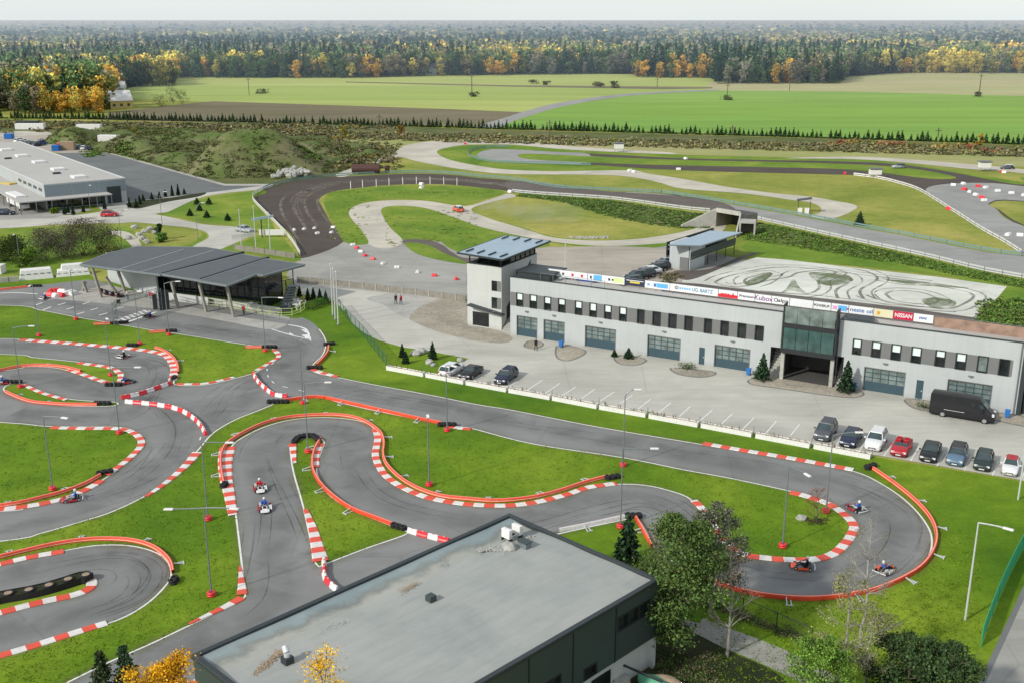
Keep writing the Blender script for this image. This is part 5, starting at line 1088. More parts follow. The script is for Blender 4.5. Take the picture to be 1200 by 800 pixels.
# low tyre wall at the hairpin top and the planted tyre snake on the left
t_ = thing('tyre_wall', 'curved dark tyre wall at the top of the central grass tongue', 'tyres', G(358, 516)); b = MB(); c0 = G(358, 516)
for pp in resample(W(cr([(345, 519), (350, 514), (360, 512), (368, 512.5), (373, 517)], 5)), .5):
    for j in range(2): b.torus((pp.x-c0.x, pp.y-c0.y, .12+.21*j), .25, .12, 10, 5)
b.build('tyre_row', 'tyre_black', t_, smooth=True)
t_ = thing('tyre_planter_row', 'black belt walled row of round planters with withered plants on the left hairpin island', 'planter', G(50, 695)); c0 = G(50, 695)
SNK = cr([(-30, 713), (0, 704), (33, 698), (55, 693), (75, 687), (93, 681), (101, 680)], 5)
P = resample(W(SNK), .5); N = normals(P); b = MB()
L_ = [p+n*.58 for p, n in zip(P, N)]; Rr_ = [p-n*.58 for p, n in zip(P, N)]
cap = [P[-1]+(P[-1]-P[-3]).normalized()*.6]; ring = L_+cap+Rr_[::-1]; ring = [(p.x-c0.x, p.y-c0.y) for p in ring]
n = len(ring)
b.add([(x, y, 0) for x, y in ring]+[(x, y, .6) for x, y in ring], [(i, (i+1) % n, n+(i+1) % n, n+i) for i in range(n)])
b.build('belt', 'tyre_black', t_)
b = MB(); m2 = len(P)
b.add([((p+n_*s).x-c0.x, (p+n_*s).y-c0.y, .5) for p, n_ in zip(P, N) for s in (-.57, .57)], [(2*i, 2*i+2, 2*i+3, 2*i+1) for i in range(m2-1)]); b.build('soil', 'dark_soil', t_)
for i in range(2, len(P), 3):
    q = P[i]-c0; b = MB(); b.torus((q.x, q.y, .58), .42, .10, 14, 5); b.build('planter_ring', 'tyre_black', t_, smooth=True)
    b = MB(); b.tube((q.x, q.y, .5), (q.x, q.y, .60), .38, n=12); b.build('planter_soil', 'gravel_tan', t_)
# red and white plastic blocks
def blocks(px, first=0, size=1.1, w_=.42, hh=.5, where=''):
    P = resample(W(cr(px, 5)), size); k = first
    for a, c in zip(P, P[1:]):
        d = c-a; red = k % 2 == 0; k += 1
        t = thing('barrier_block', ('red' if red else 'white')+' plastic water filled block in the chain '+where, 'barrier block', (a+c)/2, math.atan2(d.y, d.x), 'red and white plastic blocks forming chains across the track')
        L = min(size, d.length)*.97
        b = MB(); pr = [(-w_/2, 0), (w_/2, 0), (w_/2*.95, .16), (w_*.28, .3), (w_*.22, hh), (-w_*.22, hh), (-w_*.28, .3), (-w_/2*.95, .16)]
        vs = [(x, y, z) for x in (-L/2, L/2) for y, z in pr]; m = len(pr)
        b.add(vs, [tuple(range(m-1, -1, -1)), tuple(range(m, 2*m))]+[(i, (i+1) % m, m+(i+1) % m, m+i) for i in range(m)])
        b.build('body', 'plastic_red' if red else 'plastic_white', t, bevel=.03)
        MB().tube((0, 0, hh-.01), (0, 0, hh+.05), .06, n=8).build('filler_cap', 'plastic_white' if red else 'plastic_red', t)
blocks([(142, 467.5), (160, 464), (180, 457.5), (201, 450)], 0, where='between the grass sliver and the first bend')
blocks([(147, 472), (175, 474.5), (196, 477.5), (212, 482), (226, 490), (236, 500), (241.5, 510)], 1, where='curving down to the middle lawn')
blocks([(297, 438), (302, 447), (310, 455), (322, 464), (337, 465.5)], 0, where='leading to the mid picture barrier')
blocks([(478, 623), (495, 628), (527, 636)], 1, where='beside the top edge of the hall roof')
blocks([(379.5, 658), (380.5, 668), (380, 677), (387, 686), (398, 695)], 1, where='below the central grass tongue')
def heap(px, py, label, cat, mat, r=.55, name='barrier_block'):
    t = thing(name, label, cat, G(px, py), random.uniform(0, 3)); b = MB()
    pr = [(-r*.9, 0), (r*.9, 0), (r*.8, r*.5), (r*.4, r*1.15), (-r*.4, r*1.15), (-r*.8, r*.5)]; L = r*1.1; vs = [(x, y, z) for x in (-L, L) for y, z in pr]; m = len(pr)
    b.add(vs, [tuple(range(m-1, -1, -1)), tuple(range(m, 2*m))]+[(i, (i+1) % m, m+(i+1) % m, m+i) for i in range(m)]); b.build('body', mat, t, bevel=.06); return t
for px, py, c in ((59, 347, 'red'), (62, 343, 'red'), (65.5, 348.5, 'white'), (67, 342.5, 'red'), (71.5, 348, 'red'), (73, 343.5, 'white'), (77, 346, 'white'), (83, 344.5, 'white'), (86, 346, 'white')):
    heap(px, py, c+' plastic block in the loose pile beside the start straight', 'barrier block', 'plastic_'+c, .6)['group'] = 'loose pile of red and white blocks near the start straight'
# blocks on the rally yard
YB = [(413.5, 288, 'white'), (418, 291.5, 'red'), (423, 296, 'white'), (428, 300.5, 'red'), (437, 304.5, 'red'), (449, 310, 'white'), (465, 314.5, 'white'), (489.5, 320, 'white'), (509, 324, 'red'), (535, 328, 'red'),
      (331, 271.5, 'white'), (345, 270.5, 'white'), (356.5, 269.5, 'white'), (368.5, 268.5, 'white'), (372, 274.5, 'white'), (388.5, 273.5, 'white'), (390.5, 267.5, 'white')]
for px, py, c in YB: heap(px, py, c+' plastic block standing on the rally yard and dirt oval', 'barrier block', 'plastic_'+c, .42)['group'] = 'plastic blocks spread over the rally yard'
for px, py, c in ((1117, 218, 'white'), (1129, 216.5, 'white'), (1130, 223, 'red'), (1136, 226, 'white'), (1143.5, 229.5, 'white'), (1150, 232.5, 'red'), (1153, 236, 'white'), (1146, 219.5, 'red'), (1155, 221, 'white'), (1169, 225, 'white'), (1185, 227.5, 'white'), (1199, 230, 'white'), (1112, 246, 'red'), (1181, 276.5, 'white'), (1195, 277, 'white'), (1177, 203, 'white'), (1174.5, 202.5, 'red'),
                  (598, 226, 'white'), (738, 201, 'white'), (743, 202.5, 'white'), (795, 199.5, 'white'), (494, 217, 'white'), (494, 221, 'white'), (803.5, 187, 'white'), (673, 170, 'white'), (545, 169.5, 'red'), (990, 204.5, 'red')):
    heap(px, py, c+' plastic block marking the far rally track', 'barrier block', 'plastic_'+c, .6)['group'] = 'plastic blocks along the far rally track'
# ------------------------------------------------------------------ lamps
def lamp(px, py, heads, label, hh=7.7, drum=True, r=.075, mat='galv'):
    base = G(px, py); t = thing('street_lamp', label, 'street lamp', base)
    MB().tube((0, 0, 0), (0, 0, hh), r, r*.62, 8).build('pole', mat, t)
    if drum:
        b = MB()
        for j in range(2): b.torus((0, 0, .12+.2*j), .25, .12, 14, 6)
        b.build('tyre_collar', 'plastic_red', t, smooth=True)
    for hx, hy in heads:
        e = on_plane(hx, hy, base, Vector((0, -1, 0)))-base; e = Vector((e.x, 0, e.z))
        if abs(e.x) < .25: e = Vector((0.1, -0.9, hh+.1))
        k = 5; dz = e.z-hh
        if dz < -0.1: e = Vector((e.x, -(min(2.2, -dz*1.6)), hh+.15))
        pts = [Vector((e.x*(i/k), e.y*(i/k), hh+(e.z-hh)*math.sin(i/k*math.pi/2))) for i in range(k+1)]
        MB().path(pts, .055, 6).build('arm', mat, t)
        d = Vector((e.x, e.y, 0)).normalized(); a = math.atan2(d.y, d.x)
        b = MB(); b.obox((e.x+d.x*.3, e.y+d.y*.3, e.z-.07), .75, .28, .13, a); b.build('lamp_head', 'plastic_white', t, bevel=.03)
    return t
LM = [(46, 394, [(39.5, 337)], 'in front of the far left start straight'), (89, 375, [(86, 316)], 'at the grid boxes left of the start gantry'), (164, 404, [(162, 343)], 'just below the start gantry'),
 (24, 454, [(34, 382)], 'on the small grass sliver at the left edge'), (130, 440, [(128, 377)], 'at the tip of the upper left grass tongue'), (140, 508, [(158, 430)], 'at the right end of the left lawn island'),
 (198, 393, [(206, 330)], 'right of the gantry in front of the paddock posts'), (311, 412, [(328, 352)], 'at the lawn tip below the clubhouse'), (355, 473, [(358, 396)], 'behind the mid picture barrier'),
 (361, 530, [(381, 447.5)], 'on the central grass tongue behind the curved tyre wall'), (524, 505, [(530, 431)], 'beside the tyres at the end of the mid picture barrier'), (503, 569, [(502.6, 496)], 'alone on the lawn inside the S curve'),
 (730, 546, [(744, 456)], 'between main straight and S curve, below the planters'), (727, 618, [(763, 525)], 'beside the small spruce and the pale barrier'), (968, 600, [(1003, 506)], 'beside the reddish bush on the right lawn'),
 (917, 641, [(935, 561)], 'at the bottom of the right hand lawn'), (62, 574, [(77, 492.5)], 'in the middle of the left lawn island'), (244, 609, [(265, 518)], 'on the middle lawn left of the two karts'),
 (248, 698, [(202, 596), (272, 598)], 'with two arms on the lawn left of the hall')]
for px, py, hd, lb in LM: lamp(px, py, hd, 'lamp with red tyre collar '+lb)
lamp(1131, 726, [(1167, 622)], 'pale lamp post without collar on the lawn at the lower right', 8.2, False, .09, 'galv_light')
lamp(1193, 585, [(1205, 500)], 'pale lamp post at the right edge beside the last parked car', 8.2, False, .09, 'galv_light')
for px, py, hd, lb in ((24, 313, [(20, 272)], 'beside the bushes behind the white boxes'), (143, 291, [(146, 246)], 'beside the path near the round bush'), (106, 247, [(109, 222)], 'in front of the warehouse canopy'), (232, 281, [(236, 238)], 'beside the drive above the clubhouse'), (190, 263, [(192, 225)], 'beside the drive near the parking lot')):
    lamp(px, py, hd, 'thin grey lamp post '+lb, 6.2, False, .07)
def pole(px, py, hh, label, r=.06, mat='galv_light', cat='flagpole', name='flagpole', grp=None):
    t = thing(name, label, cat, G(px, py), 0, grp); MB().tube((0, 0, 0), (0, 0, hh), r, r*.5, 8).build('mast', mat, t); b = MB(); b.ball((0, 0, hh), r*1.3, r*1.3, r*1.3, 8, 5); b.build('finial', mat, t); b = MB(); b.tube((0, 0, 0), (0, 0, .2), r*2.2, n=8); b.build('foot', 'galv', t); return t
for px, py, ty, lb in ((283, 289.5, 246, 'left of the three white flagpoles above the clubhouse roof'), (300, 292, 242.5, 'middle one of the three white flagpoles above the clubhouse roof'), (317, 294.5, 249.5, 'right of the three white flagpoles above the clubhouse roof'),
                       (390, 370, 310, 'leftmost of three white flagpoles on the lawn corner by the green fence'), (393, 375, 315, 'middle of three white flagpoles on the lawn corner by the green fence'), (396.5, 381, 319, 'rightmost of three white flagpoles on the lawn corner by the green fence'), (662, 328, 282, 'thin pole standing behind the leftmost banners')):
    pole(px, py, hgt(px, ty, G(px, py)), lb, .11)
# utility poles in the fields
for px, py, ty, lb in ((292, 112, 91, 'far left of the pale field on a scrub patch'), (553, 114, 88, 'in the middle of the pale field'), (852, 118, 98, 'at the edge of the bright green field'), (1147, 114, 87, 'on the tan field at the right'), (925, 107, 94, 'on the border of the tan and green fields'), (770, 103, 91, 'near the end of the dirt path'), (1099, 162, 150, 'behind the hedge on the right'), (858, 159, 147, 'behind the hedge right of centre'), (644, 164, 141, 'by the hedge in the centre'), (445, 158, 134, 'by the hedge left of centre')):
    P0 = G(px, py); h_ = hgt(px, ty, P0); t = thing('utility_pole', 'thin wooden utility pole '+lb, 'utility pole', P0); MB().tube((0, 0, 0), (0, 0, h_), .32 if h_ > 12 else .2, .2, 6).build('mast', 'trunk_bark', t); MB().box(-1.3, 1.3, -.1, .1, h_-1.2, h_-.95).build('crossarm', 'trunk_bark', t)
# ------------------------------------------------------------------ planters
def plant_bits(b, L, n, hmax):
    for k in range(n):
        x = random.uniform(.05, .95)*L; y = random.uniform(-.2, .2); h_ = random.uniform(.15, hmax)
        for q in range(3): b.tube((x, y, .5), (x+random.uniform(-.15, .15), y+random.uniform(-.1, .1), .5+h_), .02, .008, 3)
M('dry_stem', (0.14, 0.10, 0.06), .9, var=.4)
PLS = [((454, 432.5), (497, 440.5)), ((500, 441), (544, 449.5)), ((547, 450), (594, 458.5)), ((597, 459), (645, 467.5)), ((648, 468), (700, 478)), ((703, 478.5), (757, 488)), ((761, 489), (818, 499.5)), ((822, 500), (881, 511)), ((886, 512), (949, 524)), ((954, 524.5), (1020, 537))]
ords = ['first', 'second', 'third', 'fourth', 'fifth', 'sixth', 'seventh', 'eighth', 'ninth', 'tenth and last']
for i, (a, c) in enumerate(PLS):
    A_, C_ = G(*a), G(*c); d = C_-A_; L = d.length
    t = thing('planter', ords[i]+' white planter from the left in the row below the car park', 'planter', A_, math.atan2(d.y, d.x), 'white planter boxes edging the car park')
    b = MB(); b.box(0, L, -.3, -.22, 0, .55); b.box(0, L, .22, .3, 0, .55); b.box(0, .08, -.22, .22, 0, .55); b.box(L-.08, L, -.22, .22, 0, .55); b.build('box', 'plastic_white', t)
    MB().box(.08, L-.08, -.22, .22, .3, .47).build('soil', 'gravel_tan', t)
    b = MB(); plant_bits(b, L, 16, .55); b.build('plant', 'dry_stem', t)['kind'] = 'stuff'
    q = MB(); q.tube((L+.12, .2, 0), (L+.12, .2, 1.2), .035, n=5); q.build('marker_post', 'galv', t)
# ------------------------------------------------------------------ fences and walls
def wall_run(name, label, cat, px, hh, th, mat, seg=None, capmat=None):
    t = thing(name, label, cat, G(*px[0])); o0 = G(*px[0]); P = resample(W(cr(px, 4)), seg or 3.0)
    for a, c in zip(P, P[1:]):
        b = MB(); d = c-a; m_ = (a+c)/2-o0; b.obox((m_.x, m_.y, 0), d.length*.985, th, hh, math.atan2(d.y, d.x)); b.build('panel', mat, t)
        b = MB(); p = a-o0; b.obox((p.x, p.y, 0), .18, th+.14, hh+.08, math.atan2(d.y, d.x)); b.build('post', capmat or mat, t)
    return t
wall_run('retaining_wall', 'weathered concrete panel wall between rally yard and access road', 'wall', [(349, 331), (375, 333), (420, 338), (480, 345), (546, 354)], 1.0, .25, 'concrete_wall', 2.6, 'stone_grey')
wall_run('retaining_wall', 'weathered concrete wall below the three flagpoles behind the clubhouse', 'wall', [(275, 292.5), (310, 298), (346, 303)], 1.0, .3, 'concrete_wall', 2.8)
def guard(px, label, hh=.9, mat='galv_light', post=3.0, lower=True, name='guard_rail'):
    P = resample(W(cr(px, 4)), post); o0 = Vector(P[0]); t = thing(name, label, 'guard rail', o0); N = normals(P)
    b = MB()
    for zz, ww in ((hh-.35, .3), (hh-.8, .25)) if lower else ((hh-.35, .3),):
        if zz < 0: continue
        for a, c, n in zip(P, P[1:], N):
            a_, c_ = a-o0, c-o0; b.add([(a_.x, a_.y, zz), (c_.x, c_.y, zz), (c_.x, c_.y, zz+ww), (a_.x, a_.y, zz+ww)], [(0, 1, 2, 3)]); n = n*.06; b.add([(a_.x+n.x, a_.y+n.y, zz), (c_.x+n.x, c_.y+n.y, zz), (c_.x+n.x, c_.y+n.y, zz+ww), (a_.x+n.x, a_.y+n.y, zz+ww)], [(3, 2, 1, 0)]); b.add([(a_.x, a_.y, zz+ww), (c_.x, c_.y, zz+ww), (c_.x+n.x, c_.y+n.y, zz+ww), (a_.x+n.x, a_.y+n.y, zz+ww)], [(0, 1, 2, 3)])
    b.build('rail', mat, t)
    for p in P[::1][:90]: q = MB(); r_ = p-o0; q.tube(r_, r_+Vector((0, 0, hh)), .07, n=4); q.build('post', 'galv', t)
    return t
M('rail_teal', (0.16, 0.27, 0.25), .5)
guard([(352, 300), (342, 284), (326, 266), (310, 250), (297, 236), (298, 229), (308, 223.5)], 'white guard rail at the left outside of the dark dirt oval', 1.0, 'plastic_white', 3.5)
guard([(308, 223), (320, 218), (345, 212.5), (378, 208), (400, 206.5), (430, 205), (475, 203), (525, 204), (562, 208), (600, 211), (650, 220), (700, 223), (775, 226.5)], 'greenish guard rail along the far side of the dirt oval', .9, 'rail_teal', 4.0)
guard([(775, 226.5), (800, 230), (850, 238), (925, 251), (1000, 265), (1075, 279), (1150, 294), (1197, 300.5)], 'green grey guard rail along the upper edge of the long grey track', .9, 'rail_teal', 4.0)
guard([(600, 225.6), (632, 228.4), (680, 231.5), (725, 235), (800, 245.5), (832, 248.5)], 'pale guard rail on the lower edge of the dirt oval before the tunnel', .9, 'galv_light', 3.5)
guard([(868, 253.5), (937, 269), (1000, 283), (1087, 302), (1150, 317.5), (1210, 328.5)], 'pale guard rail on the lower edge of the grey track right of the tunnel', .9, 'galv_light', 3.5)
guard([(1000, 206), (1030, 210), (1050, 215), (1075, 223), (1100, 238), (1125, 254), (1150, 270), (1175, 284), (1197, 298)], 'white guard rail along the left edge of the upper right tarmac', .9, 'plastic_white', 4.0)
guard([(692, 194.5), (640, 193), (600, 192), (575, 190.5), (556, 186.5), (548, 181.5), (553, 177), (570, 173.8), (600, 173)], 'teal grey guard rail round the tip of the far grey loop', 1.0, 'rail_teal', 4.5)
for px, py in ((411, 221.5), (425, 220), (441, 219), (456, 217.5), (472, 216.5), (488, 216), (504, 216), (520, 216.5), (535.5, 217.5)):
    t = thing('marker_post', 'thin white marker post on the inner edge of the dirt oval', 'post', G(px, py), 0, 'white marker posts on the inner edge of the dirt oval'); MB().box(-.09, .09, -.09, .09, 0, 2.0).build('mast', 'plastic_white', t); MB().box(-.1, .1, -.1, .1, 2.0, 2.3).build('cap', 'galv', t)
M('fence_dark', (0.03, 0.12, 0.07), 0.6)
def mesh_fence(px, label, hh, mat, seg=2.5, alpha=.35):
    nm = 'mesh_'+mat
    if nm not in MC:
        m, t, b = nodes(nm); b.inputs['Base Color'].default_value = MC[mat].diffuse_color; b.inputs['Alpha'].default_value = alpha; b.inputs['Roughness'].default_value = .7; MC[nm] = m
    P = resample(W(cr(px, 4)), seg); o0 = Vector(P[0]); t = thing('mesh_fence', label, 'fence', o0); b = MB()
    for a, c in zip(P, P[1:]): a_, c_ = a-o0, c-o0; b.add([(a_.x, a_.y, .05), (c_.x, c_.y, .05), (c_.x, c_.y, hh), (a_.x, a_.y, hh)], [(0, 1, 2, 3)])
    b.build('mesh', nm, t)
    b = MB()
    for a, c in zip(P, P[1:]):
        b.tube(a-o0+Vector((0, 0, hh)), c-o0+Vector((0, 0, hh)), .03, n=4)
    b.build('top_rail', mat, t)
    for p in P[:95]: MB().tube(p-o0, p-o0+Vector((0, 0, hh)), .045, n=5).build('post', mat, t)
mesh_fence([(396, 361), (408, 376), (420, 388), (432, 402), (441, 414), (449, 424), (454, 431)], 'green wire mesh fence between the kart lawn and the access road', 1.6, 'fence_dark', 2.5, .3)
mesh_fence([(1230, 600), (1206, 632), (1186, 668), (1166, 712), (1148, 762)], 'tall bright green mesh fence running down the lower right corner', 1.8, 'fence_green', 2.5, .9)
mesh_fence([(828, 706), (870, 719), (915, 739), (960, 760)], 'thin dark wire fence above the grey path at the bottom', 1.4, 'dark_metal', 3.0, .12)
# ------------------------------------------------------------------ tunnel and concrete boxes
TN = thing('tunnel_portal', 'concrete tunnel portal with splayed wing walls under the grey track', 'tunnel')
ta, tb = G(838, 266), G(866, 271); d = (tb-ta).normalized(); n_ = Vector((-d.y, d.x, 0)); LT = (tb-ta).length; hT = 3.3
b = MB(); b.slab([ta+Vector((0, 0, hT+.9)), tb+Vector((0, 0, hT+.9)), tb+n_*.5+Vector((0, 0, hT+.9)), ta+n_*.5+Vector((0, 0, hT+.9))], .9); b.build('lintel', 'concrete', TN)
b = MB()
for q in (ta, tb): b.slab([q-d*.2+Vector((0, 0, hT)), q+d*.2+Vector((0, 0, hT)), q+d*.2+n_*6+Vector((0, 0, hT)), q-d*.2+n_*6+Vector((0, 0, hT))], hT)
b.build('side_wall', 'concrete_wall', TN)
b = MB(); b.slab([ta+n_*6+Vector((0, 0, hT)), tb+n_*6+Vector((0, 0, hT)), tb+n_*6.2+Vector((0, 0, hT)), ta+n_*6.2+Vector((0, 0, hT))], hT); b.slab([ta+n_*.5+Vector((0, 0, hT+.05)), tb+n_*.5+Vector((0, 0, hT+.05)), tb+n_*6+Vector((0, 0, hT+.05)), ta+n_*6+Vector((0, 0, hT+.05))], .2); b.build('chamber', 'underpass_shade', TN)
for q, s in ((ta, -1), (tb, 1)):
    e_ = q+d*s*4.0-n_*6.5; b = MB(); b.add([q, e_, e_+Vector((0, 0, .6)), q+Vector((0, 0, hT+.7)), q+d*s*.35, e_+d*s*.35, e_+d*s*.35+Vector((0, 0, .6)), q+d*s*.35+Vector((0, 0, hT+.7))], [(0, 1, 2, 3), (4, 7, 6, 5), (3, 2, 6, 7), (1, 5, 6, 2)]); b.build('wing_wall', 'concrete', TN)
CBx = thing('concrete_frame', 'small open concrete box set in the green bank right of the tunnel', 'concrete box', G(875, 277), -.25)
b = MB(); b.box(-1.7, -1.35, 0, 4, 0, 2.7); b.box(1.35, 1.7, 0, 4, 0, 2.7); b.box(-1.7, 1.7, 0, 4, 2.7, 3.0); b.build('shell', 'concrete', CBx); b = MB(); b.box(-1.35, 1.35, 3.6, 3.8, 0, 2.7); b.build('back', 'concrete_wall', CBx)
# judge hut and small far structures
HT = thing('judge_hut', 'small open hut with dark flat roof beside the gravel loop', 'hut', G(941, 250), -.2); sc_ = 1260*.17/44
b = MB(); b.add([(-1.6, -1.2, 3.1), (1.8, -1.2, 3.7), (1.8, 1.4, 3.7), (-1.6, 1.4, 3.1), (-1.6, -1.2, 3.0), (1.8, -1.2, 3.55), (1.8, 1.4, 3.55), (-1.6, 1.4, 3.0)], [(0, 1, 2, 3), (7, 6, 5, 4), (0, 4, 5, 1), (1, 5, 6, 2), (2, 6, 7, 3), (3, 7, 4, 0)]); b.build('roof', 'dark_metal', HT)
for x in (-1.3, 1.4): MB().box(x, x+.12, -1, -.88, 0, 3.1).build('post', 'dark_frame', HT)
for x in (-1.3, .3): MB().box(x, x+1.0, -1.05, -.1, 0, 1.3).build('desk', 'plastic_white', HT)
for px, py, hh, lb in ((725, 178.5, 3.6, 'tiny white hut on stilts beside the far gravel loop'), (1025, 209, 3.2, 'small white board hut at the corner of the upper tarmac'), (1153, 201, 3.4, 'small white scaffold hut beside the far gravel track')):
    t = thing('marshal_hut', lb, 'hut', G(px, py)); MB().box(-1.6, 1.6, -1, 1, hh*.35, hh*.8).build('cabin', 'plastic_white', t); MB().box(-1.9, 1.9, -1.3, 1.3, hh*.85, hh*.92).build('roof', 'panel_grey', t)
    for x in (-1.5, 1.4): MB().box(x, x+.12, -.9, -.78, 0, hh*.85).build('post', 'galv', t)
TK = thing('steel_tank', 'dark rust brown cylindrical tank lying beside the dirt oval', 'tank', G(429, 204)); b = MB(); b.tube((-4.1, 0, 1.5), (4.1, 0, 1.5), 1.35, n=18); b.build('drum', 'rust_tank', TK, smooth=False)
for x in (-2.7, 2.5): MB().box(x-.2, x+.2, -1, 1, 0, .5).build('saddle', 'concrete', TK)
TB = thing('barrel', 'upright rusty barrel right of the lying tank', 'barrel', G(454, 203)); MB().tube((0, 0, 0), (0, 0, 2.1), .7, n=12).build('drum', 'rust_tank', TB); MB().torus((0, 0, 2.05), .68, .07, 12, 4).build('rim', 'rust_tank', TB)
# ------------------------------------------------------------------ things near the left edge
for px0, px1, y0, y1, top, lb, st_ in ((23, 63, 329.5, 326, 12.5, 'long white tarpaulin covered box, the left one of two', 0), (66, 106, 325.5, 322, 8, 'stepped white covered box beside the grass strip', 1)):
    a, c = G(px0, y0), G(px1, y1); d = c-a; L = d.length; t = thing('covered_box', lb, 'container', a, math.atan2(d.y, d.x)); b = MB(); hh = 1.75 if not st_ else 1.1
    def hull(x0, x1, y0_, y1_, z0, z1, ins): b.add([(x0, y0_, z0), (x1, y0_, z0), (x1, y1_, z0), (x0, y1_, z0), (x0+ins, y0_+ins, z1), (x1-ins, y0_+ins, z1), (x1-ins, y1_-ins, z1), (x0+ins, y1_-ins, z1)], [(0, 1, 5, 4), (1, 2, 6, 5), (2, 3, 7, 6), (3, 0, 4, 7), (4, 5, 6, 7)])
    hull(0, L, 0, 2.4, 0, hh, .3)
    if st_: hull(.9, L-.8, .4, 2.2, hh, hh+.9, .2)
    b.build('tarpaulin', 'plastic_white', t, bevel=.08)
    for k in range(5): x = L*(k+.5)/5; MB().box(x-.5, x+.2, -.02 + .1, .12, hh*.55, hh*.62).build('strap', 'galv', t)
wall_run('low_wall', 'low grey wall at the left edge beside the white covered boxes', 'wall', [(-20, 333), (0, 331.5), (22, 330)], .9, .3, 'concrete', 4)
t = thing('covered_box', 'white box cut by the left edge of the picture', 'container', G(-6, 322)); MB().box(-2, 1.2, 0, 2, 0, 1.5).build('body', 'plastic_white', t, bevel=.05); MB().box(-2.05, 1.25, -.05, 2.05, 1.5, 1.6).build('lid', 'plastic_white', t)
# rally sign frame by the drive
SG = thing('entrance_sign', 'raised pale blue sign board on posts over the white fence at the drive', 'sign', G(309, 279))
b = MB(); b.obox((0, 0, 4.0), 4.6, .35, .5, .35, tilt=.12); b.build('board', 'roof_blue', SG); b = MB(); b.tube((-.3, 0, 0), (-.3, 0, 4.0), .13, n=5); b.build('post', 'dark_metal', SG)
b = MB(); b.obox((1.6, .5, .5), 5.2, .15, 1.2, .05); b.build('lower_board', 'plastic_white', SG); b = MB(); b.obox((-4.2, -1.1, .2), 5.0, .12, .9, .62); b.build('wing_board', 'plastic_white', SG)
# water stones, boulders and heaps
def boulder(px, py, r, label, mat='stone_grey'):
    t = MB().ball((0, 0, r*.35), r, r*.8, r*.6, 9, 6, jit=.16).build('boulder', mat); t.location = G(px, py); t.rotation_euler.z = random.random()*3; return tag(t, label, 'boulder')
for px, py, r, lb in ((487, 416, .8, 'large pale boulder between the two young spruces'), (494, 414, .9, 'grey boulder right of the largest one between the spruces'), (503, 426, .7, 'grey boulder near the parked white car'), (508, 429, .5, 'small pale boulder beside the parked white car'), (539, 423, .55, 'pale boulder at the corner of the grass by the road'), (939, 608, .5, 'pale stone at the left of the reddish bush')):
    boulder(px, py, r, lb)
for k, (px, py) in enumerate(((150, 281), (163, 277), (170, 273), (166, 281), (172, 285), (176, 270), (158, 268), (182, 274))): tag(boulder(px, py, .9, 'pale boulder in the rockery beside the curved path'), None, None, 'boulders of the rockery beside the curved path')
b = MB()
for k in range(60): q = G(random.gauss(343, 8), random.gauss(206, 2)); b.ball((q.x, q.y, .5+random.random()*1.2), random.uniform(.5, 1.4), random.uniform(.5, 1.2), random.uniform(.4, .9), 6, 4, jit=.2)
tag(b.build('rubble_heap', 'stone_grey'), 'pale rubble heap at the foot of the big mound beside the dirt oval', 'rubble', kind='stuff')
b = MB()
for k in range(110): u = random.random(); q = G(668+45*u, 278.7+.8*math.sin(u*3)+random.gauss(0, .5)); b.ball((q.x, q.y, .1), random.uniform(.12, .4), random.uniform(.12, .35), random.uniform(.1, .3), 5, 3, jit=.2)
tag(b.build('stones', 'stone_grey'), 'scattered pale stones along the inside of the lower gravel loop', 'stones', kind='stuff')
for px, py, lb in ((657.5, 407, 'beside the second garage door'), (877, 439.5, 'left of the conical thuja at the glazed box'), (1000, 457.5, 'right of the conical thuja at the glazed box'), (1180, 489, 'at the far right end of the pit building')):
    t = thing('waste_bin', 'blue plastic bin '+lb, 'bin', G(px, py), ANG); b = MB(); b.add([(-.22, -.22, .15), (.22, -.22, .15), (.22, .22, .15), (-.22, .22, .15), (-.28, -.28, .9), (.28, -.28, .9), (.28, .28, .9), (-.28, .28, .9)], [(0, 3, 2, 1), (0, 1, 5, 4), (1, 2, 6, 5), (2, 3, 7, 6), (3, 0, 4, 7)]); b.build('body', 'bin_blue', t); MB().box(-.3, .3, -.3, .3, .9, .97).build('lid', 'bin_blue', t); b = MB(); b.tube((-.22, .22, .12), (.22, .22, .12), .12, n=8); b.build('wheel', 'tyre_black', t)
# ================================================================== VEHICLES
for nm, c in (('paint_white', (.68, .69, .69)), ('paint_black', (.010, .011, .013)), ('paint_darkgrey', (.07, .08, .09)), ('paint_navy', (.012, .020, .05)), ('paint_blue', (.02, .07, .28)), ('paint_bluegrey', (.10, .17, .25)), ('paint_red', (.40, .015, .025)), ('paint_orange', (.75, .10, .03)), ('paint_silver', (.35, .38, .40)), ('paint_green', (.015, .03, .028)), ('paint_yellow', (.55, .42, .1))):
    M(nm, c, .38, .0, var=.04, coat=.2)
M('lamp_glass', (.75, .77, .78), .15, var=.02); M('tail_red', (.45, .01, .01), .3, var=.02); M('rim_grey', (.38, .39, .40), .35, .5)
def wheel_bm(r, wd, y): b = MB(); b.tube((0, y-wd/2, 0), (0, y+wd/2, 0), r, n=14); return b
def wheels(t, xs, half, r=.33, wd=.22):
    for x in xs:
        for s in (-1, 1):
            b = MB(); b.tube((x, s*(half-wd)-0, r), (x, s*half, r), r, n=14); o = b.build('wheel', 'tyre_black', t)
            MB().tube((x, s*(half-.02), r), (x, s*(half+.012), r), r*.62, n=10).build('rim', 'rim_grey', o)
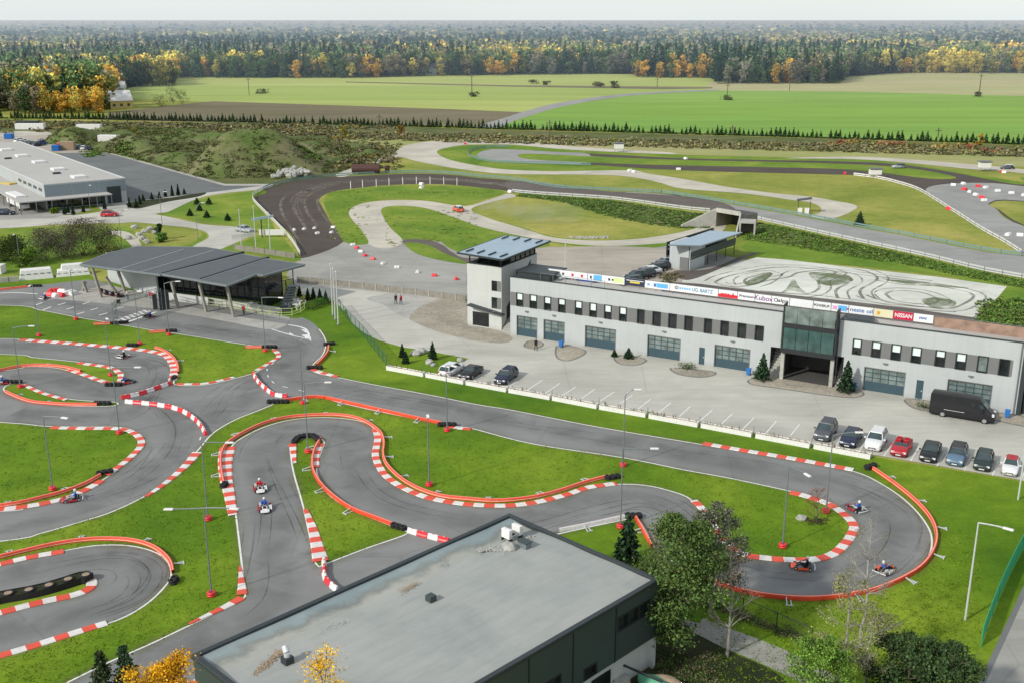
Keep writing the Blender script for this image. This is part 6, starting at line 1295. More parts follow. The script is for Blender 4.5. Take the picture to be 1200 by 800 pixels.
ST_ = {  # L, W, H, belt, hood z, deck z, x of: windscreen base, roof front, roof rear, rear glass base
 'hatch': (4.0, 1.74, 1.47, .93, .90, .95, 1.00, .35, -1.45, -1.88), 'sedan': (4.6, 1.80, 1.43, .92, .88, .96, 1.05, .35, -1.05, -1.75), 'suv': (4.5, 1.86, 1.66, 1.05, 1.02, 1.05, 1.10, .45, -1.75, -2.10),
 'estate': (4.6, 1.80, 1.48, .94, .90, .96, 1.05, .35, -1.80, -2.15), 'classic': (4.05, 1.60, 1.42, .88, .86, .88, .85, .35, -.85, -1.25), 'coupe': (4.3, 1.80, 1.36, .90, .86, .92, .95, .25, -.75, -1.70)}
def car(label, px, py, head, style, paint, roof=None, name='parked_car', grp=None, convertible=False, plates=True):
    L, Wd, Ht, belt, hood, deck, xw, xf, xr, xb = ST_[style]; h = Wd/2
    t = thing(name, label, 'car', G(px, py), head, grp)
    xs = [-L/2, -L/2+.10, -L/2+.45, xb+.05, 0, xw-.02, L/2-.75, L/2-.25, L/2-.06, L/2]
    tz = [deck-.22, deck-.06, deck, deck+.02, belt, belt+.02, hood, hood-.08, hood-.24, hood-.38]
    wf = [.80, .92, .98, 1, 1, 1, .98, .93, .84, .74]; b = MB(); vs = []
    for x, z, f in zip(xs, tz, wf):
        w_ = h*f; half = [(w_*.90, .20), (w_, .42), (w_, z*.72), (w_*.95, z-.06), (w_*.78, z)]
        ring = half+[(0, z+.02)]+[(-y, q) for y, q in reversed(half)]; vs += [(x, y, q) for y, q in ring]
    k = 11; n = len(xs)
    b.add(vs, [(i*k+j, (i+1)*k+j, (i+1)*k+(j+1) % k, i*k+(j+1) % k) for i in range(n-1) for j in range(k)]+[tuple(range(k)), tuple(range((n-1)*k, n*k))[::-1]])
    body = b.build('body', paint, t)
    me = body.data; me.polygons.foreach_set('use_smooth', [True]*(len(me.polygons))); 
    a0 = [(xw, h*.86), (xw, -h*.86), (xb, -h*.86), (xb, h*.86)]; a1 = [(xf, h*.68), (xf, -h*.68), (xr, -h*.66), (xr, h*.66)]
    if not convertible:
        b = MB(); b.add([(x, y, belt-.02) for x, y in a0]+[(x, y, Ht-.06) for x, y in a1], [(0, 1, 5, 4), (1, 2, 6, 5), (2, 3, 7, 6), (3, 0, 4, 7)]); b.build('window', 'car_glass', t)
        b = MB(); rp = [(xf+.02, h*.69), (xf+.02, -h*.69), (xr-.02, -h*.67), (xr-.02, h*.67)]
        b.add([(x, y, Ht-.075) for x, y in rp]+[(x*.97+(xf+xr)*.015, y*.9, Ht) for x, y in rp], [(3, 2, 1, 0), (4, 5, 6, 7), (0, 1, 5, 4), (1, 2, 6, 5), (2, 3, 7, 6), (3, 0, 4, 7)]); b.build('roof', roof or paint, t)
        for s in (1, -1):
            b = MB()
            for (x0, y0), (x1, y1) in zip((a0[0 if s > 0 else 1], a0[3 if s > 0 else 2]), (a1[0 if s > 0 else 1], a1[3 if s > 0 else 2])): b.tube((x0, y0*1.01, belt-.02), (x1, y1*1.01, Ht-.05), .045, n=4)
            xm = (xf+xr)/2; b.tube((xm, s*h*.875, belt-.02), (xm, s*h*.69, Ht-.05), .04, n=4); b.build('pillar', roof if roof and style != 'classic' else paint, t)
    else:
        b = MB(); b.add([(xw, h*.8, belt), (xw, -h*.8, belt), (xf+.2, -h*.68, Ht-.2), (xf+.2, h*.68, Ht-.2)], [(0, 1, 2, 3)]); b.build('windscreen', 'car_glass', t)
        b = MB(); b.prism([(xf+.3, h*.75), (xf+.3, -h*.75), (xb+.3, -h*.7), (xb+.3, h*.7)], belt-.05, belt+.045); b.build('cabin', 'tyre_black', t)
        for x in (.0, -.9):
            for y in (-.38, .38): q = MB(); q.obox((x, y, belt-.1), .22, .5, .5, 0); q.build('seat', paint, t)
    for s in (-1, 1):
        b = MB(); b.obox((L/2-.12, s*h*.66, hood-.32), .16, .34, .15, s*-.35); b.build('headlight', 'lamp_glass', t)
        b = MB(); b.obox((-L/2+.05, s*h*.72, deck-.26), .12, .26, .16, s*.3); b.build('tail_light', 'tail_red', t)
        b = MB(); b.obox((xw-.15, s*(h+.07), belt), .16, .2, .13, 0); b.build('mirror', paint, t)
    b = MB(); b.box(L/2-.03, L/2+.015, -h*.42, h*.42, .34, .50); b.build('grille', 'dark_frame', t)
    if plates: MB().box(L/2+.016, L/2+.03, -.26, .26, .30, .41).build('number_plate', 'paint_white', t)
    MB().box(-L/2-.02, -L/2+.02, -.26, .26, .5, .61).build('number_plate', 'paint_white', t)
    wheels(t, (L/2-.82, -L/2+.78), h*.985, .33 if style != 'suv' else .37)
    MB().box(-L/2+.3, L/2-.3, -h*.85, h*.85, .14, .24).build('underbody', 'dark_frame', t)
    return t
def face(px, py, qx, qy): d = G(qx, qy)-G(px, py); return math.atan2(d.y, d.x)
hd = face(1077, 523, 1067, 540)
for px, py, st, pt, rf, lb in ((967, 510, 'suv', 'paint_darkgrey', None, 'dark grey crossover parked first from the left in the row of eight'), (997, 517, 'sedan', 'paint_navy', None, 'dark navy saloon between the dark grey crossover and the white SUV'), (1026, 521, 'suv', 'paint_white', None, 'white SUV parked in the row of eight by the planters'), (1056, 528, 'coupe', 'paint_red', None, 'red open convertible with black cabin'),
   (1090, 534, 'sedan', 'paint_black', None, 'black saloon just right of the red convertible'), (1121, 538, 'estate', 'paint_bluegrey', 'paint_black', 'blue grey estate car with black roof'), (1152, 545, 'hatch', 'paint_green', None, 'black green hatchback between the blue grey estate and the white classic'), (1184, 550.5, 'classic', 'paint_white', 'paint_red', 'small white classic car with red roof at the right end')):
    car(lb, px, py, hd+R(2), st, pt, rf, convertible=(st == 'coupe'))
car('silver white estate parked by the grass at the left end of the car park', 529.5, 437, face(530, 437, 552, 424), 'estate', 'paint_white')
car('black saloon parked next to the silver white estate', 552, 440, face(552, 440, 536, 446)+.25, 'coupe', 'paint_black')
car('black hatchback parked alone in the third marked bay', 593, 445, face(605, 447, 590, 456)+.1, 'estate', 'paint_navy')
# dark van in front of the pit building
V = thing('delivery_van', 'black high roof van parked in front of the last garage door', 'van', G(1127, 489), face(1095, 483, 1155, 493))
L, h, Ht = 7.0, 1.0, 2.75; b = MB(); xs = [-3.5, -3.42, -2, 0, 1.5, 1.9, 2.6, 3.2, 3.45, 3.5]; tz = [2.6, Ht, Ht+.04, Ht+.04, Ht, 2.62, 1.75, 1.25, 1.0, .8]; wf = [.95, 1, 1, 1, 1, .99, .97, .93, .85, .78]; wt = [.86, .88, .88, .88, .86, .84, .78, .8, .75, .7]; vs = []
for x, z, f, g_ in zip(xs, tz, wf, wt):
    hf = [(h*f*.95, .3), (h*f, .55), (h*f, min(1.25, z*.8)), (h*g_*1.02, z-.12), (h*g_*.85, z)]; vs += [(x, y, q) for y, q in hf+[(0, z+.02)]+[(-y, q) for y, q in reversed(hf)]]
b.add(vs, [(i*11+j, (i+1)*11+j, (i+1)*11+(j+1) % 11, i*11+(j+1) % 11) for i in range(9) for j in range(11)]+[tuple(range(11)), tuple(range(99, 110))[::-1]]); b.build('body', 'paint_black', V)
b = MB(); b.add([(1.96, .74, 2.5), (1.96, -.74, 2.5), (2.66, -.76, 1.78), (2.66, .76, 1.78)], [(0, 1, 2, 3)]); b.build('windscreen', 'glass_green', V)
for s in (-1, 1):
    b = MB(); b.add([(1.0, s*.985, 1.35), (2.45, s*.95, 1.35), (2.15, s*.9, 2.15), (1.0, s*.93, 2.2)], [(0, 1, 2, 3)]); b.build('side_window', 'car_glass', V)
    q = MB(); q.obox((3.3, s*.72, .95), .25, .3, .28, -s*.4); q.build('headlight', 'lamp_glass', V); q = MB(); q.obox((2.2, s*1.12, 1.4), .14, .2, .4, 0); q.build('mirror', 'tyre_black', V)
    MB().box(-1.9, .3, s*1.003-.006, s*1.003+.006, .98, 1.03).build('stripe', 'galv_light', V)
MB().box(3.44, 3.52, -.5, .5, .45, .62).build('bumper', 'dark_frame', V); wheels(V, (2.5, -2.0), .99, .38)
# upper yard cars
car('white hatchback behind the leftmost banners', 656, 329, face(656, 329, 668, 324), 'hatch', 'paint_white'); car('bright blue saloon behind the leftmost banners', 685, 330.5, face(685, 330, 672, 327), 'sedan', 'paint_blue')
hy = face(745, 335, 727, 337)
for px, py, st, pt, lb in ((739, 333, 'estate', 'paint_green', 'dark green estate nearest the banners in the yard row'), (746, 328, 'suv', 'paint_black', 'black SUV second in the yard row behind the banners'), (754, 325, 'suv', 'paint_darkgrey', 'dark grey SUV third in the yard row behind the banners'), (761, 321, 'sedan', 'paint_white', 'white saloon in the yard row behind the banners'), (768, 318, 'estate', 'paint_black', 'black estate in the middle of the yard row beyond the white one'), (773, 315, 'hatch', 'paint_darkgrey', 'dark grey hatchback in the far part of the yard row'), (779, 311, 'hatch', 'paint_silver', 'silver hatchback last in the yard row beside the grandstand')):
    car(lb, px, py, hy, st, pt, plates=False)
RC = car('orange and white rally car sliding through the lower gravel loop', 537, 248, face(537, 248, 525, 243), 'hatch', 'paint_orange', 'paint_white', name='rally_car')
car('white and black rally car on the dark far straight', 1053, 197.5, R(185), 'hatch', 'paint_silver', 'paint_black', name='rally_car'); car('dark rally car with white roof near the right edge on the pale track', 1180, 198.5, R(170), 'hatch', 'paint_darkgrey', 'paint_white', name='rally_car')
car('silver car on the drive above the clubhouse roof', 287, 272, face(284, 271, 296, 273), 'sedan', 'paint_silver', None); car('red car on the road in front of the warehouse', 129, 254, R(8), 'hatch', 'paint_red'); car('dark car at the left edge below the warehouse canopy', 6, 252, R(3), 'estate', 'paint_navy')
def truck(label, px, py, head, L, cabc, boxc, name='truck', cat='truck'):
    t = thing(name, label, cat, G(px, py), head); MB().box(-L/2, L/2-2.0, -1.2, 1.2, .9, 3.4).build('cargo_box', boxc, t, bevel=.05); b = MB(); b.add([(L/2-1.9, -1.15, .6), (L/2, -1.15, .6), (L/2, 1.15, .6), (L/2-1.9, 1.15, .6), (L/2-1.9, -1.1, 2.9), (L/2-.45, -1.0, 2.9), (L/2-.45, 1.0, 2.9), (L/2-1.9, 1.1, 2.9)], [(0, 3, 2, 1), (0, 1, 5, 4), (1, 2, 6, 5), (2, 3, 7, 6), (3, 0, 4, 7), (4, 5, 6, 7)]); b.build('cab', cabc, t)
    b = MB(); b.add([(L/2-.06, -.95, 1.5), (L/2-.06, .95, 1.5), (L/2-.38, .9, 2.6), (L/2-.38, -.9, 2.6)], [(0, 1, 2, 3)]); b.build('windscreen', 'car_glass', t); wheels(t, (L/2-1.2, -L/2+1.2, -L/2+2.4), 1.15, .5, .3); return t
truck('white articulated trailer parked beside the warehouse canopy', 22, 244, face(12, 240, 34, 250), 11, 'paint_white', 'plastic_white'); truck('small truck with yellow box under the warehouse canopy edge', 9, 229, R(150), 6, 'paint_white', 'paint_yellow')
for k, (px, py, c) in enumerate(((23, 167, 'paint_white'), (28, 168.5, 'paint_white'), (33, 170, 'paint_silver'), (38, 171, 'paint_green'), (44, 171.5, 'paint_navy'), (49, 170, 'paint_blue'))):
    car({'paint_white': 'white', 'paint_silver': 'silver', 'paint_green': 'dark green', 'paint_navy': 'navy', 'paint_blue': 'blue'}[c]+' vehicle parked behind the far end of the warehouse', px, py, R(70), 'suv', c, plates=False, grp='vehicles parked behind the far end of the warehouse')
def container(label, px, py, mat, L=6, Wd=2.4, hh=2.5, rot=0.0):
    t = thing('shipping_container', label, 'container', G(px, py), rot); b = MB(); n = 14; b.box(-L/2, L/2, -Wd/2, Wd/2, .1, hh)
    for k in range(n): x = -L/2+L*(k+.25)/n; b.box(x, x+L/n*.4, -Wd/2-.05, -Wd/2-.001, .2, hh-.1)
    b.build('box', mat, t); MB().box(L/2+.001, L/2+.06, -Wd/2+.1, Wd/2-.1, .2, hh-.1).build('door', mat, t); return t
container('blue container behind the warehouse', 66, 177, 'bin_blue', 2.4, 2.0, 2.0); container('orange red container behind the warehouse', 71, 176, 'paint_orange', 2.2, rot=.3); container('tan container right of the orange one', 80, 176, 'gravel_tan', 5, hh=3); container('blue container at the upper left corner of the warehouse roof', 11, 163, 'bin_blue', 3, hh=2); container('white battered container lying in the scrub', 128, 168, 'plastic_white', 7.5, hh=3, rot=-.1)
container('white container on the far gravel yard at the upper left', 36, 152, 'plastic_white', 12); container('dark container on the far gravel yard left of the white one', 33, 149, 'paint_green', 9); container('long white container among scrub at the upper left', 105, 153, 'plastic_white', 10)
for k, (px, py) in enumerate(((90, 174.5), (94, 175), (98, 175.5), (103, 176))): car('scrap car beside the tan container behind the warehouse', px, py, R(20+40*k), 'hatch', ['paint_silver', 'paint_bluegrey', 'paint_white', 'paint_navy'][k], grp='scrap cars behind the warehouse', plates=False, name='scrap_car')
# house beyond the fields
def house(label, px, py, w_, d_, hh, rh, wall, roof, rot=0.0):
    t = thing('farm_house', label, 'house', G(px, py), rot); MB().box(-w_/2, w_/2, -d_/2, d_/2, 0, hh).build('wall', wall, t); b = MB(); b.add([(-w_/2-.5, -d_/2-.5, hh), (w_/2+.5, -d_/2-.5, hh), (w_/2+.5, d_/2+.5, hh), (-w_/2-.5, d_/2+.5, hh), (-w_/2-.5, 0, hh+rh), (w_/2+.5, 0, hh+rh)], [(0, 1, 5, 4), (2, 3, 4, 5), (0, 4, 3), (1, 2, 5), (0, 3, 2, 1)]); r_ = b.build('roof', roof, t); MB().box(-.5, .5, .3, 1.2, hh+rh*.6, hh+rh+1).build('chimney', 'stone_grey', r_)
    for k in range(3): MB().box(-w_/2+w_*(k+.5)/3-.7, -w_/2+w_*(k+.5)/3+.7, -d_/2-.05, -d_/2-.002, 1.2, 2.6).build('window', 'car_glass', t)
M('wall_yellow', (.55, .42, .15), .8)
house('yellow walled house with pale roof beside the orange trees', 140, 127, 11, 9, 4, 5, 'wall_yellow', 'plastic_white', .6); house('white roofed farm building behind the yellow house', 133, 111, 14, 10, 4, 4, 'wall_light', 'galv_light', .2); house('grey roofed building among the trees left of the yellow house', 95, 112, 22, 12, 6, 5, 'wall_light', 'roof_mem'); house('long dark roofed shed at the far edge of the field', 492, 88, 30, 14, 6, 5, 'wall_grey', 'roof_dark'); house('pale barn on the far meadow at the left edge', 6, 60, 60, 20, 8, 5, 'wall_light', 'plastic_white')
# ================================================================== KARTS AND PEOPLE
KARTC = [('paint_white', 'paint_red'), ('paint_red', 'paint_white'), ('paint_orange', 'paint_white'), ('paint_black', 'paint_red')]
def kart(label, px, py, head, c1, c2):
    t = thing('go_kart', label, 'go-kart', G(px, py)+Vector((0, 0, .075)), head); z = .02
    b = MB()
    for y in (-.3, .3): b.path([(-.85, y, .09), (.3, y, .07), (.72, y*.8, .08)], .022, 5)
    for x in (-.8, -.2, .35): b.tube((x, -.33, .08), (x, .33, .08), .02, n=5)
    b.box(-.25, .75, -.28, .28, .045, .058); b.build('frame', 'galv', t)
    b = MB(); b.add([(.72, -.42, .05), (1.0, -.34, .06), (1.0, .34, .06), (.72, .42, .05), (.66, -.42, .22), (.93, -.3, .17), (.93, .3, .17), (.66, .42, .22), (.52, -.15, .30), (.52, .15, .30)], [(0, 3, 2, 1), (0, 1, 5, 4), (1, 2, 6, 5), (2, 3, 7, 6), (4, 5, 6, 7), (4, 7, 9, 8)]); b.build('nose', c1, t)
    for s in (-1, 1):
        b = MB(); b.add([(-.42, s*.36, .06), (.40, s*.36, .06), (.42, s*.66, .08), (-.46, s*.68, .08), (-.40, s*.38, .17), (.34, s*.38, .15), (.36, s*.64, .24), (-.42, s*.66, .28)], [(0, 1, 2, 3), (4, 5, 6, 7), (0, 1, 5, 4), (1, 2, 6, 5), (2, 3, 7, 6), (3, 0, 4, 7)]); b.build('side_pod', c1 if s > 0 else c2, t)
    b = MB(); b.path([(-.95, -.62, .16), (-1.02, -.3, .17), (-1.02, .3, .17), (-.95, .62, .16)], .045, 6); b.build('rear_bumper', c2, t)
    b = MB(); b.path([(.95, -.42, .1), (1.04, -.2, .1), (1.04, .2, .1), (.95, .42, .1)], .03, 6); b.build('front_bumper', 'tyre_black', t)
    b = MB(); b.add([(-.08, -.19, .1), (-.08, .19, .1), (-.40, .2, .1), (-.40, -.2, .1), (-.55, -.18, .52), (-.55, .18, .52), (-.08, -.22, .2), (-.08, .22, .2), (-.36, .25, .3), (-.36, -.25, .3)], [(0, 1, 2, 3), (3, 2, 5, 4), (0, 3, 9, 6), (1, 7, 8, 2), (2, 8, 5), (3, 4, 9)]); b.build('seat', 'dark_frame', t)
    b = MB(); b.torus((.18, 0, .46), .13, .017, 12, 5, axis='x'); b.tube((.18, 0, .46), (.55, 0, .12), .014, n=5); b.build('steering_wheel', 'tyre_black', t)
    b = MB(); b.box(-.62, -.3, -.52, -.3, .1, .38); b.tube((-.7, -.4, .3), (-.95, -.4, .3), .06, n=8); b.build('engine', 'galv_light', t)
    for x, y, r, wd in ((.58, .5, .13, .12), (.58, -.5, .13, .12), (-.62, .54, .14, .18), (-.62, -.54, .14, .18)):
        q = MB(); q.tube((x, y-wd/2, r), (x, y+wd/2, r), r, n=12); o = q.build('wheel', 'tyre_black', t); s = 1 if y > 0 else -1; MB().tube((x, y+s*(wd/2-.01), r), (x, y+s*(wd/2+.008), r), r*.55, n=8).build('rim', 'galv_light', o)
    return t
def skinfig(joints, edges, mats):
    "joints: name -> (x, y, z, r); edges: (a, b, material index); one continuous skin"
    names = list(joints); ix = {n: i for i, n in enumerate(names)}
    me = bpy.data.meshes.new('tmp'); me.from_pydata([joints[n][:3] for n in names], [(ix[a], ix[b]) for a, b, m in edges], []); o = bpy.data.objects.new('tmp', me); COL.objects.link(o)
    md = o.modifiers.new('s', 'SKIN'); sk = me.skin_vertices[0].data
    for n, i in ix.items(): sk[i].radius = (joints[n][3],)*2; sk[i].use_root = (i == 0)
    o.modifiers.new('b', 'SUBSURF').levels = 1
    dg = bpy.context.evaluated_depsgraph_get(); out = bpy.data.meshes.new_from_object(o.evaluated_get(dg)); bpy.data.objects.remove(o)
    out.materials.clear()
    for m in mats: out.materials.append(MC[m])
    segs = []
    for a, b, m in edges:
        A_, B_ = Vector(joints[a][:3]), Vector(joints[b][:3]); segs += [(A_.lerp(B_, k/4), m) for k in range(5)]
    for p in out.polygons: c = p.center; p.material_index = min(segs, key=lambda s: (s[0]-c).length_squared)[1]; p.use_smooth = True
    return out
def hand(J, E, side, base, d, up):
    bx = Vector(J[base][:3]); d = Vector(d).normalized(); up = Vector(up).normalized(); lat = d.cross(up).normalized()*side
    J['palm'+base] = (*(bx+d*.08), .028); E.append((base, 'palm'+base, 3)); pb = Vector(J['palm'+base][:3])
    for k, ln in enumerate((.065, .075, .07, .055)):
        a = pb+lat*(.026-.0175*k)+d*.02; m_ = a+d*ln*.5; e = a+d*ln-up*.015
        for nm, p in (('a', a), ('m', m_), ('e', e)): J['f%s%d%s' % (base, k, nm)] = (*p, .0085)
        E += [('palm'+base, 'f%s%da' % (base, k), 3), ('f%s%da' % (base, k), 'f%s%dm' % (base, k), 3), ('f%s%dm' % (base, k), 'f%s%de' % (base, k), 3)]
    a = bx+d*.03+lat*.04; e = a+d*.045+lat*.02; J['t'+base] = (*a, .011); J['u'+base] = (*e, .009); E += [(base, 't'+base, 3), ('t'+base, 'u'+base, 3)]
def standing(walk=.15, arm=.1):
    J = dict(pel=(0, 0, .95, .13), wst=(0, 0, 1.1, .125), chs=(0, 0, 1.33, .155), nk=(0, 0, 1.49, .06), hd=(.01, 0, 1.60, .085), top=(.015, 0, 1.69, .075)); E = [('pel', 'wst', 0), ('wst', 'chs', 0), ('chs', 'nk', 0), ('nk', 'hd', 3), ('hd', 'top', 3)]
    for s, n in ((1, 'l'), (-1, 'r')):
        J['sh'+n] = (0, s*.18, 1.42, .065); J['el'+n] = (-s*arm, s*.24, 1.14, .048); J['ha'+n] = (.06-s*arm*.3, s*.25, .90, .032); E += [('chs', 'sh'+n, 0), ('sh'+n, 'el'+n, 0), ('el'+n, 'ha'+n, 0)]
        J['hp'+n] = (0, s*.09, .90, .10); J['kn'+n] = (s*walk+.03, s*.10, .50, .068); J['an'+n] = (s*walk*1.3-.03, s*.10, .09, .045); J['to'+n] = (s*walk*1.3+.14, s*.11, .045, .04); E += [('pel', 'hp'+n, 1), ('hp'+n, 'kn'+n, 1), ('kn'+n, 'an'+n, 1), ('an'+n, 'to'+n, 2)]
        hand(J, E, s, 'ha'+n, (0.1, 0, -1), (1, 0, 0))
    return J, E
def seated():
    J = dict(pel=(-.28, 0, .20, .13), wst=(-.36, 0, .36, .125), chs=(-.42, 0, .58, .155), nk=(-.42, 0, .73, .06), hd=(-.39, 0, .83, .085), top=(-.38, 0, .92, .075)); E = [('pel', 'wst', 0), ('wst', 'chs', 0), ('chs', 'nk', 0), ('nk', 'hd', 3), ('hd', 'top', 3)]
    for s, n in ((1, 'l'), (-1, 'r')):
        J['sh'+n] = (-.40, s*.18, .66, .065); J['el'+n] = (-.17, s*.30, .50, .048); J['ha'+n] = (.06, s*.15, .50, .032); E += [('chs', 'sh'+n, 0), ('sh'+n, 'el'+n, 0), ('el'+n, 'ha'+n, 0)]
        J['hp'+n] = (-.22, s*.09, .19, .10); J['kn'+n] = (.22, s*.20, .36, .068); J['an'+n] = (.60, s*.18, .15, .045); J['to'+n] = (.72, s*.18, .20, .04); E += [('pel', 'hp'+n, 1), ('hp'+n, 'kn'+n, 1), ('kn'+n, 'an'+n, 1), ('an'+n, 'to'+n, 2)]
        hand(J, E, s, 'ha'+n, (.9, -s*.3, .1), (0, 0, 1))
    return J, E
for nm, c in (('cloth_red', (.45, .02, .025)), ('cloth_blue', (.02, .10, .42)), ('cloth_black', (.015, .015, .018)), ('cloth_jeans', (.06, .09, .15)), ('cloth_pale', (.5, .48, .44)), ('hair_dark', (.03, .02, .015))): M(nm, c, .85, var=.1)
FIG = {}
def figure(kind, cols):
    key = (kind, cols)
    if key not in FIG: J, E = standing() if kind == 'stand' else seated(); FIG[key] = skinfig(J, E, list(cols)+['skin'])
    return FIG[key]
def person(label, pos, head, kind, cols, helmet=None, hair='hair_dark'):
    t = thing('person', label, 'person', pos, head); o = bpy.data.objects.new('body', figure(kind, cols)); COL.objects.link(o); o.parent = t
    hx, hz = (.015, 1.65) if kind == 'stand' else (-.385, .885)
    b = MB(); b.add([(hx+.085, -.012, hz-.01), (hx+.085, .012, hz-.01), (hx+.115, 0, hz-.03), (hx+.085, 0, hz+.02)], [(0, 1, 2), (0, 2, 3), (1, 3, 2)])
    for s in (-1, 1): b.ball((hx, s*.088, hz-.01), .02, .012, .03, 6, 4)
    b.build('face_detail', 'skin', t); b = MB()
    for s in (-1, 1): b.ball((hx+.082, s*.032, hz+.02), .01, .012, .008, 6, 4)
    b.box(hx+.082, hx+.09, -.025, .025, hz-.058, hz-.05); b.build('eyes_and_mouth', 'hair_dark', t)
    if helmet:
        b = MB(); b.ball((hx-.005, 0, hz+.02), .145, .13, .15, 14, 9); b.build('helmet', helmet, t, smooth=True); b = MB(); b.box(hx+.09, hx+.146, -.09, .09, hz-.01, hz+.055); b.build('visor', 'glass_dark', t, bevel=.02)
    else: b = MB(); b.ball((hx-.02, 0, hz+.035), .098, .092, .085, 10, 6); b.build('hair', hair, t, smooth=True)
    return t
KT = [(51, 351, (30, 349), 0, 'blue', 'on the start straight at the far left'), (174, 372, (150, 368), 3, 'blue', 'crossing the chequered start line'), (143, 419, (110, 414), 0, 'black', 'at the first bend above the grass tongue'), (149, 448.5, (175, 446), 3, 'blue', 'rounding the tip of the upper left grass tongue'),
      (7, 449, (30, 447), 3, 'blue', 'at the left edge behind the grass sliver'), (84, 586, (50, 592), 1, 'blue', 'on the lower left bend beside the orange barrier'), (305, 574, (310, 600), 0, 'red', 'leading upper one of the two on the hairpin entry'), (310.5, 597, (313, 620), 0, 'blue', 'lower one of the two on the hairpin entry'),
      (1002.5, 597, (985, 588), 1, 'blue', 'beside the reddish bush on the right hairpin'), (940, 665, (915, 663), 2, 'black', 'touching the inner kerb of the right hairpin'), (1037, 669, (1060, 655), 2, 'blue', 'at the outside of the right hairpin behind the bare tree')]
for px, py, to, kc, sc_, lb in KT:
    a = face(px, py, *to); pods = {'0': 'white and red', '3': 'black and red', '1': 'red and white', '2': 'orange and white'}[str(kc)]
    kart(pods+' go-kart '+lb, px, py, a, *KARTC[kc])
    person('kart driver in '+sc_+' '+lb, G(px, py)+Vector((0, 0, .1)), a, 'sit', ('cloth_'+sc_, 'cloth_pale' if kc in (0, 1) else 'cloth_black', 'cloth_black'), 'plastic_white')
person('person in black walking on the yard between wall and pebbles', G(464, 357), 2.0, 'stand', ('cloth_black', 'cloth_black', 'cloth_black')); person('person in red jacket beside the person in black on the yard', G(470, 358), 2.2, 'stand', ('cloth_red', 'cloth_jeans', 'cloth_black'))
person('person in red top below the clubhouse', G(286, 370), -1.4, 'stand', ('cloth_red', 'cloth_black', 'cloth_black')); person('person in black standing between the first two garage doors', G(628, 410.5), -1.2, 'stand', ('cloth_black', 'cloth_black', 'cloth_black')); person('person in pale clothes beside the start gantry flag', G(150, 352), -1.4, 'stand', ('cloth_pale', 'cloth_jeans', 'cloth_black'))
for k, (px, py) in enumerate(((118, 342), (124, 344), (131, 345.5), (138, 347))): kart('parked go-kart in the row under the clubhouse roof', px+2, py+1, R(-60), *KARTC[3])['group'] = 'go-karts parked under the clubhouse roof'
for k, (px, py) in enumerate(((340, 360), (346, 362), (351, 358), (344, 356))):
    t = thing('garden_table', 'white garden table on the clubhouse terrace', 'table', G(px, py), 0, 'white tables on the clubhouse terrace'); MB().tube((0, 0, .7), (0, 0, .75), .5, n=12).build('tabletop', 'plastic_white', t); MB().tube((0, 0, 0), (0, 0, .7), .04, n=6).build('leg', 'plastic_white', t)
    for j in range(3): a = j*2.1+k; c_ = G(px, py); x, y = c_.x+math.cos(a)*.85, c_.y+math.sin(a)*.85; u = thing('garden_chair', 'white garden chair on the clubhouse terrace', 'chair', (x, y, 0), a, 'white chairs on the clubhouse terrace'); MB().box(-.2, .2, -.2, .2, .40, .45).build('seat', 'plastic_white', u); MB().box(.16, .21, -.2, .2, .45, .85).build('backrest', 'plastic_white', u); MB().tube((0, 0, 0), (0, 0, .4), .1, .14, 6).build('leg', 'plastic_white', u)
# ================================================================== VEGETATION
def quads(name, C, S, K, mats=('foliage',), flat=0.0, extra=None, parent=None, nrm=None):
    "leaf-sized quads: centres C, half sizes S, colours K; flat pulls the normals upright"
    n = len(C); u = RNG.normal(size=(n, 3)); u[:, 2] *= (1-flat*.7); u /= np.linalg.norm(u, axis=1)[:, None]
    v = RNG.normal(size=(n, 3)); v[:, 2] *= (1-flat*.7); v -= u*(u*v).sum(1)[:, None]; v /= np.linalg.norm(v, axis=1)[:, None]+1e-9
    S = np.asarray(S).reshape(-1, 1)*np.ones((n, 1)); a = u*S; b = v*S*RNG.uniform(.55, 1, (n, 1))
    V = np.stack([C-a, C-b*.9, C+a, C+b*.9], 1).reshape(-1, 3); KK = np.repeat(K, 4, 0); Q = np.arange(4*n).reshape(-1, 4)
    return build_arrays(name, V, Q, KK, mats, parent)
def build_arrays(name, V, Q, KK, mats=('foliage',), parent=None):
    me = bpy.data.meshes.new(name); nv, nq = len(V), len(Q)
    me.vertices.add(nv); me.vertices.foreach_set('co', V.astype(np.float32).ravel()); me.loops.add(nq*4); me.loops.foreach_set('vertex_index', Q.astype(np.int32).ravel())
    me.polygons.add(nq); me.polygons.foreach_set('loop_start', np.arange(0, nq*4, 4, dtype=np.int32)); me.update(calc_edges=True)
    a = me.color_attributes.new('Col', 'FLOAT_COLOR', 'POINT'); a.data.foreach_set('color', np.c_[np.clip(KK, 0, 1), np.ones(nv)].astype(np.float32).ravel())
    for m in mats: me.materials.append(MC[m])
    o = bpy.data.objects.new(name, me); COL.objects.link(o)
    if parent: o.parent = parent
    return o
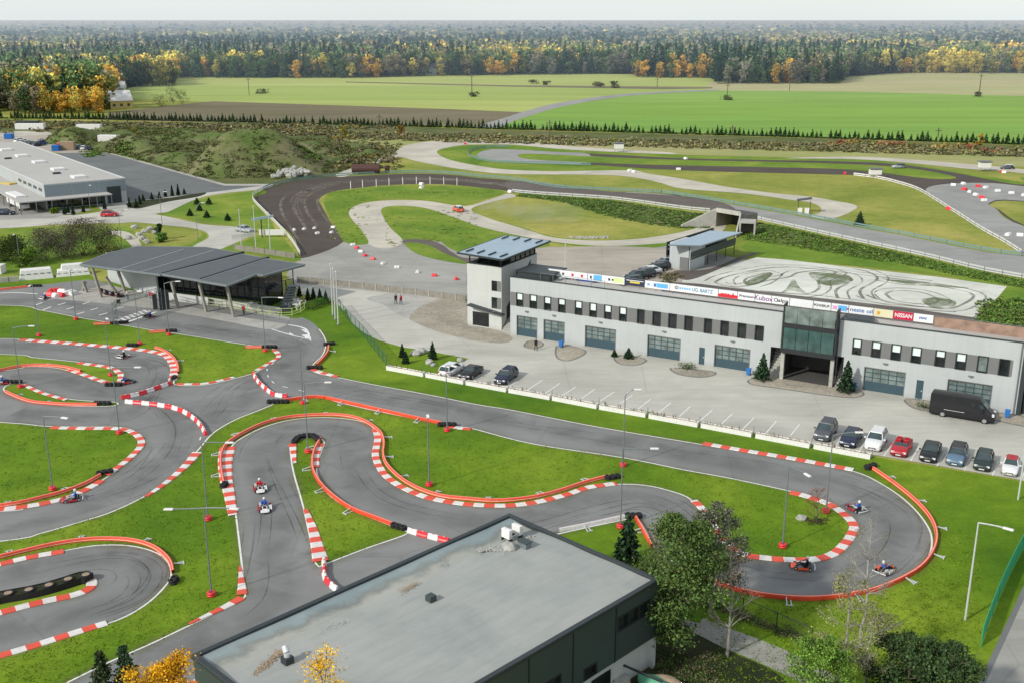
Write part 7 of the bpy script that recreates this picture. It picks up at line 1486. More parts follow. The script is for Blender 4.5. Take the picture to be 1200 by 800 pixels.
def crown(h, rx, n, col, base=.25, lobes=14, vary=.3, tipcol=None, gap=.0, shell=.55):
    "points and colours of a broadleaf crown made of uneven lobes"
    lc = []
    for k in range(lobes):
        z = base+(1-base)*RNG.uniform(.08, .95); r = math.sin(math.pi*min(1, (1-z)/(1-base)*.80+.12))*rx*RNG.uniform(.2, .85); a = RNG.uniform(0, 6.28)
        lc.append((r*math.cos(a), r*math.sin(a), z*h, rx*RNG.uniform(.28, .52), RNG.uniform(1-vary, 1+vary)))
    lc = np.array(lc); id_ = RNG.integers(0, lobes, n); L = lc[id_]; d = RNG.normal(size=(n, 3)); d /= np.linalg.norm(d, axis=1)[:, None]; rr = RNG.uniform(shell, 1.05, (n, 1))
    C = L[:, :3]+d*rr*L[:, 3:4]*np.array([1, 1, .85]); C[:, 2] = np.clip(C[:, 2], base*h*.6, h*1.02)
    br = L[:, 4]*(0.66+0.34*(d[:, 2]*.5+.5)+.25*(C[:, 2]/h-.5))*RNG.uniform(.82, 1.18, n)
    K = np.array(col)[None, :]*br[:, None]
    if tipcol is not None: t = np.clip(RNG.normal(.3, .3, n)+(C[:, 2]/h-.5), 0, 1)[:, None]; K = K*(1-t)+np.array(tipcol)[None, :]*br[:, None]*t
    return C, K
def cone(h, r, n, col, layers=9, top=(1.4,)):
    z = 1-np.sqrt(RNG.uniform(0.0, 1, n))*.97; lay = np.floor(z*layers)/layers; f = (z-lay)*layers
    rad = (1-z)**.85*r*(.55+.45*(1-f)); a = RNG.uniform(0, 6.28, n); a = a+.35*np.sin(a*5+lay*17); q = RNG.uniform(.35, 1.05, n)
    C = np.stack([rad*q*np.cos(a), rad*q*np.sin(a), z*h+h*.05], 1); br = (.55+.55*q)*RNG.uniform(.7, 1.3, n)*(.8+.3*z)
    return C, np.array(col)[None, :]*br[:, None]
def trunk_arr(h, r, col=(.06, .05, .04)):
    V = []; 
    for z, q in ((0, r), (h*.5, r*.7), (h, r*.3)):
        for k in range(5): a = k*1.2566; V.append((q*math.cos(a), q*math.sin(a), z))
    Q = [(j*5+i, j*5+(i+1) % 5, (j+1)*5+(i+1) % 5, (j+1)*5+i) for j in range(2) for i in range(5)]
    return np.array(V), np.array(Q), np.tile(np.array(col), (15, 1))
SPC = {'orange': ((.66, .36, .06), (.74, .50, .09)), 'yellow': ((.48, .41, .09), (.56, .49, .12)), 'olive': ((.16, .19, .055), (.26, .26, .08)), 'brown': ((.22, .19, .12), (.27, .23, .14)), 'green': ((.07, .13, .05), (.11, .18, .065)), 'grey': ((.19, .20, .14), (.24, .24, .17)), 'conifer': ((.030, .062, .034), None)}
def far_tree(sp, h, r, n, size):
    c, tp = SPC[sp]
    if sp == 'conifer': C, K = cone(h, r, n, c)
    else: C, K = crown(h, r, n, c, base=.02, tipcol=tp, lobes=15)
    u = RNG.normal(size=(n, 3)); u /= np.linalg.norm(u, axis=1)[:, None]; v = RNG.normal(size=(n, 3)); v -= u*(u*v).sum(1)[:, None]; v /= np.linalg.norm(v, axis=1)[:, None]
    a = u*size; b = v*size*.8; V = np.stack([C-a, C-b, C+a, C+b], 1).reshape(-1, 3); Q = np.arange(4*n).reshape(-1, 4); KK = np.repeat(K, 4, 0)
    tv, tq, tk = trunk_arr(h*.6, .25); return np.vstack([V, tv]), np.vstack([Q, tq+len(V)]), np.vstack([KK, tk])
LBL = {'orange': 'orange autumn tree', 'yellow': 'yellow autumn birch', 'olive': 'olive green broadleaf tree', 'brown': 'brown half bare tree', 'green': 'dark green broadleaf tree', 'grey': 'grey green bare tree', 'conifer': 'dark green spruce'}
PROTO = {}
for sp in SPC:
    for v_ in range(3):
        h = {'conifer': 21}.get(sp, 16)*(1+.1*v_); PROTO[sp, v_] = far_tree(sp, h, h*(.22 if sp == 'conifer' else .34), 620, .58)
PM = {}
def far_obj(sp, v_, loc, s, rz, label, group):
    nm = {'conifer': 'spruce_tree'}.get(sp, 'broadleaf_tree')
    if (sp, v_) not in PM:
        V, Q, K = PROTO[sp, v_]; o = build_arrays(nm, V, Q, K); PM[sp, v_] = o.data
    else: o = bpy.data.objects.new(nm, PM[sp, v_]); COL.objects.link(o)
    o.location = loc; o.scale = (s*random.uniform(.9, 1.2), s*random.uniform(.9, 1.2), s); o.rotation_euler = (0, 0, rz); return tag(o, label, 'tree', group)
FRONT = [(-400, 134), (0, 133), (60, 136), (128, 134), (136, 108), (150, 103), (203, 101.5), (206, 92), (410, 92.5), (500, 90), (640, 88.5), (742, 87), (748, 92), (835, 92.5), (838, 99), (985, 99), (992, 91), (1060, 86.5), (1600, 88)]
def frontY(X, Y):
    px = 600+F*X/(Y*CT+H*ST)
    for (a, ya), (b_, yb) in zip(FRONT, FRONT[1:]):
        if a <= px <= b_: return G(px, ya+(yb-ya)*(px-a)/(b_-a)).y
    return G(600, 92).y
def fbm(x, y, s): return math.sin(x*s+1.3*math.sin(y*s*.7+2))*.5+math.sin(y*s*1.9+x*s*.6+4)*.3+math.sin(x*s*3.1-y*s*2.3)*.2
def species(X, Y):
    a = fbm(X+300, Y*1.0, .006)+random.gauss(0, .12); b_ = fbm(X-900, Y, .011)+random.gauss(0, .18)
    if a > .42: return 'conifer' if random.random() < .6 else random.choice(['green', 'grey'])
    if b_ > .55: return random.choice(['yellow', 'orange', 'yellow', 'olive'] if Y < 1500 else ['yellow', 'olive', 'olive', 'brown'])
    if b_ > .05: return random.choice(['olive', 'olive', 'green', 'grey', 'green', 'yellow'])
    if b_ > -.45: return random.choice(['grey', 'brown', 'green', 'green', 'olive', 'conifer'])
    return random.choice(['green', 'conifer', 'green', 'conifer', 'grey'])
cand = []; Y = 360.0
while Y < 16000:
    st = max(7.5, Y*.0085); half = Y*.52+60; X = -half
    while X < half:
        x = X+random.uniform(-.45, .45)*st; y = Y+random.uniform(-.5, .5)*st*(.9 if Y < 2200 else 1.3); fy = frontY(x, y)
        if y > fy+4:
            # far clearings
            if not (y > 1500 and fbm(x, y*.45, .0031) > .66 and fbm(x+500, y, .0013) > .0): cand.append((y-fy, x, y))
        X += st*random.uniform(.85, 1.15)
    Y += st*(.9 if Y < 2200 else 1.5)
near = sorted([c for c in cand if c[2] < 1300 and abs(c[1]/c[2]) < .50], key=lambda c: c[0])[:290]; ns = set((c[1], c[2]) for c in near)
SPOT = [(835, 905, 'orange', 3), (885, 899, 'green', 1)]
for d_, x, y in near:
    px = 600+F*x/(y*CT+H*ST); sp = species(x, y)
    if px < 134 and y > 560: sp = random.choice(['grey', 'green', 'conifer', 'olive', 'brown', 'grey', 'green'])
    for a, b_, s in ((134, 134, 'orange'), (426, 445, 'orange'), (445, 470, 'brown'), (495, 520, 'yellow'), (546, 560, 'conifer'), (562, 590, 'orange'), (592, 606, 'orange'), (742, 790, 'orange'), (790, 835, 'orange'), (878, 902, 'green'), (850, 878, 'grey'), (905, 925, 'orange'), (940, 985, 'conifer'), (205, 340, 'green'), (1020, 1070, 'conifer'), (1100, 1140, 'yellow')):
        if a < px < b_ and random.random() < .68: sp = s
    if px < 134 and y <= 620: sp = random.choice(['orange', 'orange', 'yellow', 'brown'] if 45 < px and d_ < 32 else ['grey', 'olive', 'green', 'brown', 'olive', 'yellow'] if d_ < 60 else ['green', 'conifer', 'grey'])
    s = random.uniform(.72, 1.12)
    if px < 130 and y < 560: s *= .74
    elif d_ < 12: s *= .8
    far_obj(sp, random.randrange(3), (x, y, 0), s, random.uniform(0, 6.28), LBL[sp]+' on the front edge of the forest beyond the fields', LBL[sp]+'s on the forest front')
TPL = {}
for sp in SPC:
    for lod, n_, sz in ((2, 230, .85), (0, 64, 1.5), (1, 26, 2.4)):
        h = {'conifer': 20}.get(sp, 16); TPL[sp, lod] = [far_tree(sp, h*(1+.1*k), h*(.25 if sp == 'conifer' else .40), n_, sz) for k in range(3)]
VV, QQ, KK, o_ = [], [], [], 0
for d_, x, y in cand:
    if (x, y) in ns: continue
    sp = species(x, y); lod = 2 if y < 1050 else 0 if y < 1900 else 1; V, Q, K = TPL[sp, lod][random.randrange(3)]
    s = random.uniform(.75, 1.15); sx = s*max(1.0, y*.0085/9.0); ca, sa_ = math.cos(x), math.sin(x)
    VV.append(np.stack([(V[:, 0]*ca-V[:, 1]*sa_)*sx+x, (V[:, 0]*sa_+V[:, 1]*ca)*sx+y, V[:, 2]*s*(1+min(.35, y/20000))], 1)); QQ.append(Q+o_); KK.append(K*random.uniform(.8, 1.2)); o_ += len(V)
far_ = build_arrays('forest', np.vstack(VV), np.vstack(QQ), np.vstack(KK)); tag(far_, 'endless mixed autumn forest behind the front trees up to the horizon', 'forest', kind='stuff')
print('forest trees', len(cand), 'faces', sum(len(q) for q in QQ))
# hedge of small spruces between field and track
HP = W(cr([(-30, 139), (0, 139), (100, 140), (200, 142), (300, 144), (400, 146.5), (500, 149), (600, 152), (700, 154.5), (800, 157.5), (900, 160), (1000, 163.5), (1100, 166.5), (1200, 170), (1230, 171)], 4)); hp = resample(HP, 1.75)
hm = None
for i, p in enumerate(hp[:298]):
    if random.random() < .05: continue
    if i < 4 or hm is None:
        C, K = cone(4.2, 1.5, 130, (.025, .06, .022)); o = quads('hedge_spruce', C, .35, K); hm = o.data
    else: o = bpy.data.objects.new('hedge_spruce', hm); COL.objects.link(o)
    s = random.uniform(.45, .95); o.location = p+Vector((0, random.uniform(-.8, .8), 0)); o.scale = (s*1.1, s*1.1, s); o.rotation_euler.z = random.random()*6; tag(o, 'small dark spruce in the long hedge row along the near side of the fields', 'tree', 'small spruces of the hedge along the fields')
def hedge_fill():
    pts = [p+Vector((random.uniform(-1, 1), random.uniform(-.7, .7), 0)) for p in resample(HP, .9)]
    clumps('hedge', 'dark undergrowth joining the small spruces of the field hedge', pts, [random.uniform(.6, 1.05) for _ in pts], [(.035, .07, .025), (.05, .09, .03)], per=16, leaf=.4)
def clumps(name, label, pts, sizes, cols, cat='scrub', per=26, leaf=.28, hz=.7, kind='stuff'):
    "low scrub: many leaf clumps at the given places"
    C, K, S = [], [], []
    for p, s in zip(pts, sizes):
        c = np.array(cols[random.randrange(len(cols))])*random.uniform(.7, 1.3); d = RNG.normal(size=(per, 3)); d /= np.linalg.norm(d, axis=1)[:, None]; d[:, 2] = abs(d[:, 2])
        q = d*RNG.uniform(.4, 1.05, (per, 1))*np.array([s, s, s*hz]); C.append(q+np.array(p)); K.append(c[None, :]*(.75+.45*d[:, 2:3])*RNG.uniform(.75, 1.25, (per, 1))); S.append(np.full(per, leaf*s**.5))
    o = quads(name, np.vstack(C), np.concatenate(S), np.vstack(K), flat=.75); return tag(o, label, cat, kind=kind)
BR_ = [(.15, .13, .08), (.17, .15, .085), (.12, .125, .06), (.19, .16, .095), (.14, .14, .065)]; GR_ = [(.08, .16, .03), (.12, .21, .04), (.09, .13, .035), (.15, .22, .05)]; OL_ = [(.15, .165, .065), (.19, .185, .08), (.12, .135, .05), (.24, .215, .09)]
hedge_fill()
# scrub bank below the hedge
pts = []; 
for k in range(2600): px = random.uniform(-20, 1230); base = 141.5+(px/1200)*31; pts.append(G(px, base+random.uniform(0, 9)+(3 if px > 400 else 0)))
clumps('scrub', 'brown and olive scrub on the bank below the spruce hedge', pts, [random.uniform(.6, 1.9) for _ in pts], BR_+OL_, per=14, leaf=.42)
pts = [G(random.gauss(x, 9), random.gauss(y, 1.2)) for x, y, n in ((985, 170, 9), (1005, 168, 9), (1035, 170, 10), (1060, 172, 9), (1100, 174, 8), (1130, 175, 8), (1170, 178, 6)) for _ in range(n)]
clumps('autumn_scrub', 'yellowish and russet bushes at the right end of the scrub bank', pts, [random.uniform(1.2, 2.4) for _ in pts], [(.32, .24, .06), (.22, .18, .07), (.26, .10, .06), (.15, .14, .05)], per=30, leaf=.4)
# mounds
EXC = [[(40, 166), (125, 181), (200, 201), (262, 219), (305, 221), (305, 270), (0, 270), (-300, 260), (-300, 166)], [(290, 300), (290, 226), (316, 214), (345, 209), (400, 204), (470, 200), (560, 205), (640, 230), (500, 300)], [(395, 210), (430, 194), (455, 184), (470, 171), (540, 160), (660, 168), (660, 210), (420, 210)]]
def inpoly(p, poly):
    c = False; j = len(poly)-1
    for i in range(len(poly)):
        if (poly[i][1] > p[1]) != (poly[j][1] > p[1]) and p[0] < (poly[j][0]-poly[i][0])*(p[1]-poly[i][1])/(poly[j][1]-poly[i][1])+poly[i][0]: c = not c
        j = i
    return c
def topx(x, y):
    dn = y*CT+H*ST; return (600+F*x/dn, 400+F*(H*CT-y*ST)/dn)
XW = [[tuple(G(*p))[:2] for p in e_] for e_ in EXC]
def edge_d(x, y):
    m = 1e9
    for e_ in XW:
        if inpoly((x, y), e_): return 0.0
        for (ax_, ay_), (bx_, by_) in zip(e_, e_[1:]+e_[:1]):
            vx, vy = bx_-ax_, by_-ay_; t = max(0, min(1, ((x-ax_)*vx+(y-ay_)*vy)/(vx*vx+vy*vy+1e-9))); m = min(m, math.hypot(x-ax_-t*vx, y-ay_-t*vy))
    return m
def mound_h(x, y):
    h = 0
    for cx, cy, rx, ry, hh in MD:
        h += hh*math.exp(-((x-cx)/rx)**2-((y-cy)/ry)**2)
    h *= 1.12
    if h > .3: h *= min(1.0, edge_d(x, y)/5.0)
    return h
MD = []
for px, py, rx, ry, hh in ((296, 200, 12, 9, 6.0), (322, 199, 13, 8, 4.6), (345, 197, 12, 8, 2.6), (262, 202, 7, 8, 4.2), (245, 198, 8, 8, 3.0), (222, 190, 8, 9, 3.6), (198, 183, 8, 10, 4.0), (165, 176, 9, 10, 3.4), (146, 173, 8, 10, 3.4), (78, 168, 9, 12, 5.2), (200, 165, 12, 14, 2.6), (385, 190, 10, 8, 1.5), (400, 176, 12, 12, 1.8), (430, 181, 8, 9, 1.5), (330, 176, 14, 14, 1.8), (240, 165, 14, 16, 2.4), (130, 160, 12, 18, 2.6), (280, 168, 12, 14, 2.2), (180, 158, 14, 16, 2.0), (360, 168, 12, 12, 1.4)):
    p = G(px, py); MD.append((p.x, p.y, rx, ry, hh))
x0, x1, y0, y1 = -235, -36, 285, 540; nx, ny = 130, 150; V = []; keep = {}
from mathutils import noise as mno
for j in range(ny+1):
    for i in range(nx+1):
        x = x0+(x1-x0)*i/nx; y = y0+(y1-y0)*j/ny; h = mound_h(x, y); h += (mno.noise(Vector((x*.09, y*.09, 0)))*1.8+mno.noise(Vector((x*.3, y*.3, 3)))*.9)*min(1, h*.5); V.append((x, y, h-.55))
b = MB(); b.v = V
for j in range(ny):
    for i in range(nx):
        q = (j*(nx+1)+i, j*(nx+1)+i+1, (j+1)*(nx+1)+i+1, (j+1)*(nx+1)+i)
        if max(V[k][2] for k in q) > -.1: b.f.append(q); b.m.append(0)
hl_ = b.build('hills', 'mound_ground', smooth=True); hl_['kind'] = 'structure'
def gz(x, y): return max(0, mound_h(x, y)-.55)
pts, sz = [], []
while len(pts) < 5600:
    x, y = random.uniform(x0, x1), random.uniform(y0, y1); h = mound_h(x, y)
    n_ = mno.noise(Vector((x*.04, y*.04, 7)))
    if h < .3 or (n_ > .25 and random.random() < .3): continue
    pts.append((x, y, gz(x, y)-.2)); sz.append(random.uniform(.4, 1.5))
clumps('scrub', 'brown green scrub covering the earth mounds behind the warehouse', pts, sz, [(.12, .13, .05), (.14, .135, .06), (.10, .125, .04), (.15, .15, .065), (.09, .13, .035)], per=24, leaf=.27)
pts = []
for px, py, sx, sy, n in ((300, 192, 16, 5, 240), (350, 196, 20, 3, 120), (110, 181, 6, 2, 50), (148, 180, 8, 1.5, 60)):
    for _ in range(n): p = G(random.gauss(px, sx), random.gauss(py, sy)); pts.append((p.x, p.y, gz(p.x, p.y)-.1))
clumps('scrub', 'bright green weeds on the face of the big mound', pts, [random.uniform(.5, 1.3) for _ in pts], GR_, per=20, leaf=.32)
pts = [G(random.uniform(-10, 470), random.gauss(150, 3)) for _ in range(380)]+[G(random.uniform(380, 470), random.uniform(160, 200)) for _ in range(120)]
clumps('scrub', 'low olive scrub on the rough ground between hedge and mounds', [(p.x, p.y, gz(p.x, p.y)-.1) for p in pts], [random.uniform(.9, 2.4) for _ in pts], BR_+OL_+[(.28, .2, .05)], per=18, leaf=.42)
# berm along the raised track
def berm(label, A_, B_, crest, col, seed, dens):
    n = 60; a = [Vector(cr(A_, 12)[int(i*(len(cr(A_, 12))-1)/n)]+(0,)) for i in range(n+1)]; c = [Vector(cr(B_, 12)[int(i*(len(cr(B_, 12))-1)/n)]+(0,)) for i in range(n+1)]
    rows = []; 
    for i in range(n+1):
        u = i/n; P0_, P3 = G(a[i].x, a[i].y+.2), G(c[i].x, c[i].y); m = a[i].lerp(c[i], .30); P1 = G(m.x, m.y); h = max(.05, hgt(a[i].x, a[i].y+.6, P1))*min(1, u*8, (1-u)*8)*crest*.85; P1.z = h
        m2 = a[i].lerp(c[i], .65); P2 = G(m2.x, m2.y); P2.z = h*.42; rows.append([P0_-Vector((0, 0, .1)), P1, P2, P3-Vector((0, 0, .1))])
    b = MB(); k = 4; b.add([p for r_ in rows for p in r_], [(i*k+j, (i+1)*k+j, (i+1)*k+j+1, i*k+j+1)[::-1] for i in range(n) for j in range(3)]); o = b.build('bank', 'scrub_ground' if crest > .5 else 'lime_grass', smooth=True); o['kind'] = 'structure'
    pts = []
    for _ in range(dens):
        i = random.randrange(n); f = random.uniform(0.25, 2.95); j = int(f); r_ = rows[i]; r2 = rows[i+1]; t = random.random(); p = r_[j].lerp(r_[j+1], f-j).lerp(r2[j].lerp(r2[j+1], f-j), t); pts.append(p)
    clumps('scrub', label, pts, [random.uniform(.2, .65) for _ in pts], col, per=20, leaf=.24, hz=.6)
berm('dense dark green scrub on the bank below the dirt oval left of the tunnel', [(612, 227.5), (680, 232.5), (725, 236.5), (800, 247.5), (834, 252)], [(606, 230.5), (660, 238), (700, 251), (740, 260), (790, 268), (832, 268)], 1.0, [(.09, .16, .035), (.12, .19, .045), (.07, .115, .03), (.11, .17, .04)], 1, 2400)
berm('dense green scrub on the bank right of the tunnel below the grey track', [(872, 256), (937, 271), (1000, 285), (1087, 304), (1150, 319), (1205, 330)], [(872, 282), (940, 292), (1000, 302), (1075, 313), (1130, 325), (1200, 338)], 1.0, [(.10, .19, .03), (.14, .23, .045), (.08, .13, .03), (.12, .20, .04)], 2, 2400)
pts = [G(random.uniform(1146, 1230), random.uniform(352, 392)) for _ in range(420)]
clumps('scrub', 'bright green scrub on the slope behind the right end of the pit building', pts, [random.uniform(.4, .9) for _ in pts], GR_, per=22, leaf=.28)
pts = [G(random.uniform(384, 432), random.uniform(224, 284)) for _ in range(110)]+[G(random.uniform(452, 560), random.uniform(247, 290)) for _ in range(150)]+[G(random.uniform(400, 580), 227+random.gauss(0, 2)) for _ in range(110)]
clumps('tall_grass', 'tufted tall grass on the islands between the rally tracks', pts, [random.uniform(.25, .6) for _ in pts], [(.16, .22, .04), (.13, .18, .035), (.22, .25, .065)], per=16, leaf=.18, hz=.45, cat='grass')
pts = [G(830-60*u+random.gauss(0, 3), 282+46*u*.2+random.gauss(0, 1)) for u in [random.random() for _ in range(0)]]+[G(random.gauss(785, 6), random.gauss(326, 2.5)) for _ in range(40)]
clumps('scrub', 'dry brown weeds between the yard and the grandstand', pts, [random.uniform(.4, .8) for _ in pts], BR_, per=22, leaf=.22)
# yellowish dusty patches and grass tufts on kart lawn
def lawn_tufts():
    pts = []
    def inside(p, poly):
        c = False; j = len(poly)-1
        for i in range(len(poly)):
            if (poly[i][1] > p[1]) != (poly[j][1] > p[1]) and p[0] < (poly[j][0]-poly[i][0])*(p[1]-poly[i][1])/(poly[j][1]-poly[i][1])+poly[i][0]: c = not c
            j = i
        return c
    n = 0
    while len(pts) < 7000 and n < 90000:
        n += 1; px, py = random.uniform(0, 1200), random.uniform(350, 800); 
        if any(inside((px, py), IS[k]) for k in (1, 4, 5, 7)): pts.append(G(px, py))
        elif px > 840 and not inside((px, py), TR) and py > 620 and px < 1150: pts.append(G(px, py))
    return pts
pts = lawn_tufts(); n = len(pts); per = 6
C = np.repeat(np.array([tuple(p) for p in pts]), per, 0)+RNG.normal(0, .16, (n*per, 3))*np.array([1, 1, 0]); C[:, 2] = RNG.uniform(.01, .06, n*per)
base = np.array([(.13, .23, .012), (.11, .20, .01), (.21, .29, .03)])[RNG.integers(0, 3, n*per)]*RNG.uniform(.7, 1.2, (n*per, 1))
tag(quads('grass_tufts', C, RNG.uniform(.03, .08, n*per), base), 'short grass tufts over the lawns of the kart track', 'grass', kind='stuff')
# fallen leaves and grit on the asphalt edges
# ------------------------------------------------------------------ single bushes and small conifers
def small_conifer(px, py, h, r, label, n=700, col=(.025, .055, .025), grp=None, name='conifer_shrub'):
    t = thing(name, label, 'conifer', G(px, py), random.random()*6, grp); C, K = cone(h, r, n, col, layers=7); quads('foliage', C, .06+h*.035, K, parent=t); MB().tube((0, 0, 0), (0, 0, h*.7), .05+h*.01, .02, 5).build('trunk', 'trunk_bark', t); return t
def bush(px, py, r, h, label, cols, n=400, leaf=.14, grp=None, name='bush', lobes=9):
    t = thing(name, label, 'bush', G(px, py), 0, grp); C, K = crown(h, r, n, cols, base=.05, lobes=lobes, shell=.3); quads('foliage', C, leaf, K, parent=t); b = MB()
    for k in range(5): a = k*1.3; b.tube((0, 0, 0), (math.cos(a)*r*.5, math.sin(a)*r*.5, h*.7), .05, .015, 4)
    b.build('stem', 'trunk_bark', t); return t
for px, py, h, r, lb in ((471.5, 419, 1.9, .6, 'narrow young spruce left of the boulders'), (475.5, 426, 1.7, .7, 'squat young spruce just below the narrow one'), (507, 421.5, 2.4, .8, 'bushy young spruce by the parked white car'), (736.5, 420, 1.5, .9, 'round dark shrub between the third and fourth garage doors'), (720, 418, 1.0, .6, 'tiny thuja left of the round dark shrub'), (893, 445.5, 3.5, 1.3, 'conical thuja left of the glazed box'), (991, 460, 4.0, 1.45, 'conical thuja right of the glazed box'), (1007, 265, 3.2, 1.6, 'lone dark spruce on the grass below the long grey track'), (735, 660, 4.6, 1.5, 'slim young spruce between the hall and the pale barrier')):
    small_conifer(px, py, h, r, lb, 1500 if h > 5 else 800)
for k, (px, py) in enumerate(((361, 352.5), (367.5, 351.5), (375, 352.5), (382, 355), (351, 348.5))): small_conifer(px, py, 2.0, .55, 'small conical thuja in the row beside the clubhouse stairs', grp='conical thujas beside the clubhouse stairs')
for k, (px, py) in enumerate(((231, 240), (245, 240), (234, 247.5), (223, 253.5), (242.5, 255.5), (267, 259))): small_conifer(px, py, 1.7, 1.1, 'round dark young spruce on the lawn between drive and dirt oval', grp='young spruces on the lawn left of the dirt oval')
for k, (px, py) in enumerate(((76, 252), (80, 250), (86, 252.5), (98, 249), (152, 244), (160, 243.5), (164, 240), (168, 236), (178, 234), (187, 233), (194, 231), (202, 230.5), (209, 229.5), (216, 228), (123, 246))): small_conifer(px, py, random.uniform(1.5, 3.0), .6, 'dark columnar thuja in the beds beside the warehouse and its parking lot', grp='columnar thujas beside the warehouse')
bush(803, 432, 1.6, .7, 'low spreading green juniper left of the teal man door', (.07, .12, .03), 300, .09); bush(1085.5, 478, 1.6, .7, 'low green juniper in front of the black van', (.06, .11, .03), 300, .09)
for px, py, lb in ((366, 362, 'low green hedge left part beside the clubhouse railing'), (374, 358, 'low green hedge middle part beside the clubhouse railing'), (383, 355.5, 'low green hedge right part by the flagpoles')): bush(px, py, 2.2, .8, lb, (.05, .13, .02), 420, .1, name='hedge_shrub')
for px, py, r, h, c, lb in ((55, 306, 4.6, 6.2, (.12, .105, .08), 'large bare grey brown thicket, leftmost of the group behind the white boxes'), (75, 303, 4.8, 6.8, (.13, .11, .085), 'large bare grey brown thicket in the middle of the group'), (97, 300, 5.0, 7.0, (.115, .10, .075), 'large bare grey thicket beside the curved path'), (118, 296, 4.0, 6.0, (.13, .115, .08), 'bare thicket at the right end of the group near the path'),
                           (8, 307, 4.5, 4.5, (.05, .085, .018), 'dark green bush at the left edge behind the white boxes'), (30, 312, 3.4, 3.2, (.10, .17, .02), 'yellow green bush in front of the bare thickets'), (12, 300, 3.0, 4.0, (.14, .17, .03), 'pale green bush at the left edge'), (22, 298, 2.4, 3.6, (.05, .09, .02), 'dark bush left of the bare thickets'), (128, 302, 2.6, 2.4, (.12, .14, .04), 'olive bush right of the bare thickets'), (65, 250, 1.3, 1.2, (.16, .28, .02), 'bright yellow green shrub below the warehouse canopy'), (187, 281, 1.2, 3.2, (.03, .06, .02), 'dark upright shrub in the rockery'), (190, 284, 1.5, 1.8, (.09, .17, .03), 'green shrub in the rockery'),
                           (1147, 178, 1.6, 6.0, (.42, .24, .03), 'slim orange tree on the scrub bank at the right'), (470, 160, 1.8, 5, (.36, .20, .05), 'small orange bush at the far left start of the gravel loop'), (405, 163, 2.4, 6, (.30, .26, .05), 'yellow bush between mounds and gravel loop'), (157, 165, 2.5, 5, (.24, .22, .04), 'yellow olive bush on the mounds'), (720, 172, 1.2, 3, (.25, .28, .06), 'small yellow green bush beside the tiny hut on stilts'),
                           (214, 123, 5, 8, (.05, .07, .03), 'dark bush cluster at the corner of the ploughed field'), (203, 122, 4, 14, (.10, .11, .08), 'grey bare tree at the corner of the ploughed field'), (190, 125, 6, 6, (.09, .08, .04), 'brown bush beside the ploughed field')):
    bush(px, py, r, h, lb, c, 4200 if r > 3.5 and py > 290 else 700, .11 if r > 3.5 and py > 290 else .2, lobes=16 if r > 3.5 else 9)
for px, py in ((306, 110), (553, 113.5), (852, 117.5), (1147, 113.5), (700, 101), (720, 100), (703, 102.5), (722, 103.5), (640, 100), (625, 98.5)):
    bush(px, py, 4.5, 2.6, 'small brown scrub patch on the open fields', (.08, .08, .03), 160, .5, grp='small scrub patches on the fields')
# ------------------------------------------------------------------ branching trees in the foreground
def branch_tree(name, label, base, h, rx, leafn, leaf, cols, trunk_mat='trunk_bark', tr=.16, depth=4, spread=.55, leafcol2=None, bare=False, first=.3, cat='tree', droop=0.0):
    t = thing(name, label, cat, base); b = MB(); tips = []
    def grow(p, d, L, r, k):
        q = p+d*L; mid = p.lerp(q, .5)+Vector((random.gauss(0, .04), random.gauss(0, .04), 0))*L; b.tube(p, mid, r, r*.85, 6 if r > .04 else 4, caps=False); b.tube(mid, q, r*.85, r*.66, 6 if r > .04 else 4, caps=False)
        if k <= 2: tips.append((q, L)); tips.append((mid, L))
        if k == 0: return
        for j in range(3 if k > 1 else 2):
            a = random.uniform(0, 6.28); s = spread*random.uniform(.5, 1.3); nd = (d+Vector((math.cos(a)*s, math.sin(a)*s, random.uniform(-.1, .25)-droop))).normalized()
            grow(q if j else q, nd, L*random.uniform(.6, .82), r*.6, k-1)
    lead = h*(1-first); p = Vector((0, 0, 0)); n = 6; r = tr
    top = [Vector((0, 0, 0))]
    for i in range(n):
        q = Vector((random.gauss(0, .02)*h*.5, random.gauss(0, .02)*h*.5, h*.86*(i+1)/n)); b.tube(p, q, r, r*.84, 8, caps=False); r *= .84
        if q.z > h*first:
            f = (q.z-h*first)/(h*(1-first)); reach = rx*(math.sin(math.pi*(min(1, .25+f*.7)))*.6+.15)
            for j in range(4):
                a = random.uniform(0, 6.28); d = Vector((math.cos(a), math.sin(a), .55+.4*f-droop)).normalized(); grow(q, d, reach*.55, r*.5, depth-2)
        p = q
    grow(p, Vector((0, 0, 1)), h*.09, r, 2)
    b.build('trunk', trunk_mat, t)
    if leafn:
        T_ = np.array([tuple(q) for q, L in tips]); LL_ = np.array([L for q, L in tips]); id_ = RNG.integers(0, len(T_), leafn); C = T_[id_]+RNG.normal(0, 1, (leafn, 3))*LL_[id_][:, None]*.42*np.array([1, 1, .9]); C[:, 2] = np.clip(C[:, 2], .3, h*1.05)
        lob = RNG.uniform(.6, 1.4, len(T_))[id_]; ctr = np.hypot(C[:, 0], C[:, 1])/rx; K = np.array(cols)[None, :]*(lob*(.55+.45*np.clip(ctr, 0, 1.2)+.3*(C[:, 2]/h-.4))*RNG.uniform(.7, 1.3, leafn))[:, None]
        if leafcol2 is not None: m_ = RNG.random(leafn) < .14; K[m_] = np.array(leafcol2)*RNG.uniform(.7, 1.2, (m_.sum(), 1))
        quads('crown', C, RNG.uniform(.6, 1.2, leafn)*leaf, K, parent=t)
    return t
random.seed(21)
def at_Y(px, Y): u = (px-600)/F; return u*(Y*CT+20*ST)      # rough x for a tree standing at distance Y
def ground_at(px, Y, ztop):                                   # x so that a point at height ztop shows in column px
    return (px-600)/F*(Y*CT+(H-ztop)*ST)
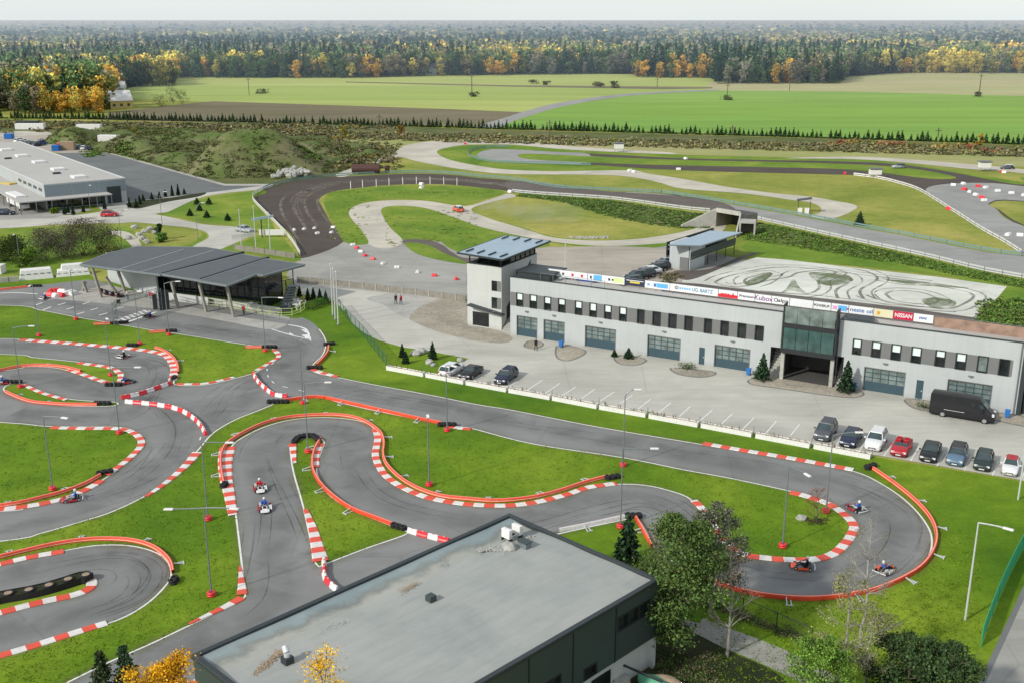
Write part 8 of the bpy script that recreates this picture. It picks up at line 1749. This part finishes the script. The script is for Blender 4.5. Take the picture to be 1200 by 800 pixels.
branch_tree('broadleaf_tree', 'large dark green broadleaf tree standing against the right corner of the hall', (ground_at(797, 68.5, 5), 68.5, 0), 9.8, 4.4, 24000, .11, (.078, .135, .036), tr=.24, depth=4, first=.10, leafcol2=(.13, .16, .04))
branch_tree('broadleaf_tree', 'grey green half bare tree behind the large one at the hall corner', (ground_at(836, 74, 5), 74, 0), 8.8, 3.2, 8000, .09, (.20, .22, .15), 'trunk_pale', tr=.13, first=.15)
branch_tree('broadleaf_tree', 'airy half bare shrub tree rising left behind the large tree', (ground_at(785, 75.5, 5), 75.5, 0), 7.4, 2.2, 2600, .07, (.20, .17, .09), 'trunk_pale', tr=.1, first=.1)
branch_tree('broadleaf_tree', 'yellowish shrub tree touching the right roof edge of the hall', (ground_at(762, 73.5, 3), 73.5, 0), 4.0, 2.3, 3800, .085, (.15, .18, .045), tr=.08, first=.05)
branch_tree('thin_tree', 'slender tree with thin brown foliage beside the grey path', (ground_at(852, 68.0, 0), 68.0, 0), 8.4, 2.6, 1800, .065, (.17, .13, .08), 'trunk_pale', tr=.13, first=.28)
branch_tree('bare_tree', 'bare pale grey tree rising in front of the lower kart hairpin', (ground_at(1008, 69.5, 0), 69.5, 0), 9.6, 2.3, 1500, .045, (.27, .24, .18), 'trunk_pale', tr=.12, first=.35)
branch_tree('birch_tree', 'pale trunked birch with thin yellowish foliage at the bottom edge', (ground_at(982, 63.5, 0), 63.5, 0), 9.0, 2.6, 3000, .07, (.22, .22, .10), 'trunk_pale', tr=.14, first=.2, droop=.15)
branch_tree('birch_tree', 'thin half bare birch right of the pale trunked one', (ground_at(1012, 63, 0), 63, 0), 6.8, 2.6, 2200, .06, (.20, .19, .11), 'trunk_pale', tr=.10, first=.15)
branch_tree('broadleaf_tree', 'light green bushy tree at the bottom edge left of the birch', (ground_at(955, 60.5, 0), 60.5, 0), 5.6, 2.8, 9000, .085, (.16, .29, .045), tr=.14, first=.08)
branch_tree('broadleaf_tree', 'dark shrub tree at the bottom under the light green one', (ground_at(930, 57, 0), 57, 0), 3.4, 2.2, 3500, .08, (.08, .14, .03), tr=.1, first=.05)
for k, (px, Y, h) in enumerate(((1040, 63, 4.2), (1062, 62, 5.0), (1088, 62, 4.6), (1110, 61, 5.0), (1132, 60.5, 3.6), (1050, 58, 3.0), (1098, 57.5, 3.9))):
    branch_tree('shrub_tree', 'dark green dense shrub in the thicket at the lower right', (ground_at(px, Y, 1), Y, 0), h, 2.2, 3000, .10, random.choice([(.055, .10, .035), (.075, .13, .04), (.045, .085, .03)]), tr=.1, first=.05)['group'] = 'dark shrubs of the lower right thicket'
branch_tree('broadleaf_tree', 'glowing orange yellow tree in front of the lower kart track at the bottom left', (ground_at(203, 47.5, 11), 47.5, 0), 12.5, 2.9, 22000, .075, (.80, .43, .022), tr=.2, first=.45)
branch_tree('broadleaf_tree', 'smaller orange tree crown left of the hall corner', (ground_at(176, 47, 10), 47, 0), 12.1, 2.1, 9000, .07, (.78, .44, .025), tr=.16, first=.5)
branch_tree('broadleaf_tree', 'orange yellow tree top poking up in front of the flat roof', (-8.6, 43.0, 0), 15.1, 1.8, 9000, .06, (.80, .48, .025), tr=.16, first=.6)
def spruce(label, X, Y, h, r, n, col):
    t = thing('spruce_tree', label, 'tree', (X, Y, 0)); MB().tube((0, 0, 0), (0, 0, h), .16, .02, 8).build('trunk', 'trunk_bark', t); C, K, b = [], [], MB()
    for k in range(int(h*3.4)):
        z = h*.12+k/3.4*.93; rr = r*max(0.0, 1-z/h)**.8
        if rr < .05: continue
        for j in range(6):
            a = random.uniform(0, 6.28); m = int(n/(h*20)); s = np.linspace(.1, 1, m); C.append(np.stack([math.cos(a)*rr*s, math.sin(a)*rr*s, z-rr*.25*s**2+.12*rr*s**4], 1)+RNG.normal(0, .07, (m, 3))); K.append(np.array(col)[None, :]*(.55+.7*s[:, None])*RNG.uniform(.7, 1.3, (m, 1)))
            b.tube((0, 0, z), (math.cos(a)*rr*.95, math.sin(a)*rr*.95, z-rr*.2), .022, .008, 3, caps=False)
    b.build('branch', 'trunk_bark', t)['kind'] = 'stuff'; quads('crown', np.vstack(C), .085, np.vstack(K), parent=t); return t
spruce('dark spruce top at the bottom left, left one of two', ground_at(122, 47.5, 11), 47.5, 13.6, 3.2, 9000, (.05, .075, .03)); spruce('dark spruce top at the bottom left beside the orange tree', ground_at(150, 48, 11), 48, 13.7, 3.2, 9000, (.035, .07, .03))
branch_tree('bush', 'reddish bare bush on the right hand lawn beside the lamp', G(957, 612), 3.2, 1.5, 900, .04, (.30, .10, .05), tr=.06, first=.1, cat='bush')
pts = [G(random.gauss(956, 6), random.gauss(611, 1.6)) for _ in range(26)]
clumps('weeds', 'dark weeds round the foot of the reddish bush', pts, [random.uniform(.2, .4) for _ in pts], [(.06, .08, .03), (.10, .08, .04)], per=24, leaf=.12)
pts = [G(random.uniform(770, 850), random.uniform(764, 830)) for _ in range(260)]+[G(x, 706+(x-830)*.40+random.gauss(0, 3)) for x in [random.uniform(830, 990) for _ in range(200)]]+[G(random.uniform(780, 830), random.uniform(690, 712)) for _ in range(70)]
clumps('undergrowth', 'dark undergrowth between the hall and the grey path', pts, [random.uniform(.2, .5) for _ in pts], [(.05, .08, .025), (.08, .12, .03), (.13, .12, .06)], per=22, leaf=.12)
# ------------------------------------------------------------------ haze and dust
def volume(name, dens, col, dims, loc, label, noise_scale=None):
    m = bpy.data.materials.new(name); m.use_nodes = True; t = m.node_tree; t.nodes.clear(); out = t.nodes.new("ShaderNodeOutputMaterial"); vs = t.nodes.new("ShaderNodeVolumeScatter"); vs.inputs['Color'].default_value = (*col, 1); vs.inputs['Density'].default_value = dens; vs.inputs['Anisotropy'].default_value = .2; t.links.new(vs.outputs[0], out.inputs['Volume']); MC[name] = m
    if noise_scale is None:
        b = MB(); x, y, z = dims; b.box(-x/2, x/2, -y/2, y/2, 0, z); o = b.build(name, name)
    else:
        b = MB(); b.ball((0, 0, 0), *dims, 14, 9, jit=.1); o = b.build(name, name, smooth=True)
    o.location = loc; return tag(o, label, 'haze', kind='stuff')
volume('haze', .00050, (.62, .80, 1.0), (34000, 29000, 41), (0, 14500+560, 1), 'thin bluish autumn haze over the forest towards the horizon')
for px, py, s, dn in ((582, 246, 1.6, .05), (600, 254, 2.2, .035), (625, 262, 3.2, .022), (655, 264, 3.6, .016), (568, 247, 1.0, .08)):
    p = G(px, py); volume('dust_cloud', dn, (.95, .93, .88), (s*1.7, s*1.2, s*.7), (p.x, p.y, s*.72), 'thin dust cloud trailing behind the orange rally car', 1)['group'] = 'dust puffs trailing behind the orange rally car'
